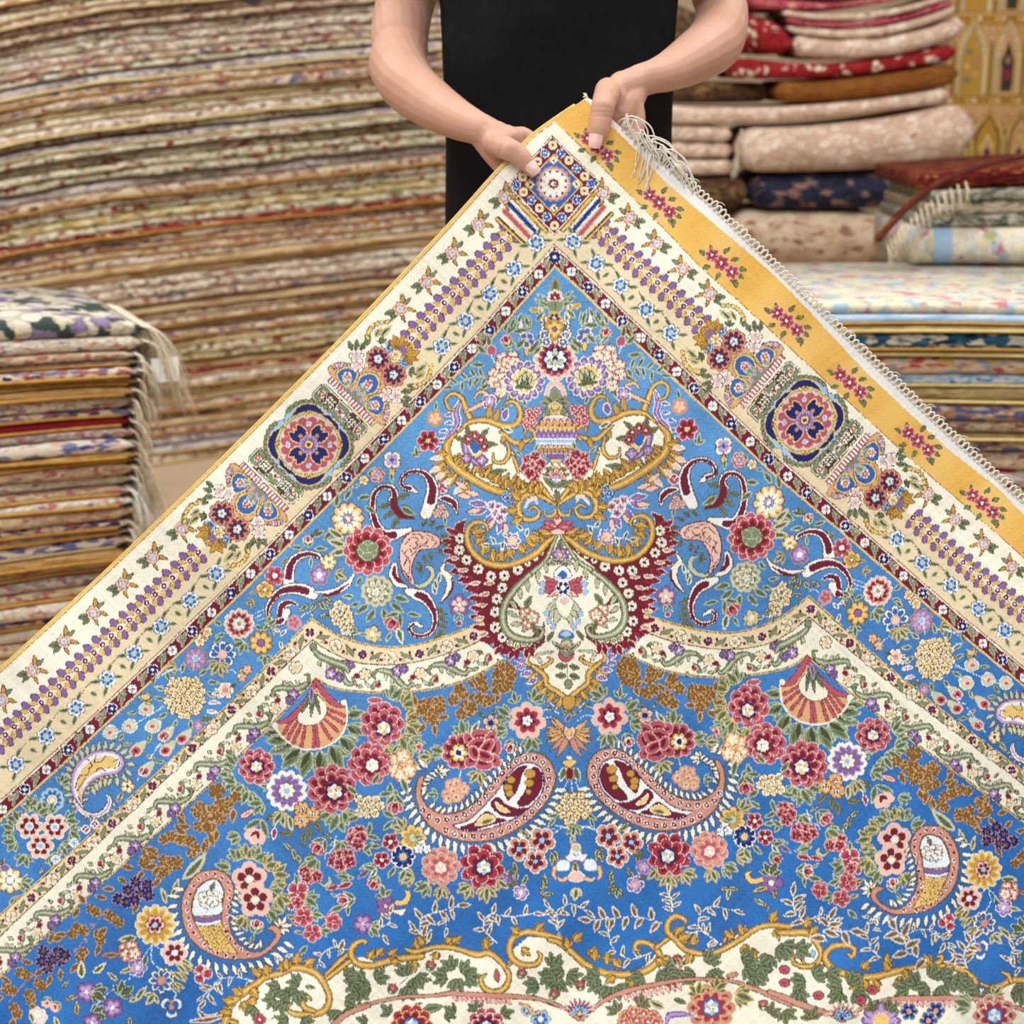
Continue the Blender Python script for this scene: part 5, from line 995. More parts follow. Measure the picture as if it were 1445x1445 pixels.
# ------------------------------------------------------------------ camera and light
cam=bpy.data.cameras.new('camera'); co=bpy.data.objects.new('camera',cam); C.objects.link(co)
co.location=(0,0,CAMZ); co.rotation_euler=(math.pi/2-PITCH,0,0); cam.sensor_width=36; cam.sensor_fit='HORIZONTAL'; cam.lens=FPX/1445*36; cam.clip_start=.05
cam.dof.use_dof=True; cam.dof.focus_distance=2.14; cam.dof.aperture_fstop=5.0
sc.camera=co
sc.view_settings.view_transform='Standard'; sc.view_settings.look='None'; sc.view_settings.gamma=1; sc.view_settings.use_curve_mapping=False
sc.view_settings.exposure=0.0
w=bpy.data.worlds.new('shop_daylight'); sc.world=w; w.use_nodes=True
w.node_tree.nodes['Background'].inputs['Color'].default_value=(.97,.98,1,1); w.node_tree.nodes['Background'].inputs['Strength'].default_value=WORLD
def area(name,loc,target,size,power,col=(1,1,1)):
    l=bpy.data.lights.new(name,'AREA'); l.shape='RECTANGLE'; l.size,l.size_y=size; l.energy=power; l.color=col
    o=bpy.data.objects.new(name,l); C.objects.link(o); o.location=loc
    o.rotation_euler=(Vector(target)-Vector(loc)).to_track_quat('-Z','Y').to_euler(); return o
area('ceiling_light_panel',(-.6,.3,3.0),(0,2.3,.5),(2.6,1.6),LP1,(1,.985,.96))
area('ceiling_light_panel',(1.2,2.9,3.2),(.6,4.2,.3),(2.6,1.2),LP2,(1,.97,.92))
area('ceiling_light_panel',(-1.8,3.0,3.2),(-1.2,4.2,.3),(2.6,1.2),LP2,(1,.97,.92))
# ------------------------------------------------------------------ room
def quad(name,pts,m):
    o=link(name,mesh(name,pts,[(0,1,2,3)]),m,smooth=False); o['kind']='structure'; return o
M_floor=mat('floor_tile',(205,182,152),.45,.4,(192,168,138),nscale=3)
M_wall=mat('wall_paint',(196,178,150),.8,.2,(188,168,140),nscale=4,bump=(90,.15,.002))
quad('floor',[(-4,-1.5,0),(4,-1.5,0),(4,7.2,0),(-4,7.2,0)],M_floor)
quad('wall_back',[(-4,7.2,0),(4,7.2,0),(4,7.2,3.4),(-4,7.2,3.4)],M_wall)
quad('wall_left',[(-4,-1.5,0),(-4,7.2,0),(-4,7.2,3.4),(-4,-1.5,3.4)],M_wall)
quad('wall_right',[(4,7.2,0),(4,-1.5,0),(4,-1.5,3.4),(4,7.2,3.4)],M_wall)
# ================================================================== the silk carpet
def tcar(x,y):
    """distance of the cloth: it hangs from the hands and sweeps down towards the lens, with slow folds"""
    s=(np.asarray(y,float)-140)/1305.
    t=2.352-.452*s+.19*s*(1-s)*np.where(s>1,0,1)
    k=np.clip(s*2.2,0,1)
    t=t+k*(.009*np.sin(x/118.+y/210.)+.007*np.sin(x/61.-y/95.+1.3)+.004*np.sin((x+y)/38.)*np.clip((y-1150)/250,0,1))
    tf=(CAMZ-.008)/np.maximum(sn-yc(y)*cs,1e-3)
    return np.minimum(t,tf)
def resample(P,step,n=10):
    P=cr(P,n); d=np.r_[0,np.cumsum(np.hypot(*np.diff(P,axis=0).T))]; u=np.arange(0,d[-1],step)
    return np.stack([np.interp(u,d,P[:,0]),np.interp(u,d,P[:,1])],-1)
STEP=1.36
LO2=np.vstack([LO[:-1],[(-150,1083),(-420,1330),(-700,1580)]]); RO2=np.vstack([RO[:-1],[(1600,846),(1900,1090),(2150,1290)]])
La=resample(LO2,STEP); Rb=resample(RO2,STEP); C0=LO[0]
RNG=np.random.default_rng(7)
def knots(A,B): 
    return A[:,None,:]+B[None,:,:]-C0
def grid_mesh(name,keepfn,A,B,back=0.0,colfn=None):
    G=knots(A,B); X,Y=G[...,0],G[...,1]
    kv=keepfn(X,Y); kq=kv[:-1,:-1]&kv[1:,:-1]&kv[:-1,1:]&kv[1:,1:]
    used=np.zeros_like(kv); used[:-1,:-1]|=kq; used[1:,:-1]|=kq; used[:-1,1:]|=kq; used[1:,1:]|=kq
    idx=-np.ones(kv.shape,np.int64); n=int(used.sum()); idx[used]=np.arange(n)
    x,y=X[used],Y[used]; co_=at(x,y,(tcar(x,y)+back))
    q=np.stack([idx[:-1,:-1][kq],idx[:-1,1:][kq],idx[1:,1:][kq],idx[1:,:-1][kq]],-1)
    ia,ib=np.nonzero(used)
    return co_,q,x,y,ia,ib
def smooth_noise(n,k,amp):
    r=RNG.normal(size=n+4*k); w=np.hanning(2*k+1); w/=w.sum(); return np.convolve(r,w,'same')[2*k:2*k+n]*amp*math.sqrt(k)
def colour(x,y,ia,ib):
    jx=RNG.uniform(-.34,.34,len(x)); jy=RNG.uniform(-.34,.34,len(x))
    cx=np.clip(((x+jx+MX)*S_).astype(int),0,DW-1); cy=np.clip(((y+jy-Y0)*S_).astype(int),0,DH-1)
    ci=DES[cy,cx]; col=lin(PALA)[ci]
    na=smooth_noise(int(ia.max())+1,2,.035)+smooth_noise(int(ia.max())+1,30,.03); nb=smooth_noise(int(ib.max())+1,2,.03)+smooth_noise(int(ib.max())+1,40,.03)
    f=1+na[ia]+nb[ib]+RNG.normal(size=len(x))*.05
    # abrash mottling: the dyed silk varies in lots, the blue ground and the yellow end band most
    g=np.sin(x/37+np.sin(y/53)*1.7)*np.sin(y/41+x/90)+.7*np.sin(x/17+y/29+2*np.sin(y/83))
    blue=(ci==CI['Z']); yel=(ci==CI['H'])
    f=np.where(blue,f+.09*g+RNG.normal(size=len(x))*.11,f)
    col=col*np.clip(f,.5,1.5)[:,None]
    m=np.clip(.5+.45*g,0,1)[:,None]
    col=np.where(yel[:,None],col*(1-m*.55)+lin((238,202,124))*m*.55,col)
    d=np.clip((y+.25*(x-720)-640)/620,0,1)[:,None]*.92  # blue deepens to lower right: silk sheen and dye depth put into colour
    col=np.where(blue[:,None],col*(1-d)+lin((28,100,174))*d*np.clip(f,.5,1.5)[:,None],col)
    return np.clip(np.c_[col,np.ones(len(x))],0,1)
BX0,BX1,BY1=-62,1507,1492
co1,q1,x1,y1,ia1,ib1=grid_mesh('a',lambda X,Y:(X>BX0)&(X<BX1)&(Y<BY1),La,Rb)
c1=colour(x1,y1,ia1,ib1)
# the rest of the cloth, outside the photograph: same bands, plain ground, coarser
As,Bs=La[::5],Rb[::5]
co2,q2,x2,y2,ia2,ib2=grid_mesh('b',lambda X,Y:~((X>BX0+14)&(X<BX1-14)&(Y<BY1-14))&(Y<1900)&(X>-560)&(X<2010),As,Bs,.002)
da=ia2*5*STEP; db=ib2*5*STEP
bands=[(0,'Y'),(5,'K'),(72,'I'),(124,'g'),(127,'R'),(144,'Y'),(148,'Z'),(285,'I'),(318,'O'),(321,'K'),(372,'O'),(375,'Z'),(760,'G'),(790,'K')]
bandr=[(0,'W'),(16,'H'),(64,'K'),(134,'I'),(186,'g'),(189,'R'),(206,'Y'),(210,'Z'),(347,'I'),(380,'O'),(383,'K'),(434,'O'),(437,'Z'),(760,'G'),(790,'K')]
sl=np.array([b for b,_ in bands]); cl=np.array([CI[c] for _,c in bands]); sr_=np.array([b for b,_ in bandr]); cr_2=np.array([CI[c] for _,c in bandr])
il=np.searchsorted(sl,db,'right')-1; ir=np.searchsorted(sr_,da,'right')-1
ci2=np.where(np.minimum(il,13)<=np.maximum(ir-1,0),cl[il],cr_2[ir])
d2=np.clip((y2+.25*(x2-720)-640)/620,0,1)[:,None]*.92*(ci2==CI['Z'])[:,None]; k2=lin(PALA)[ci2]; k2=k2*(1-d2)+lin((28,100,174))*d2  # same blue deepening, sheen and dye put into the coarse cloth's colour
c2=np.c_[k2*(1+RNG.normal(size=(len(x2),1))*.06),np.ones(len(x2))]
# the underside, 4 mm behind the pile
co3,q3,x3,y3,ia3,ib3=grid_mesh('c',lambda X,Y:(Y<1900)&(X>-560)&(X<2010),As,Bs,.006)
q3=q3[:,::-1]; c3=np.tile(np.r_[lin((214,190,140)),1],(len(co3),1))
# close the two held edges
def edge_strip(P):
    P=P[(P[:,0]>-560)&(P[:,0]<2010)&(P[:,1]<1900)]; t=tcar(P[:,0],P[:,1]); a=at(P[:,0],P[:,1],t); b=at(P[:,0],P[:,1],t+.006)
    n=len(P); v=np.vstack([a,b]); i=np.arange(n-1); return v,np.stack([i,i+1,n+i+1,n+i],-1)
e1,f1=edge_strip(La[::2]); e2,f2=edge_strip(Rb[::2])
ce=lambda e,c:np.tile(np.r_[lin(c),1],(len(e),1))
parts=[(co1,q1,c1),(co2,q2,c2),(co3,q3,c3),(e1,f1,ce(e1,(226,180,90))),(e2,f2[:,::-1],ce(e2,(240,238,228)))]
off=0; vv=[];qq=[];kk=[]
for v,q,c in parts: vv.append(v); qq.append(q+off); kk.append(c); off+=len(v)
vv=np.vstack(vv); qq=np.vstack(qq); kk=np.vstack(kk)
me=bpy.data.meshes.new('pile'); me.vertices.add(len(vv)); me.vertices.foreach_set('co',vv.astype(np.float32).ravel())
me.loops.add(qq.size); me.loops.foreach_set('vertex_index',qq.astype(np.int32).ravel())
me.polygons.add(len(qq)); me.polygons.foreach_set('loop_start',np.arange(0,qq.size,4,dtype=np.int32))
me.update(calc_edges=True)
at_=me.color_attributes.new('knot_colour','FLOAT_COLOR','POINT'); at_.data.foreach_set('color',kk.astype(np.float32).ravel())
def knotmat(name,rough=.62):
    m=bpy.data.materials.new(name); m.use_nodes=True; nt=m.node_tree; b=nt.nodes['Principled BSDF']
    a=nt.nodes.new('ShaderNodeVertexColor'); a.layer_name='knot_colour'; nt.links.new(a.outputs['Color'],b.inputs['Base Color'])
    b.inputs['Roughness'].default_value=rough; b.inputs['Specular IOR Level'].default_value=.22; b.inputs['Sheen Weight'].default_value=.06; b.inputs['Sheen Roughness'].default_value=.4
    tc=nt.nodes.new('ShaderNodeTexCoord'); n=nt.nodes.new('ShaderNodeTexNoise'); n.inputs['Scale'].default_value=420; n.inputs['Detail'].default_value=2
    nt.links.new(tc.outputs['Object'],n.inputs['Vector']); u=nt.nodes.new('ShaderNodeBump'); u.inputs['Strength'].default_value=.35; u.inputs['Distance'].default_value=.0012
    nt.links.new(n.outputs['Fac'],u.inputs['Height']); nt.links.new(u.outputs['Normal'],b.inputs['Normal']); return m
M_silk=knotmat('knotted_silk_pile')
carpet=empty('silk_carpet',V(822,150,2.35))
tag(carpet,'blue silk carpet held up by one corner, with cream floral border and yellow end','carpet')
link('pile',me,M_silk,carpet)
# tubes ------------------------------------------------------------------
def tube_data(P,r,n=5,close=True):
    P=np.asarray(P,float); m=len(P); R=np.full(m,r) if np.isscalar(r) else np.asarray(r,float)
    T=np.gradient(P,axis=0); T/=np.maximum(np.linalg.norm(T,axis=1),1e-9)[:,None]
    u=np.cross(T[0],(0,0,1.)); 
    if np.linalg.norm(u)<1e-3: u=np.cross(T[0],(1.,0,0))
    u/=np.linalg.norm(u); vs=[]
    a=np.linspace(0,2*math.pi,n,endpoint=False)
    for i in range(m):
        u=u-T[i]*(u@T[i]); u/=np.linalg.norm(u); w_=np.cross(T[i],u)
        vs.append(P[i]+R[i]*(np.cos(a)[:,None]*u+np.sin(a)[:,None]*w_))
    vs=np.vstack(vs); fs=[]
    for i in range(m-1):
        for k in range(n): fs.append((i*n+k,i*n+(k+1)%n,(i+1)*n+(k+1)%n,(i+1)*n+k))
    if close: fs.append(tuple(range(n))[::-1]); fs.append(tuple(range((m-1)*n,m*n)))
    return vs,fs
class MB:
    def __init__(s): s.v=[];s.f=[];s.n=0
    def add(s,v,f):
        s.v.append(np.asarray(v,float)); s.f+= [tuple(i+s.n for i in q) for q in f]; s.n+=len(v)
    def tube(s,P,r,n=5): s.add(*tube_data(P,r,n))
    def build(s,name,m,parent=None): return link(name,mesh(name,np.vstack(s.v),s.f),m,parent)
M_fringe=mat('white_silk_fringe',(236,232,220),.7,.2,(214,208,194),nscale=220)
M_bind=mat('gold_edge_binding',(228,196,112),.6,.3,(212,172,84),nscale=160)
R2=random.Random(3)
fb=MB(); ctf=MB(); lth=MB()
RF=resample(RO2,8.2); RF=RF[(RF[:,0]<1560)]
for i,(x,y) in enumerate(RF):
    if x<880 and not (x<833): continue
    t=float(tcar(x,y)); d=RF[min(i+1,len(RF)-1)]-RF[max(i-1,0)]; d/=np.hypot(*d); nrm=np.array([d[1],-d[0]])
    if x<833:
        for k in range(5):
            b=R2.uniform(-4,4); L=R2.uniform(5,10)
            P=[(x+d[0]*b,y+d[1]*b),(x+nrm[0]*L*.5+R2.uniform(-3,1),y+nrm[1]*L*.5),(x+nrm[0]*L+R2.uniform(-6,1),y+nrm[1]*L+R2.uniform(-3,3))]
            P=cr(P,3); ctf.tube([at(p[0],p[1],t+.001+.003*k/5) for p in P],.0009,4)
        continue
    # knotted loop and its short tail
    L=R2.uniform(7,10)
    P=[(x-d[0]*3-nrm[0]*3,y-d[1]*3-nrm[1]*3),(x-d[0]*3.5+nrm[0]*L*.6,y-d[1]*3.5+nrm[1]*L*.6),(x+nrm[0]*L,y+nrm[1]*L),(x+d[0]*3.5+nrm[0]*L*.5,y+d[1]*3.5+nrm[1]*L*.5),(x+d[0]*2.5-nrm[0]*3,y+d[1]*2.5-nrm[1]*3)]
    P=cr(P,3); fb.tube([at(p[0],p[1],t-.002-.003*math.sin(j/len(P)*3.14)) for j,p in enumerate(P)],.0013,4)
    if R2.random()<.28:
        a=R2.uniform(-6,6); P=cr([(x,y),(x+nrm[0]*9+a,y+nrm[1]*9),(x+nrm[0]*12+a*1.5+4,y+nrm[1]*8+4)],3); fb.tube([at(p[0],p[1],t) for p in P],.0007,3)
# long loose threads by the hand, thrown over the edge
for k in range(26):
    x0=R2.uniform(868,950); y0=np.interp(x0,RO[:,0],RO[:,1])+R2.uniform(-2,3); hi=R2.uniform(4,22); x2_=x0+R2.uniform(14,44); x3=x2_+R2.uniform(-4,16)
    y3=np.interp(x3,RO[:,0],RO[:,1])+R2.uniform(-8,20)
    P=cr([(x0,y0),(x0+8,y0-hi),(x2_-8,y0-hi*.4),(x2_+2,y0+12),(x3,max(y3,y0+16))],5); t0=float(tcar(x0,y0))
    lth.tube([at(p[0],p[1],t0-.006-.008*math.sin(3.14*j/len(P))) for j,p in enumerate(P)],.0011,4)
for k in range(9):
    x0=R2.uniform(898,925); y0=np.interp(x0,RO[:,0],RO[:,1]); P=cr([(x0,y0),(x0-3+R2.uniform(-5,5),y0+18),(x0-8+R2.uniform(-9,6),y0+R2.uniform(30,62))],5); t0=float(tcar(x0,y0+30))
    lth.tube([at(p[0],p[1],t0-.004) for p in P],.0009,4)
fb.build('fringe',M_fringe,carpet); ctf.build('corner_tuft',M_fringe,carpet); lth.build('loose_threads',M_fringe,carpet)
bb=MB(); LB=resample(LO2,9); LB=LB[(LB[:,0]>-540)&(LB[:,0]<818)&(LB[:,1]<1850)]
bb.tube([at(p[0],p[1],float(tcar(p[0],p[1]))+.0025) for p in LB],.0027,8); bb.build('edge_binding',M_bind,carpet)
# ================================================================== stacks of rugs
ORD1=['','first','second','third','fourth','fifth','sixth','seventh','eighth','ninth','tenth','eleventh','twelfth','thirteenth','fourteenth','fifteenth','sixteenth','seventeenth','eighteenth','nineteenth']
def ordw(n):
    if n<20: return ORD1[n]
    t,u=divmod(n,10); T={2:'twent',3:'thirt',4:'fort',5:'fift',6:'sixt',7:'sevent'}[t]
    return T+'ieth' if u==0 else T+'y-'+ORD1[u]
CREAM_=(222,208,178); TAN_=(190,158,112); 
RM=[ # material, describing words
 (rugmat('cream_rug_red_dots',[((226,214,186),5),((206,190,158),3),((150,40,44),1.3),((120,128,96),1),((234,226,204),3)],45.9,108),'cream rug with red dots'),
 (rugmat('pale_rug_grey_flowers',[((230,222,202),5),((196,182,158),3),((112,112,104),1),((176,124,110),.8),((240,234,218),3)],48.6,121.5),'pale rug with grey flowers'),
 (rugmat('tan_rug',[((190,154,108),4),((206,176,132),4),((168,128,84),2),((222,200,160),2)],18.9,81),'plain tan rug'),
 (rugmat('brown_rose_rug',[((150,112,88),3),((190,160,132),3),((120,60,58),1.6),((214,196,168),3),((92,84,76),1)],40.5,108),'brown rug with rose and beige flecks'),
 (rugmat('beige_rug_blue_flecks',[((212,194,162),4),((186,164,132),3),((86,110,140),1.2),((158,78,76),.8),((232,222,198),3)],43.2,108),'beige rug with blue flecks'),
 (rugmat('olive_gold_rug',[((176,148,86),3),((204,180,120),3),((118,104,62),1.6),((226,212,172),3)],29.7,94.5),'olive gold rug'),
 (rugmat('red_rug',[((130,36,40),4),((160,60,56),3),((214,180,140),1.6),((70,30,34),1.2)],40.5,108),'dark red rug'),
 (rugmat('grey_lilac_rug',[((196,186,180),4),((164,150,150),3),((120,104,120),1.2),((222,212,198),3)],40.5,108),'grey lilac rug')]
M_gold=mat('gold_selvedge',(206,158,70),.6,.3,(176,124,48),nscale=70)
M_cord=[M_gold,mat('tan_selvedge',(206,182,138),.7,.2,(186,158,114),nscale=70),mat('dark_selvedge',(84,62,48),.7,.2,(58,42,36),nscale=70),mat('pale_yellow_selvedge',(236,216,150),.6,.3,(222,196,120),nscale=70)]
def wob(seed,amp,ks):
    R=random.Random(seed); T=[(R.uniform(.6,1.4)*k,R.uniform(0,6.28),R.uniform(.4,1)) for k in ks]
    return lambda s: amp*sum(a*math.sin(k*s*6.283+p) for k,p,a in T)/len(T)
def slab(origin,ux,uy,L,D,zb,zt,fo,n=36,end=0,hn=None):
    """a folded rug lying on the stack: rounded fold to the front; zb, zt, fo: bottom, top and front offset along s"""
    v=[];uv=[];f=[]; sec=8
    for i in range(n+1):
        s=L*i/n; b,t=zb(s),zt(s); h=(t-b)/2; m=(t+b)/2; o=fo(s)
        tp_=1.0
        if end and s>L-end: tp_=math.sqrt(max(0,1-((s-(L-end))/end)**2))*.92+.08
        if end and s<end and end<0: pass
        hh=h*tp_
        pts=[(D,m+hh*.98)]
        for k in range(sec+1):
            a=math.pi/2-math.pi*k/sec; pts.append((o+h*.9*(1-math.cos(a)),m+hh*math.sin(a)))
        pts.append((D,m-hh*.98)); acc=0
        for j,(d,z) in enumerate(pts):
            p=origin+ux*s+uy*d; v.append((p[0],p[1],z)); 
            if j: acc+=math.hypot(d-pts[j-1][0],z-pts[j-1][1])
            uv.append((s,acc))
    m_=sec+3
    for i in range(n):
        for j in range(m_-1): f.append((i*m_+j,i*m_+j+1,(i+1)*m_+j+1,(i+1)*m_+j))
        f.append((i*m_+m_-1,i*m_,(i+1)*m_,(i+1)*m_+m_-1))
    f.append(tuple(range(m_))[::-1]); f.append(tuple(n*m_+k for k in range(m_)))
    return v,f,uv
def cord(parent,origin,ux,uy,L,zf,fo,r,m,n=40):
    P=[]
    for i in range(n+1):
        s=L*i/n; p=origin+ux*s+uy*fo(s); P.append((p[0],p[1],zf(s)))
    b=MB(); b.tube(P,r,6); return b.build('selvedge',m,parent)
def project_y(p):
    d=Vector(p)-Vector((0,0,CAMZ)); dep=d.y*cs-d.z*sn; return 722.5-FPX*(d.y*sn+d.z*cs)/dep
# ---- the tall stack behind, at the left -------------------------------------------
A0=np.array(at(265,652,5.0))[:2]; yaw=math.radians(33); ux=np.array([math.cos(yaw),math.sin(yaw)]); uy=np.array([-math.sin(yaw),math.cos(yaw)])
L1=2.76; O1=A0-ux*1.55
Rr=random.Random(11)
u=0.0; k=0; vis=[]
seqs=[0,3,2,0,4,5,1,0,2,3,6,0,7,4,2,5,3,1,0,2]
layers=[]
while u<1.62:
    h=Rr.choice((.02,.023,.026,.03,.022)); layers.append((u,h)); u+=h
def fan_(s,uu): 
    q=s-1.55
    return uu*(1+.085*q-.03*q*q*(1 if q<0 else .3)-(.08*max(0,-q-.1)**2))
nv=0
for k,(u0,h) in reversed(list(enumerate(layers))):
    w1=wob(k,.006,(1.1,2.3,5)); w0=wob(k-1 if k else 99,.006,(1.1,2.3,5)); fo_=wob(k+500,.03,(.5,1.1,2.4)); base=Rr.uniform(-.012,.02)
    gap=.0012
    zt=lambda s,u0=u0,h=h,w=w1: fan_(s,u0+h)+w(s)*min(1,u0*4)-gap
    zb=lambda s,u0=u0,w=w0: max(.0005,fan_(s,u0)+(w(s)*min(1,u0*4) if u0>0 else 0))
    fo=lambda s,f=fo_,b=base: .02+b+f(s)*.5
    mi=Rr.choice((0,0,1,1,2,3,3,4,4,5,6,7,2,1))
    zz=u0+h/2
    v,f,uv=slab(O1,ux,uy,L1,.62,zb,zt,fo,54)
    o=link('folded_rug',mesh('folded_rug',v,f,uv),RM[mi][0],None)
    p=O1+ux*1.8; y=project_y((p[0],p[1],zt(1.8)))
    if y>0: nv+=1; lab='%s, %s layer from photo top, back stack'%(RM[mi][1],ordw(nv))
    else: lab='%s, %s from top of the back stack'%(RM[mi][1],ordw(len(layers)-k))
    tag(o,lab,'rug','rugs in the tall stack behind')
    if Rr.random()<.55:
        cz=lambda s,a=zb: a(s)+.0052; rr=Rr.choice((.0026,.0034,.003))
        cord(o,O1,ux,uy,L1,cz,lambda s,f=fo: f(s)-.001,rr,Rr.choice((M_cord[0],M_cord[1],M_cord[2],M_cord[0],M_cord[3])),50)
# ---- near stack at the left, fringed ends towards the middle ------------------------
NM=[(rugmat('ivory_rug_pink_flowers',[((236,226,204),6),((222,204,176),3),((206,120,120),1),((120,130,150),.8),((196,150,110),1)],55,150),'ivory rug with pink flowers'),
 (rugmat('navy_and_cream_rug',[((44,58,96),2.4),((226,214,190),3),((90,120,160),1.4),((176,96,92),1),((210,190,150),2)],50,150),'navy and cream patterned rug'),
 (rugmat('tan_backed_rug',[((186,146,92),4),((166,124,72),3),((204,170,118),2)],25,125),'tan rug with plain back'),
 (rugmat('crimson_lined_rug',[((132,22,38),5),((150,36,48),4),((112,18,32),2)],20,100),'crimson rug folded between others'),
 (rugmat('ivory_rug_blue_scrolls',[((234,228,212),5),((96,120,176),2),((60,80,150),1.4),((226,190,170),1.6)],40,115),'ivory rug with blue scrolls'),
 (rugmat('grey_flowered_rug',[((150,140,132),3),((196,176,160),3),((170,104,110),1.4),((90,96,104),1.2)],60,150),'grey flowered rug'),
 (rugmat('beige_rose_rug',[((214,190,156),4),((196,160,130),3),((176,96,96),1.2),((150,150,120),1),((90,80,120),.7)],60,150),'beige rug with rose flowers'),
 (rugmat('dark_green_paisley_rug',[((226,218,198),5),((214,204,180),2.4),((150,130,170),1),((66,80,76),2.2),((70,88,84),1)],27.5,27.5),'pale rug with dark green paisleys')]
M_fr=mat('cream_wool_fringe',(238,228,208),.85,.1,(206,190,160),nscale=120); M_frw=mat('white_cotton_fringe',(246,244,238),.85,.1,(228,224,214),nscale=120)
yaw2=math.radians(25); ux2=np.array([math.cos(yaw2),math.sin(yaw2)]); uy2=np.array([-math.sin(yaw2),math.cos(yaw2)])
E2=np.array(at(206,872,3.42))[:2]; L2=1.35
near=[(7,.034),(0,.032),(6,.016),(5,.016),(1,.022),(2,.020),(2,.020),(0,.030),(1,.018),(3,.022),(5,.018),(4,.034),(2,.013),(2,.013),(6,.024),(0,.026),(6,.020),(0,.020),(6,.030),(1,.022),(5,.018),(4,.032),(2,.022),(6,.026),(5,.024),(6,.028),(0,.030),(1,.026),(0,.028),(6,.028)]
tot=sum(h for _,h in near); scale_=.672/tot; u=.672; Rn=random.Random(5)
def fringe(parent,ends,m,seed,L=.085,n=70,spread=.8):
    """ends: function d -> (start point, outward dir)"""
    R=random.Random(seed); b=MB(); knots_=[(R.random(),R.uniform(.45,1.3),R.uniform(-.5,.7),R.uniform(-.6,.5)) for _ in range(7)]
    for i in range(n):
        r=R.random(); kn=min(knots_,key=lambda q:abs(q[0]-r)+R.uniform(0,.12))
        p,dr=ends(r); l=L*kn[1]*R.uniform(.75,1.15); w_=np.array([kn[2],kn[3]])*spread+np.array([R.uniform(-.2,.2),R.uniform(-.25,.25)]); ph=R.uniform(0,6); P=[]
        for j in range(7):
            q=j/6; wav=.0035*math.sin(q*7+ph)*q
            P.append((p[0]+dr[0]*l*(.62*q-.28*q*q)+w_[0]*l*q*.5+wav,p[1]+dr[1]*l*(.62*q-.28*q*q)+w_[1]*l*q*.5-wav,p[2]+.003*math.sin(q*3)-l*.9*q**1.7))
        b.tube(P,[.0018,.0018,.0016,.0014,.0012,.0009,.0004],4)
    return b.build('fringe',m,parent)
for k,(mi,h0) in enumerate(near):
    h=h0*scale_; u-=h; u0=max(0,u)
    jit=Rn.uniform(-.008,.008); lean=.085*(u0/.67-.5)+jit
    O=E2-ux2*(L2-lean); w1=wob(k+40,.0022,(1.2,2.6)); w0=wob(k+41,.0022,(1.2,2.6))
    f_=wob(k+900,.012,(.7,1.6)); bs=Rn.uniform(-.012,.012)
    zt=lambda s,u0=u0,h=h,w=w1,k=k:u0+h+(w(s)*min(1,u0*5) if k else .012*math.sin((s-.95)*9)*(1 if s>.6 else .6)) -.001-.05*max(0,s-L2+.2)**2*4*u0
    zb=lambda s,u0=u0,w=w0:max(.0005,u0+w(s)*min(1,u0*5)-.05*max(0,s-L2+.2)**2*4*u0)
    fo=lambda s,f=f_,b=bs:.02+b+f(s)
    v,f,uv=slab(O,ux2,uy2,L2,.55,zb,zt,fo,40,end=.035)
    o=link('fringed_rug',mesh('fringed_rug',v,f,uv),NM[mi][0],None)
    tag(o,'%s, %s from the top of the near left stack'%(NM[mi][1],ordw(k+1)),'rug','fringed rugs in the near left stack')
    if mi in (2,3,1) or Rn.random()<.35: cord(o,O,ux2,uy2,L2-.03,lambda s,a=zb:a(s)+.004,lambda s,f=fo:f(s)-.001,.0036,M_cord[0] if mi!=4 else M_cord[1])
    ze=(zt(L2-.02)+zb(L2-.02))/2
    E=lambda r,O=O,z=ze,h=h:(np.array([*(O+ux2*(L2-.012)+uy2*(.01+r*.35)),z+h*.2]),ux2*1.0)
    fringe(o,E,M_frw if k in (2,15,16,17,20,25) else M_fr,k,.13 if k in (0,1,2,14,15,16,20) else .085,210 if k<22 else 60)
    if k==3:
        p=O+ux2*(L2+.012)+uy2*.02; q=O+ux2*(L2+.062)+uy2*.0
        M_tag=mat('white_paper_tag',(250,250,248),.6,.2)
        z=ze+.002; tn=np.array([-.0,.0016,0])
        v8=[(p[0],p[1],z-.045),(q[0],q[1],z-.042),(q[0],q[1],z+.008),(p[0],p[1],z+.004)]; v8=[np.array(a) for a in v8]+[np.array(a)+tn for a in v8]
        link('price_tag',mesh('price_tag',v8,[(0,1,2,3),(7,6,5,4),(0,4,5,1),(1,5,6,2),(2,6,7,3),(3,7,4,0)]),M_tag,o,False)
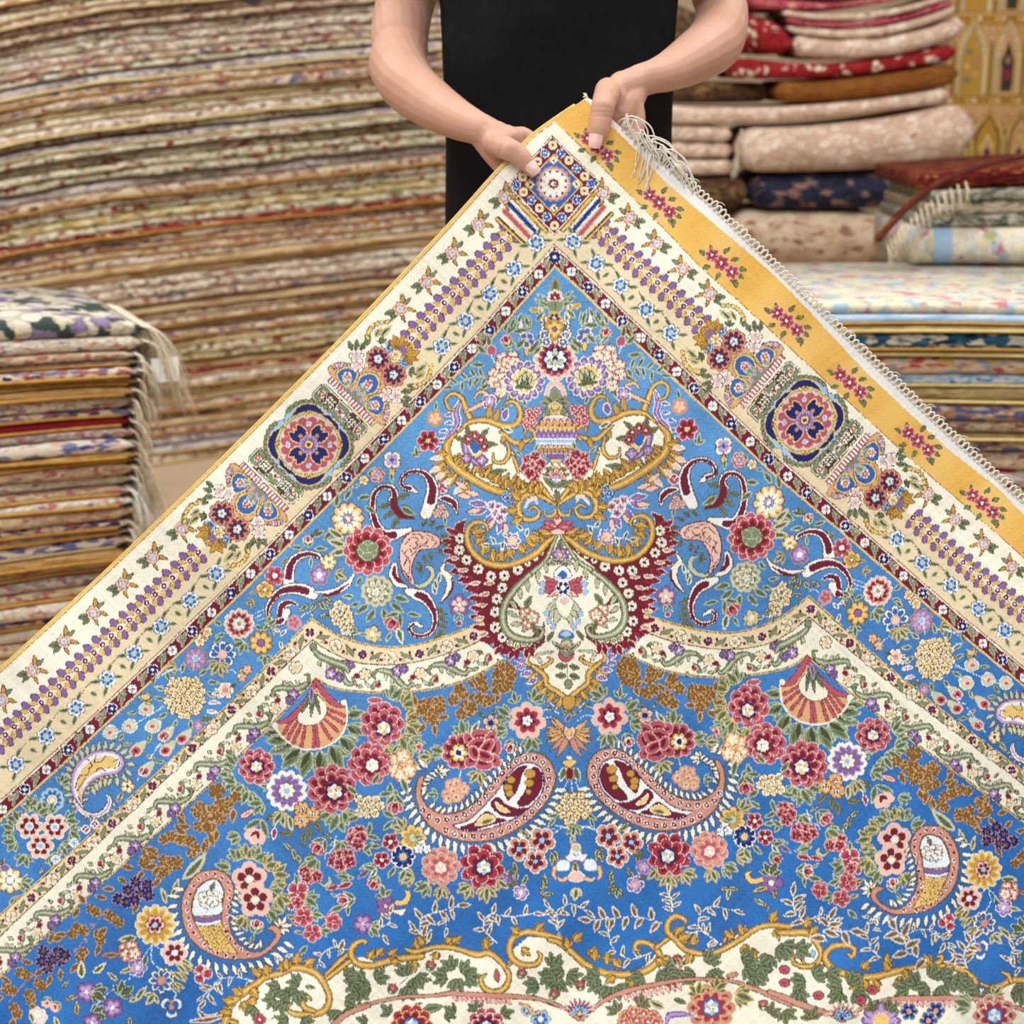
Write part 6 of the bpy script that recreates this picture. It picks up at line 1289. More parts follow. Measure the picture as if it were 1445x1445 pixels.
# ---- right-hand stack --------------------------------------------------------------
QM=[(rugmat('pale_floral_rug_top',[((238,228,200),6),((226,208,176),3),((210,130,136),1.2),((176,200,216),1.4),((176,184,130),1.2),((70,66,60),.8)],32.5,32.5),'cream rug with pastel flowers'),
 (rugmat('sky_blue_edged_rug',[((178,206,232),5),((150,190,226),3),((214,226,238),2)],15,100),'sky blue edged rug'),
 (rugmat('teal_scroll_rug',[((40,96,116),3),((226,220,200),2.4),((60,110,150),1.6),((30,56,84),1.4),((190,164,120),1)],40,115),'teal rug with cream scrolls'),
 (rugmat('rose_scroll_rug',[((226,206,190),4),((196,80,90),1.8),((150,170,190),1.4),((214,180,110),1.4)],35,110),'ivory rug with rose scrolls'),
 (rugmat('pale_blue_rug',[((140,184,222),4),((200,218,232),3),((96,140,190),1.4),((226,222,208),1.6)],45,125),'pale blue rug'),
 (rugmat('olive_backed_rug',[((150,128,84),4),((128,106,66),3),((176,154,108),2)],22.5,110),'olive backed rug'),
 (rugmat('blue_cream_floral_rug',[((226,212,188),3),((80,116,180),2.4),((196,160,120),2),((160,80,90),1)],42.5,120),'blue and cream floral rug'),
 (rugmat('brown_rose_floral_rug',[((206,180,150),4),((168,96,88),2),((120,110,100),1.4),((228,212,186),2)],47.5,125),'beige rug with brown roses'),
 (rugmat('crimson_white_rug',[((230,220,210),4),((176,26,66),2.6),((196,180,170),2),((120,120,130),1)],22.5,85),'white rug with crimson scrolls')]
yaw3=math.radians(-3); ux3=np.array([math.cos(yaw3),math.sin(yaw3)]); uy3=np.array([-math.sin(yaw3),math.cos(yaw3)])
E3=np.array(at(1125,432,3.42))[:2]; L3=1.25
right=[(0,.022),(1,.022),(5,.012),(2,.036),(5,.012),(3,.036),(4,.026),(5,.030),(6,.036),(7,.026),(5,.012),(6,.026),(7,.034),(8,.040),(5,.012),(2,.03),(7,.03),(6,.03),(3,.03),(4,.026),(7,.03),(5,.02),(8,.03),(6,.03)]
tot=sum(h for _,h in right); scale_=.682/tot; u=.682; Rq=random.Random(8)
for k,(mi,h0) in enumerate(right):
    h=h0*scale_; u-=h; u0=max(0,u); lx=.012*k*(1 if k<8 else .6)+Rq.uniform(-.02,.02)+(.05 if k else 0)
    O=E3+ux3*lx*.6; f_=wob(k+70,.010,(.6,1.3)); bs=Rq.uniform(-.012,.012)
    sag=lambda s,a:a-.016*((s-.35)/.6)**2*(.3+a)-.0
    zt=lambda s,u0=u0,h=h,o_=lx*.6:sag(s+o_,u0+h)-.001; zb=lambda s,u0=u0,o_=lx*.6:max(.0005,sag(s+o_,u0))
    fo=lambda s,f=f_,b=bs:.015+b+f(s)
    if k==0:
        v,f,uv=slab(O,ux3,uy3,L3,.78,zb,zt,fo,40)
    else: v,f,uv=slab(O,ux3,uy3,L3-lx*.6,.74,zb,zt,fo,40)
    o=link('piled_rug',mesh('piled_rug',v,f,uv),QM[mi][0],None)
    tag(o,'%s, %s from the top of the right front stack'%(QM[mi][1],ordw(k+1)),'rug','rugs in the right front stack')
    if mi in (1,5,2,4): cord(o,O,ux3,uy3,L3-lx*.6,lambda s,a=zb:a(s)+.0052,lambda s,f=fo:f(s)-.003,.0034,M_cord[3] if mi in (5,4) else M_cord[0])
    if k==0:
        E=lambda r,O=O:(np.array([*(O+ux3*.006+uy3*(.02+r*.6)),.672]),-ux3)
        fringe(o,E,M_fr,300,.06,130,1.0)
# pile lying on the back of that stack, and the pale rug draped over its front
PM=[(rugmat('dark_red_gold_rug',[((84,24,22),5),((170,112,50),1.4),((124,40,30),2)],35,150),'dark red rug with gold lines'),
 (rugmat('green_cream_rug',[((200,196,170),3),((110,120,96),2),((230,224,204),3),((176,40,60),1)],35,125),'cream and green patterned rug'),
 (rugmat('grey_green_rug',[((150,150,130),3),((206,200,180),3),((90,100,90),2)],50,150),'grey green rug')]
E4=np.array(at(1300,372,4.08))[:2]
zc=[(.682,.09,1,-.02),(.772,.03,2,0),(.802,.03,1,.01),(.832,.032,2,.02),(.866,.036,0,-.02)]
for k,(z0,h,mi,dx) in enumerate(zc):
    if k==0: mm=QM[0][0]; nm='cream rug with pastel flowers'
    else: mm=PM[mi][0]; nm=PM[mi][1]
    O=E4+np.array([dx,.0 if k else -.03]); up=.03 if k==4 else .012
    zt=lambda s,z0=z0,h=h,up=up:z0+h-.001+up*math.sin(min(s,.5)*3)*(1 if k else .3); zb=lambda s,z0=z0,k=k:z0+.0005+(.012*math.sin(min(s,.5)*3) if k>1 else (.0036*math.sin(min(s,.5)*3) if k==1 else 0))
    v,f,uv=slab(O,np.array([1.,0]),np.array([0,1.]),.8,.5,zb,zt,lambda s:.01+.02*math.sin(s*4)*(.4),24)
    o=link('laid_rug',mesh('laid_rug',v,f,uv),mm,None)
    tag(o,'%s, %s up in the short right pile'%(nm,ordw(k+1)),'rug','rugs in the short pile on the right stack')
    if k==0:
        b=MB(); q=[]
        M_bl=mat('sky_blue_stripe',(158,194,226),.8,.1,(176,206,232),nscale=90)
        vs=[];fs=[]
        for j in range(9):
            a=math.pi/2-math.pi*j/8; hh=.0455
            for s in (.045,.09): vs.append((O[0]+s,O[1]+.01+.02*math.sin(s*4)*.4+hh*.9*(1-math.cos(a))-.0015,z0+.045+.0455*math.sin(a)))
        for j in range(8): fs.append((2*j,2*j+1,2*j+3,2*j+2))
        link('blue_border',mesh('blue_border',vs,fs),M_bl,o)
# dark red bound rug falling down the left flank of that pile
M_rb=mat('dark_red_binding',(70,22,18),.7,.2,(96,38,22),nscale=60); 
fl_pts=[(1445,226),(1400,236),(1350,252),(1310,272),(1280,296),(1255,322),(1236,345)]
tt=[3.99,3.985,3.98,3.975,3.97,3.96,3.95]
Pf=np.array([at(x,y,t) for (x,y),t in zip(fl_pts,tt)]); Pf=cr(Pf,4); Pf[:,2]=np.maximum(Pf[:,2],.70)
vs=[];fs=[];uvs=[]
for i,p in enumerate(Pf):
    for j in range(9): d=j/8*.05; vs.append((p[0],p[1]+d-.03,p[2]+.014)); uvs.append((i*.02,d))
n=len(Pf)
for i in range(n-1):
    for j in range(8): fs.append((i*9+j,i*9+j+1,(i+1)*9+j+1,(i+1)*9+j))
b4=len(vs); vs=vs+[(x,y,z-.006) for x,y,z in vs]; uvs=uvs+uvs; fs=fs+[tuple(b4+q for q in f)[::-1] for f in fs]
for i in range(n-1): fs.append((i*9,(i+1)*9,b4+(i+1)*9,b4+i*9))
o=link('draped_rug',mesh('draped_rug',vs,fs,uvs),PM[0][0],None); tag(o,'rug with dark red edge draped down the left flank of the short right pile','rug')
b=MB(); b.tube(Pf+np.array([0,-.034,.013]),.006,6); b.build('binding',M_rb,o)
bq=MB(); Rz=random.Random(77)
for k in range(150):
    i=Rz.randint(n//3,n-2); p=Pf[i]; x,y,z=p[0]+.012,p[1]-.034,p[2]-.004; l=Rz.uniform(.03,.07)
    if z-l<.69: l=max(.004,z-.69)
    bq.tube([(x,y,z),(x+.006,y-.006,z-l*.5),(x+Rz.uniform(0,.02),y-.008,z-l)],[.0018,.0015,.0006],4)
bq.build('fringe',M_fr,o)
# ---- folded rugs heaped at the right, behind the man's elbow ---------------------------
FM={'cr':rugmat('blush_cream_wool',[((222,200,180),5),((206,178,156),4),((232,216,198),3),((176,120,100),1)],31.2,57.2),
 'rd':rugmat('brick_red_wool_white_flowers',[((158,40,42),6),((140,30,36),4),((226,206,184),1.5),((120,24,34),2)],44.2,62.4),
 'mg':rugmat('crimson_wool',[((160,30,60),5),((180,50,76),3),((216,160,150),1.5)],41.6,104),
 'br':rugmat('caramel_wool',[((134,82,34),5),((120,70,28),4),((150,96,44),2)],41.6,104),
 'nv':rugmat('navy_wool_beige_flowers',[((40,42,62),5),((30,32,50),4),((140,110,92),2),((54,60,86),2)],26,52),
 'bg':rugmat('beige_wool_brown_flowers',[((206,182,156),5),((190,160,132),4),((150,104,76),1.8),((222,204,180),2)],26,57.2),
 'dk':rugmat('dark_olive_wool',[((84,60,42),4),((64,46,36),3),((130,100,66),2)],36.4,78)}
TP=5.15
heap=[ # x0,x1, top left/mid/right, bottom left/mid/right (photograph pixels), material, label
 (1030,1262,299,301,301,378,384,380,'bg','beige rug with brown flowers rolled at the foot of the folded heap'),
 (1062,1316,246,245,247,297,299,294,'nv','dark navy rug with beige flowers folded under the thick cream one'),
 (950,1058,252,250,250,298,298,296,'dk','dark olive rug left of the folded navy one'),
 (940,1036,224,226,226,249,249,247,'cr','lowest cream fold left of the thick fringed cream roll'),
 (935,1034,200,202,203,223,224,224,'cr','middle cream fold left of the thick fringed cream roll'),
 (930,1032,177,178,180,199,201,201,'cr','uppermost cream fold left of the thick fringed cream roll'),
 (1040,1376,180,172,141,244,243,230,'cr','thick blush cream rug rolled over with fringe at its left end'),
 (925,1338,147,148,122,176,170,144,'cr','thin beige rug folded just below the caramel rug'),
 (1092,1346,114,106,87,145,140,119,'br','plain caramel brown rug folded in the middle of the heap'),
 (935,1084,110,114,116,145,146,144,'dk','dark brown rug folded left of the caramel one'),
 (1024,1342,76,88,60,111,108,85,'rd','brick red rug with white flowers folded above the caramel rug'),
 (1030,1112,16,24,46,74,76,80,'rd','brick red rug bunched at the left of the sagging cream rugs'),
 (1114,1350,46,53,20,80,82,53,'cr','thick cream rug sagging on top of the brick red rug'),
 (1104,1336,34,40,8,45,54,21,'cr','thin cream rug sagging above the thick cream one'),
 (1100,1334,25,30,0,33,39,7,'mg','thin crimson rug between the sagging cream rugs'),
 (1096,1332,14,18,-10,24,29,-1,'cr','thin blush rug just under the broad crimson rug'),
 (1050,1330,-8,4,-24,14,12,-15,'mg','broad crimson rug folded across the top of the heap'),
 (1060,1334,-30,-8,-42,-13,0,-29,'cr','pale rug topmost of the folded heap'),
 (905,1020,-40,10,20,100,104,100,'dk','dark brown rug folded behind the elbow on the right')]
def qcurve(a,b,c): return lambda q: a*(1-q)*(1-2*q)+4*b*q*(1-q)-c*q*(1-2*q)
for k,(x0,x1,a,b,c,d,e,f_,mk,lab) in enumerate(heap):
    tq=TP+(.12 if k in (9,18) else 0)-(.05 if k==6 else 0)
    Lw=(x1-x0)/FPX*tq; O=np.array(at(x0,200,tq))[:2]; top=qcurve(a,b,c); bot=qcurve(d,e,f_)
    zof=lambda y,tq=tq: float(CAMZ+tq*(-sn+yc(y)*cs))
    n=34; R=random.Random(k); wv=wob(k+1300,.006,(2,5)); wf=wob(k+1400,.018,(1,3))
    def endr(q,k=k): 
        e=min(q,1-q)*Lw/max(.02,.45*(zof(200)-zof(200+bot(.5)-top(.5)))); return math.sqrt(max(0.02,1-(1-min(1,e))**2))
    zt=lambda s:(zof(top(s/Lw))+zof(bot(s/Lw)))/2+(zof(top(s/Lw))-zof(bot(s/Lw)))/2*endr(s/Lw)-.0015
    zb=lambda s:(zof(top(s/Lw))+zof(bot(s/Lw)))/2-(zof(top(s/Lw))-zof(bot(s/Lw)))/2*endr(s/Lw)+.0015
    v,f,uv=slab(O,np.array([1.,0]),np.array([0,1.]),Lw,.42,zb,zt,lambda s:wf(s/Lw),n)
    o=link('heaped_rug',mesh('heaped_rug',v,f,uv),FM[mk],None); tag(o,lab,'rug','folded rugs in the right heap')
    if k in (6,):
        E=lambda r,O=O:(np.array([O[0]+.012,O[1]-.004+.03*r,zof(182+r*55)]),np.array([-.2,-.7]))
        fringe(o,E,M_fr,800,.035,80,1.5)
# plinth of rolled rugs that carries the heap (hidden low down)
for k in range(7):
    z1=zof_=float(CAMZ+TP*(-sn+yc(388)*cs)); h=z1/7
    O=np.array(at(900,200,TP))[:2]
    v,f,uv=slab(O,np.array([1.,0]),np.array([0,1.]),1.0,.42,lambda s:k*h+.001,lambda s:(k+1)*h-.001,lambda s:.02,12)
    o=link('heaped_rug',mesh('heaped_rug',v,f,uv),FM[('bg','nv','cr','rd')[k%4]],None); tag(o,'%s rug, %s from the floor under the folded heap'%({'bg':'beige','nv':'navy','cr':'cream','rd':'red'}[('bg','nv','cr','rd')[k%4]],ordw(k+1)),'rug','folded rugs in the right heap')
# ---- prayer-arch rug hanging on the right ---------------------------------------------
TH=6.3
_save=(DES,DW,DH,MX,Y0,S_)
S_=1.5; MX=-1300; Y0=-260; DW=int(330*S_); DH=int(720*S_); DES=np.full((DH,DW),CI['T'],np.uint8); MIR=False
fr(0,0,1,False)
R5=random.Random(2)
for k in range(900): el(R5.uniform(1300,1630),R5.uniform(-260,460),R5.uniform(.8,2.4),R5.uniform(.8,2.4),R5.choice('YgGOqU'))
for row,(y0,y1) in enumerate(((-250,-130),(-120,20),(25,135),(155,250),(260,400))):
    for c in range(8):
        cx=1321+c*49+(0 if row!=3 else 28); w=20 if row!=3 else 23; h=y1-y0
        arch=lambda f,g:[(cx-w*f,y1-2),(cx-w*f,y0+h*(.42+g)),(cx-w*f*.8,y0+h*(.24+g)),(cx-w*f*.35,y0+h*(.1+g)),(cx,y0+h*g),(cx+w*f*.35,y0+h*(.1+g)),(cx+w*f*.8,y0+h*(.24+g)),(cx+w*f,y0+h*(.42+g)),(cx+w*f,y1-2)]
        po(arch(1.05,0),'Y','g',1.6); po(arch(.82,.06),'K' if row!=3 else 'O','O',1); po(arch(.7,.1),'G' if c%2 else 'T','g',1)
        if c%2==0 or row==3:
            po([(cx,y0+h*.3),(cx-w*.45,y0+h*.55),(cx-w*.4,y1-6),(cx+w*.4,y1-6),(cx+w*.45,y0+h*.55)],'D' if row!=3 else 'Y','O',1)
            po([(cx,y0+h*.45),(cx-w*.25,y0+h*.65),(cx,y1-9),(cx+w*.25,y0+h*.65)],'N' if c%4 else 'X'); el(cx,y0+h*.72,w*.2,h*.09,'r'); el(cx,y0+h*.55,w*.14,h*.05,'q')
        else:
            for j in range(6): el(cx+(-1)**j*w*.25,y0+h*(.35+.09*j),w*.2,h*.035,'TSqY'[j%4],0,'O',.7)
        for s in (-1,1): st([(cx+s*24.5,y1),(cx+s*24.5,y0+h*.3)],2.5,'O'); el(cx+s*24.5,y0+h*.15,5,7,'T',0,'g',1)
    po([(1290,y1+1),(1640,y1+1),(1640,y1+14),(1290,y1+14)],'G','g',1.2)
    for k in range(44): el(1296+k*8,y1+7,2.4,2.4,'OTKr'[k%4])
gx=np.arange(1338,1600,1.4); gy=np.arange(-230,400,1.4); GX,GY=np.meshgrid(gx,gy)
ci=DES[np.clip(((GY-Y0)*S_).astype(int),0,DH-1),np.clip(((GX-MX*-1)*S_).astype(int) if False else ((GX+MX)*S_).astype(int),0,DW-1)]
base=at(GX.ravel(),GY.ravel(),TH); base[:,1]=6.51+.018*np.sin(GX.ravel()/19.)
# real plane: keep lateral and vertical positions of the cloth, hung vertically
hx=(GX.ravel()-722.5)/FPX*TH; hz=CAMZ+TH*(-sn+yc(GY.ravel())*cs); v=np.c_[hx,base[:,1],hz]
ny,nx=GX.shape; ii=np.arange(ny*nx).reshape(ny,nx); q=np.stack([ii[:-1,:-1],ii[:-1,1:],ii[1:,1:],ii[1:,:-1]],-1).reshape(-1,4)
vb=v+np.array([0,.008,0]); m_=len(v)
mh=mesh('hanging_rug',np.vstack([v,vb]),np.vstack([q[:,::-1],q+m_]).tolist())
a_=mh.color_attributes.new('knot_colour','FLOAT_COLOR','POINT'); kc=np.c_[lin(PALA)[ci.ravel()]*(1+RNG.normal(size=(m_,1))*.06),np.ones(m_)]; a_.data.foreach_set('color',np.clip(np.vstack([kc,kc]),0,1).astype(np.float32).ravel())
hr=link('hanging_rug',mh,knotmat('gold_prayer_arch_pile',.8),None)
tag(hr,'gold rug with rows of prayer arches hanging behind the right stacks','rug')
b=MB(); zt_=float(hz.max()); b.tube([(hx.min()-.1,6.522,zt_+.004),(hx.max()+.1,6.522,zt_+.004)],.012,8)
link('hanging_rod',mesh('hanging_rod',np.vstack(b.v),b.f),mat('dark_steel_rod',(70,66,62),.4,.5),hr)
DES,DW,DH,MX,Y0,S_=_save
# ================================================================== the man holding the corner
def blob_add(bm_,P,R,n=14,flat=None):
    """tapered tube with rounded ends through P with radii R (or (r1,r2) elliptic, second axis along `flat`)"""
    P=np.asarray(P,float); 
    R=np.asarray([(r,r) if np.isscalar(r) else r for r in R],float)
    k=max(3,len(P)); 
    d=np.r_[0,np.cumsum(np.linalg.norm(np.diff(P,axis=0),axis=1))]; m=max(8,int(d[-1]/.008)); u=np.linspace(0,len(P)-1,m)
    Q=cr(P,12) if len(P)>2 else np.linspace(P[0],P[1],12); dq=np.linspace(0,len(P)-1,len(Q))
    X=np.stack([np.interp(u,dq,Q[:,i]) for i in range(3)],-1); W=np.stack([np.interp(u,np.arange(len(P)),R[:,i]) for i in range(2)],-1)
    T=np.gradient(X,axis=0); T/=np.maximum(np.linalg.norm(T,axis=1),1e-9)[:,None]
    # rounded caps
    def cap(X0,T0,W0,sg):
        out=[]
        for a in (80,60,40,20):
            a=math.radians(a); out.append((X0+sg*T0*W0.mean()*math.sin(a),W0*math.cos(a)))
        return out
    pre=cap(X[0],T[0],W[0],-1); post=cap(X[-1],T[-1],W[-1],1)[::-1]
    XX=[p for p,_ in pre]+list(X)+[p for p,_ in post]; WW=[w_ for _,w_ in pre]+list(W)+[w_ for _,w_ in post]; TT=[T[0]]*4+list(T)+[T[-1]]*4
    ref=np.array(flat if flat is not None else (0,0,1.),float); rows=[]
    a=np.linspace(0,2*math.pi,n,endpoint=False)
    for x,w_,t_ in zip(XX,WW,TT):
        v2=ref-t_*(ref@t_)
        if np.linalg.norm(v2)<1e-3: v2=np.array([1.,0,0])-t_*t_[0]
        v2/=np.linalg.norm(v2); v1=np.cross(t_,v2)
        rows.append([bm_.verts.new(x+w_[0]*math.cos(q)*v1+w_[1]*math.sin(q)*v2) for q in a])
    for i in range(len(rows)-1):
        for j in range(n): bm_.faces.new((rows[i][j],rows[i][(j+1)%n],rows[i+1][(j+1)%n],rows[i+1][j]))
    bm_.faces.new(rows[0][::-1]); bm_.faces.new(rows[-1])
def remesh(bm_,name,vox,smooth,m,parent,fac=.5):
    bmesh.ops.recalc_face_normals(bm_,faces=bm_.faces)
    me=bpy.data.meshes.new(name); bm_.to_mesh(me); bm_.free(); tmp=bpy.data.objects.new('body',me); C.objects.link(tmp)
    r=tmp.modifiers.new('r','REMESH'); r.mode='VOXEL'; r.voxel_size=vox; r.adaptivity=0
    if smooth: s=tmp.modifiers.new('s','SMOOTH'); s.iterations=smooth; s.factor=fac
    dg=bpy.context.evaluated_depsgraph_get(); dg.update(); ev=tmp.evaluated_get(dg); out=bpy.data.meshes.new_from_object(ev); out.name=name
    bpy.data.objects.remove(tmp); bpy.data.meshes.remove(me); out.materials.clear()
    return link(name,out,m,parent)
def px(x,y,t): return at(x,y,t+(.011 if 2.365<t<2.4125 else 0))
TB=2.62
CXm=float(at(789,150,TB)[0]); CYm=2.70
person=empty('person',(CXm,CYm,0)); tag(person,'person in a black t-shirt and dark trousers holding up the corner of the blue carpet','person')
M_skin=mat('skin',(198,150,126),.48,.35,(212,166,146),nscale=14,bump=(260,.12,.0006))
b=M_skin.node_tree.nodes['Principled BSDF']; b.inputs['Subsurface Weight'].default_value=.12; b.inputs['Subsurface Radius'].default_value=(.012,.005,.003); b.inputs['Subsurface Scale'].default_value=.5
rr=lambda w_,t: w_/2*t/FPX
B=bmesh.new()
# torso, neck, head under the clothes and above the frame
for P,R in (([(CXm,CYm,.86),(CXm,CYm,1.0),(CXm,CYm,1.2),(CXm,CYm,1.38),(CXm,CYm,1.47)],[(.15,.09),(.148,.088),(.15,.092),(.165,.095),(.12,.07)]),):
    blob_add(B,P,R,20,(0,1,0))
blob_add(B,[(CXm,CYm,1.42),(CXm,CYm-.01,1.50),(CXm,CYm-.02,1.58)],[.065,.056,.056])
blob_add(B,[(CXm,CYm-.025,1.60),(CXm,CYm-.03,1.66),(CXm,CYm-.02,1.73)],[(.058,.07),(.072,.088),(.074,.09)],16,(0,1,0))
blob_add(B,[(CXm,CYm-.115,1.655),(CXm,CYm-.125,1.635),(CXm,CYm-.13,1.622)],[.008,.011,.014],10)
for s in (-1,1):
    blob_add(B,[(CXm+s*.074,CYm-.01,1.675),(CXm+s*.08,CYm-.005,1.65),(CXm+s*.076,CYm-.012,1.625)],[(.006,.017),(.007,.02),(.006,.012)],10,(0,1,0))
blob_add(B,[(CXm-.022,CYm-.112,1.588),(CXm,CYm-.118,1.586),(CXm+.022,CYm-.112,1.588)],[.006,.009,.006],10)
# right arm (left in the picture)
sh=np.array([CXm-.165,CYm,1.43])
el_=px(566,78,2.60); wr=px(684,184,2.405)
blob_add(B,[sh,(sh+px(574,0,2.63))/2+np.array([-.004,0,0]),px(573,0,2.63),px(564,52,2.615),el_],[.052,.049,rr(84,2.63),rr(82,2.62),rr(74,2.6)],18)
blob_add(B,[px(566,66,2.61),px(562,92,2.58),px(578,122,2.535),px(610,147,2.49),px(645,168,2.445),px(672,180,2.415),px(690,188,2.40)],[rr(78,2.6),rr(84,2.58),rr(80,2.53),rr(70,2.49),rr(57,2.45),rr(47,2.41),rr(44,2.40)],18)
# palm, seen from its back; fingers pass behind the carpet edge, thumb in front
TR=lambda x,y: float(tcar(x,y))
blob_add(B,[px(680,183,2.405),px(700,190,2.395),px(722,196,2.385)],[rr(40,2.4),rr(38,2.4),rr(32,2.39)],14)
blob_add(B,[px(682,194,2.405),px(700,214,2.40),px(716,236,2.395)],[rr(38,2.4),rr(42,2.4),rr(36,2.4)],14)
blob_add(B,[px(686,188,2.40),px(710,205,2.395),px(730,222,2.393)],[rr(46,2.4),rr(50,2.4),rr(40,2.39)],14)
for (a,b_,c,d,w_) in (((722,192),(740,190),(756,205),(762,224),22),((726,206),(746,212),(762,232),(764,252),23),((720,224),(738,236),(752,256),(754,272),22),((712,238),(726,254),(736,270),(738,284),19)):
    blob_add(B,[px(*a,2.39),px(*b_,2.392),px(*c,2.388),px(*d,2.376)],[rr(w_*1.1,2.39),rr(w_,2.39),rr(w_*.9,2.39),rr(w_*.72,2.38)],12)
blob_add(B,[px(697,202,2.385),px(714,209,TR(720,215)-.011),px(729,216,TR(729,216)-.018),px(742,229,TR(742,229)-.0155),px(750,240,TR(751,241)-.0125)],[rr(36,2.38),rr(33,2.35),rr(30,2.34),rr(26,2.34),rr(20,2.34)],14)
# left arm (right in the picture)
sh2=np.array([CXm+.165,CYm,1.43])
blob_add(B,[sh2,(sh2+px(1014,0,2.63))/2+np.array([.012,0,0]),px(1015,0,2.63),px(1018,28,2.62),px(1013,52,2.60)],[.052,.048,rr(74,2.63),rr(76,2.62),rr(74,2.6)],18)
blob_add(B,[px(1017,40,2.61),px(1006,62,2.58),px(978,82,2.53),px(945,100,2.47),px(922,108,2.43),px(902,114,2.41)],[rr(78,2.6),rr(82,2.58),rr(72,2.53),rr(56,2.47),rr(47,2.43),rr(46,2.41)],18)
blob_add(B,[px(905,113,2.41),px(886,120,2.40),px(866,130,2.39)],[rr(44,2.4),rr(44,2.4),rr(36,2.39)],14)
blob_add(B,[px(898,122,2.41),px(888,142,2.40),px(880,160,2.395)],[rr(40,2.4),rr(44,2.4),rr(40,2.4)],14)
blob_add(B,[px(878,122,2.40),px(866,144,2.392),px(864,162,2.392)],[rr(44,2.4),rr(42,2.39),rr(34,2.39)],14)
for (a,b_,c,d,w_) in (((862,148),(862,172),(858,192),(850,206),22),((876,152),(877,178),(872,200),(864,216),23),((888,152),(890,178),(886,202),(878,218),22),((898,146),(902,168),(900,190),(894,206),19)):
    blob_add(B,[px(*a,2.394),px(*b_,2.394),px(*c,2.39),px(*d,2.378)],[rr(w_*1.1,2.39),rr(w_,2.39),rr(w_*.9,2.39),rr(w_*.72,2.38)],12)
blob_add(B,[px(858,128,2.385),px(852,146,TR(850,150)-.0185),px(848,166,TR(848,166)-.0195),px(845,184,TR(845,184)-.0178),px(841,198,TR(841,199)-.014)],[rr(38,2.38),rr(34,2.35),rr(33,2.34),rr(30,2.34),rr(23,2.34)],14)
# legs
for s in (-1,1):
    blob_add(B,[(CXm+s*.085,CYm,.90),(CXm+s*.1,CYm,.6),(CXm+s*.105,CYm+.01,.47),(CXm+s*.108,CYm+.02,.25),(CXm+s*.11,CYm+.02,.09)],[.078,.066,.054,.052,.036],16)
    blob_add(B,[(CXm+s*.11,CYm+.03,.05),(CXm+s*.115,CYm-.06,.04),(CXm+s*.12,CYm-.14,.035)],[(.034,.032),(.04,.03),(.036,.02)],12,(0,0,1))
body=remesh(B,'body',.0021,6,M_skin,person)
nb=len(body.data.vertices); bv=np.zeros(nb*3); body.data.vertices.foreach_get('co',bv); bv=bv.reshape(-1,3); bn=np.zeros(nb*3); body.data.vertices.foreach_get('normal',bn); bn=bn.reshape(-1,3)
for (xa,ya,xb,yb,dep,sg) in ((737,216,727,233,.0009,.0011),(734,213,724,229,.0006,.001),(740,219,731,236,.0006,.001),(834,171,859,172,.0009,.0011),(834,177,859,178,.0007,.001),(835,166,858,166,.0005,.001),(706,168,716,190,-.0012,.004),(720,172,726,186,-.0012,.0035),(872,118,884,136,-.0012,.004),(688,170,694,200,.0007,.0012),(903,97,908,132,.0007,.0012),(716,206,704,228,.0012,.002),(862,138,872,156,.0012,.002)):
    a_,b_=at(xa,ya,2.37),at(xb,yb,2.37); dd=b_-a_; w_=np.clip(((bv-a_)@dd)/(dd@dd),0,1); Cc=a_+w_[:,None]*dd; e_=bv-Cc; e_-=np.outer(e_@np.array([0,cs,-sn]),np.array([0,cs,-sn])); r2=(e_**2).sum(1)
    bv-=bn*(dep*np.exp(-r2/(2*sg*sg))*(bn@np.array([0,-cs,sn])>.1))[:,None]
body.data.vertices.foreach_set('co',bv.ravel()); body.data.update()
# thumbnails
M_nail=mat('thumbnail',(240,190,178),.28,.5,(246,206,196),nscale=40)
for (x,y,ang,w_,l) in ((752,238,48,17,20),(840,199,100,19,21)):
    t=float(tcar(x,y))-(.0263 if x<800 else .0303); b=MB(); vs=[];fs=[]; A=math.radians(ang)
    for i in range(7):
        for j in range(7):
            u_=(i/6-.5)*2; v_=(j/6-.5)*2; k=math.sqrt(max(0,1-abs(v_)**4*.35)) if u_>0 else 1
            a=u_*l/2*(1-.12*v_*v_); c=v_*w_/2*(1-.1*max(0,u_)); X=x+a*math.cos(A)-c*math.sin(A); Y=y+a*math.sin(A)+c*math.cos(A)
            vs.append(at(X,Y,t+.0052*v_*v_+.0028*max(0,u_)**2)); 
    for i in range(6):
        for j in range(6): fs.append((i*7+j,i*7+j+1,(i+1)*7+j+1,(i+1)*7+j))
    link('thumbnail',mesh('thumbnail',vs,fs),M_nail,body)
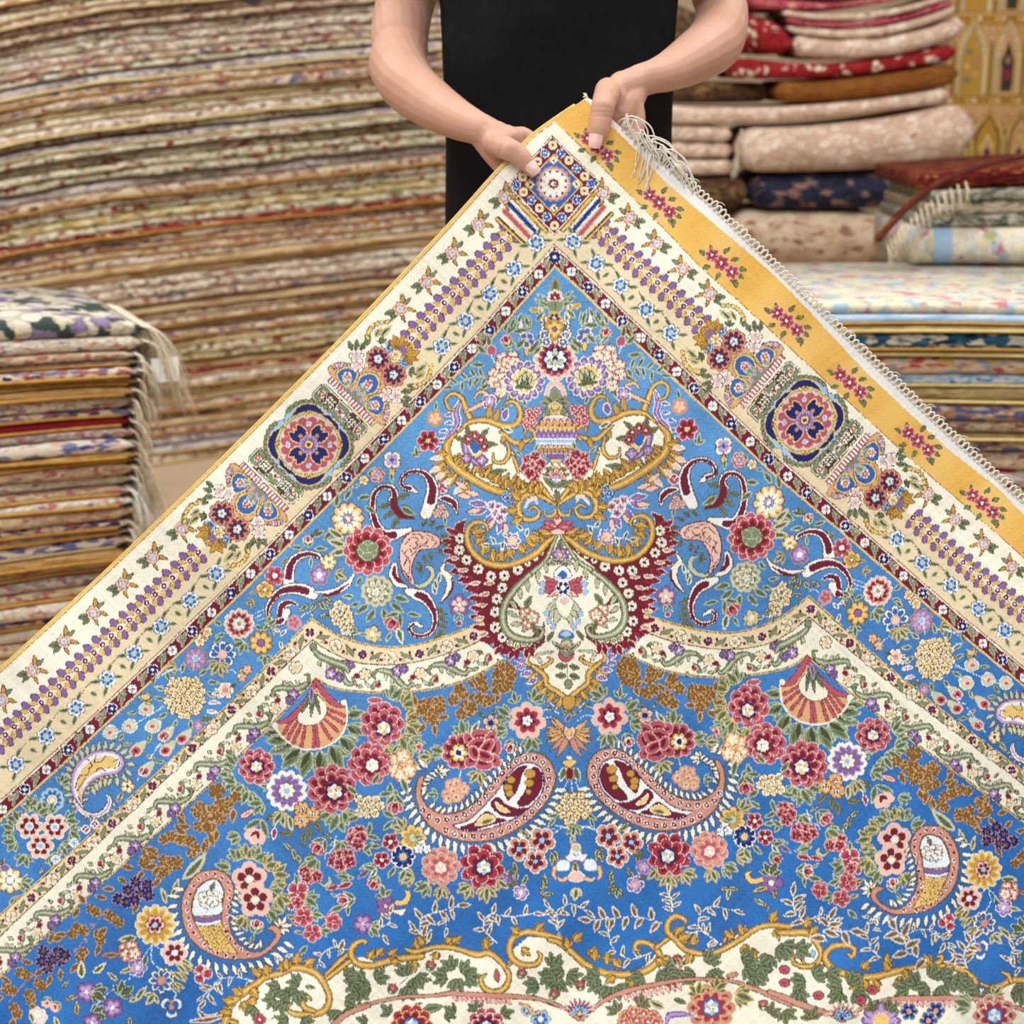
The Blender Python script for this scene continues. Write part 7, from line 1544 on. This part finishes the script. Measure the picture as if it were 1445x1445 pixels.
# clothes
M_shirt=mat('black_jersey',(13,14,18),.85,.2,(18,19,24),nscale=30,bump=(14,.5,.012),sheen=.0)
B=bmesh.new()
hw=.1835
blob_add(B,[(CXm,CYm,.80),(CXm,CYm,.92),(CXm,CYm,1.05),(CXm-.002,CYm,1.20),(CXm,CYm,1.34),(CXm,CYm,1.43),(CXm,CYm,1.475)],[(hw+.002,.118),(hw,.116),(hw-.002,.115),(hw+.001,.118),(hw+.008,.12),(hw-.005,.105),(.12,.085)],26,(0,1,0))
for s,S0,E0 in ((-1,sh,px(574,0,2.63)),(1,sh2,px(1014,0,2.63))):
    e=S0+(E0-S0)*.62; blob_add(B,[S0+np.array([-s*.03,0,-.005]),S0,e],[.07,.074,.068],18)
shirt=remesh(B,'t_shirt',.007,6,M_shirt,person)
# soft folds in the jersey
n_=len(shirt.data.vertices); cv=np.zeros(n_*3); shirt.data.vertices.foreach_get('co',cv); cv=cv.reshape(-1,3)
fz=.0035*np.sin(cv[:,0]*38+cv[:,2]*16)*np.sin(cv[:,2]*9+1)+.003*np.sin(cv[:,0]*21-cv[:,2]*30)
cv[:,1]-=fz*(cv[:,1]<CYm); shirt.data.vertices.foreach_set('co',cv.ravel()); shirt.data.update()
M_tr=mat('charcoal_trousers',(34,36,44),.85,.15,(42,44,52),nscale=30)
B=bmesh.new()
blob_add(B,[(CXm,CYm,.80),(CXm,CYm,.9),(CXm,CYm,.99)],[(.165,.105),(.165,.106),(.155,.1)],22,(0,1,0))
for s in (-1,1): blob_add(B,[(CXm+s*.085,CYm,.86),(CXm+s*.1,CYm,.6),(CXm+s*.105,CYm+.01,.45),(CXm+s*.108,CYm+.015,.14)],[.092,.08,.068,.058],18)
remesh(B,'trousers',.009,4,M_tr,person)
M_sh=mat('black_leather_shoes',(24,22,22),.4,.4)
for s in (-1,1):
    B=bmesh.new(); blob_add(B,[(CXm+s*.11,CYm+.06,.05),(CXm+s*.115,CYm-.06,.052),(CXm+s*.122,CYm-.17,.042)],[(.045,.046),(.05,.048),(.046,.036)],14,(0,0,1)); remesh(B,'shoe',.006,3,M_sh,person)
M_hair=mat('dark_hair',(30,24,22),.6,.3,bump=(120,.6,.004)); B=bmesh.new()
blob_add(B,[(CXm,CYm+.035,1.63),(CXm,CYm+.02,1.70),(CXm,CYm-.01,1.765)],[(.074,.06),(.08,.084),(.07,.08)],18,(0,1,0)); remesh(B,'hair',.006,3,M_hair,person)
M_eye=mat('eye',(240,236,230),.2,.5)
for s in (-1,1):
    bm_=bmesh.new(); bmesh.ops.create_uvsphere(bm_,u_segments=14,v_segments=10,radius=.011,matrix=Matrix.Translation((CXm+s*.031,CYm-.104,1.672))); me_=bpy.data.meshes.new('eye'); bm_.to_mesh(me_); bm_.free(); link('eye',me_,M_eye,body)
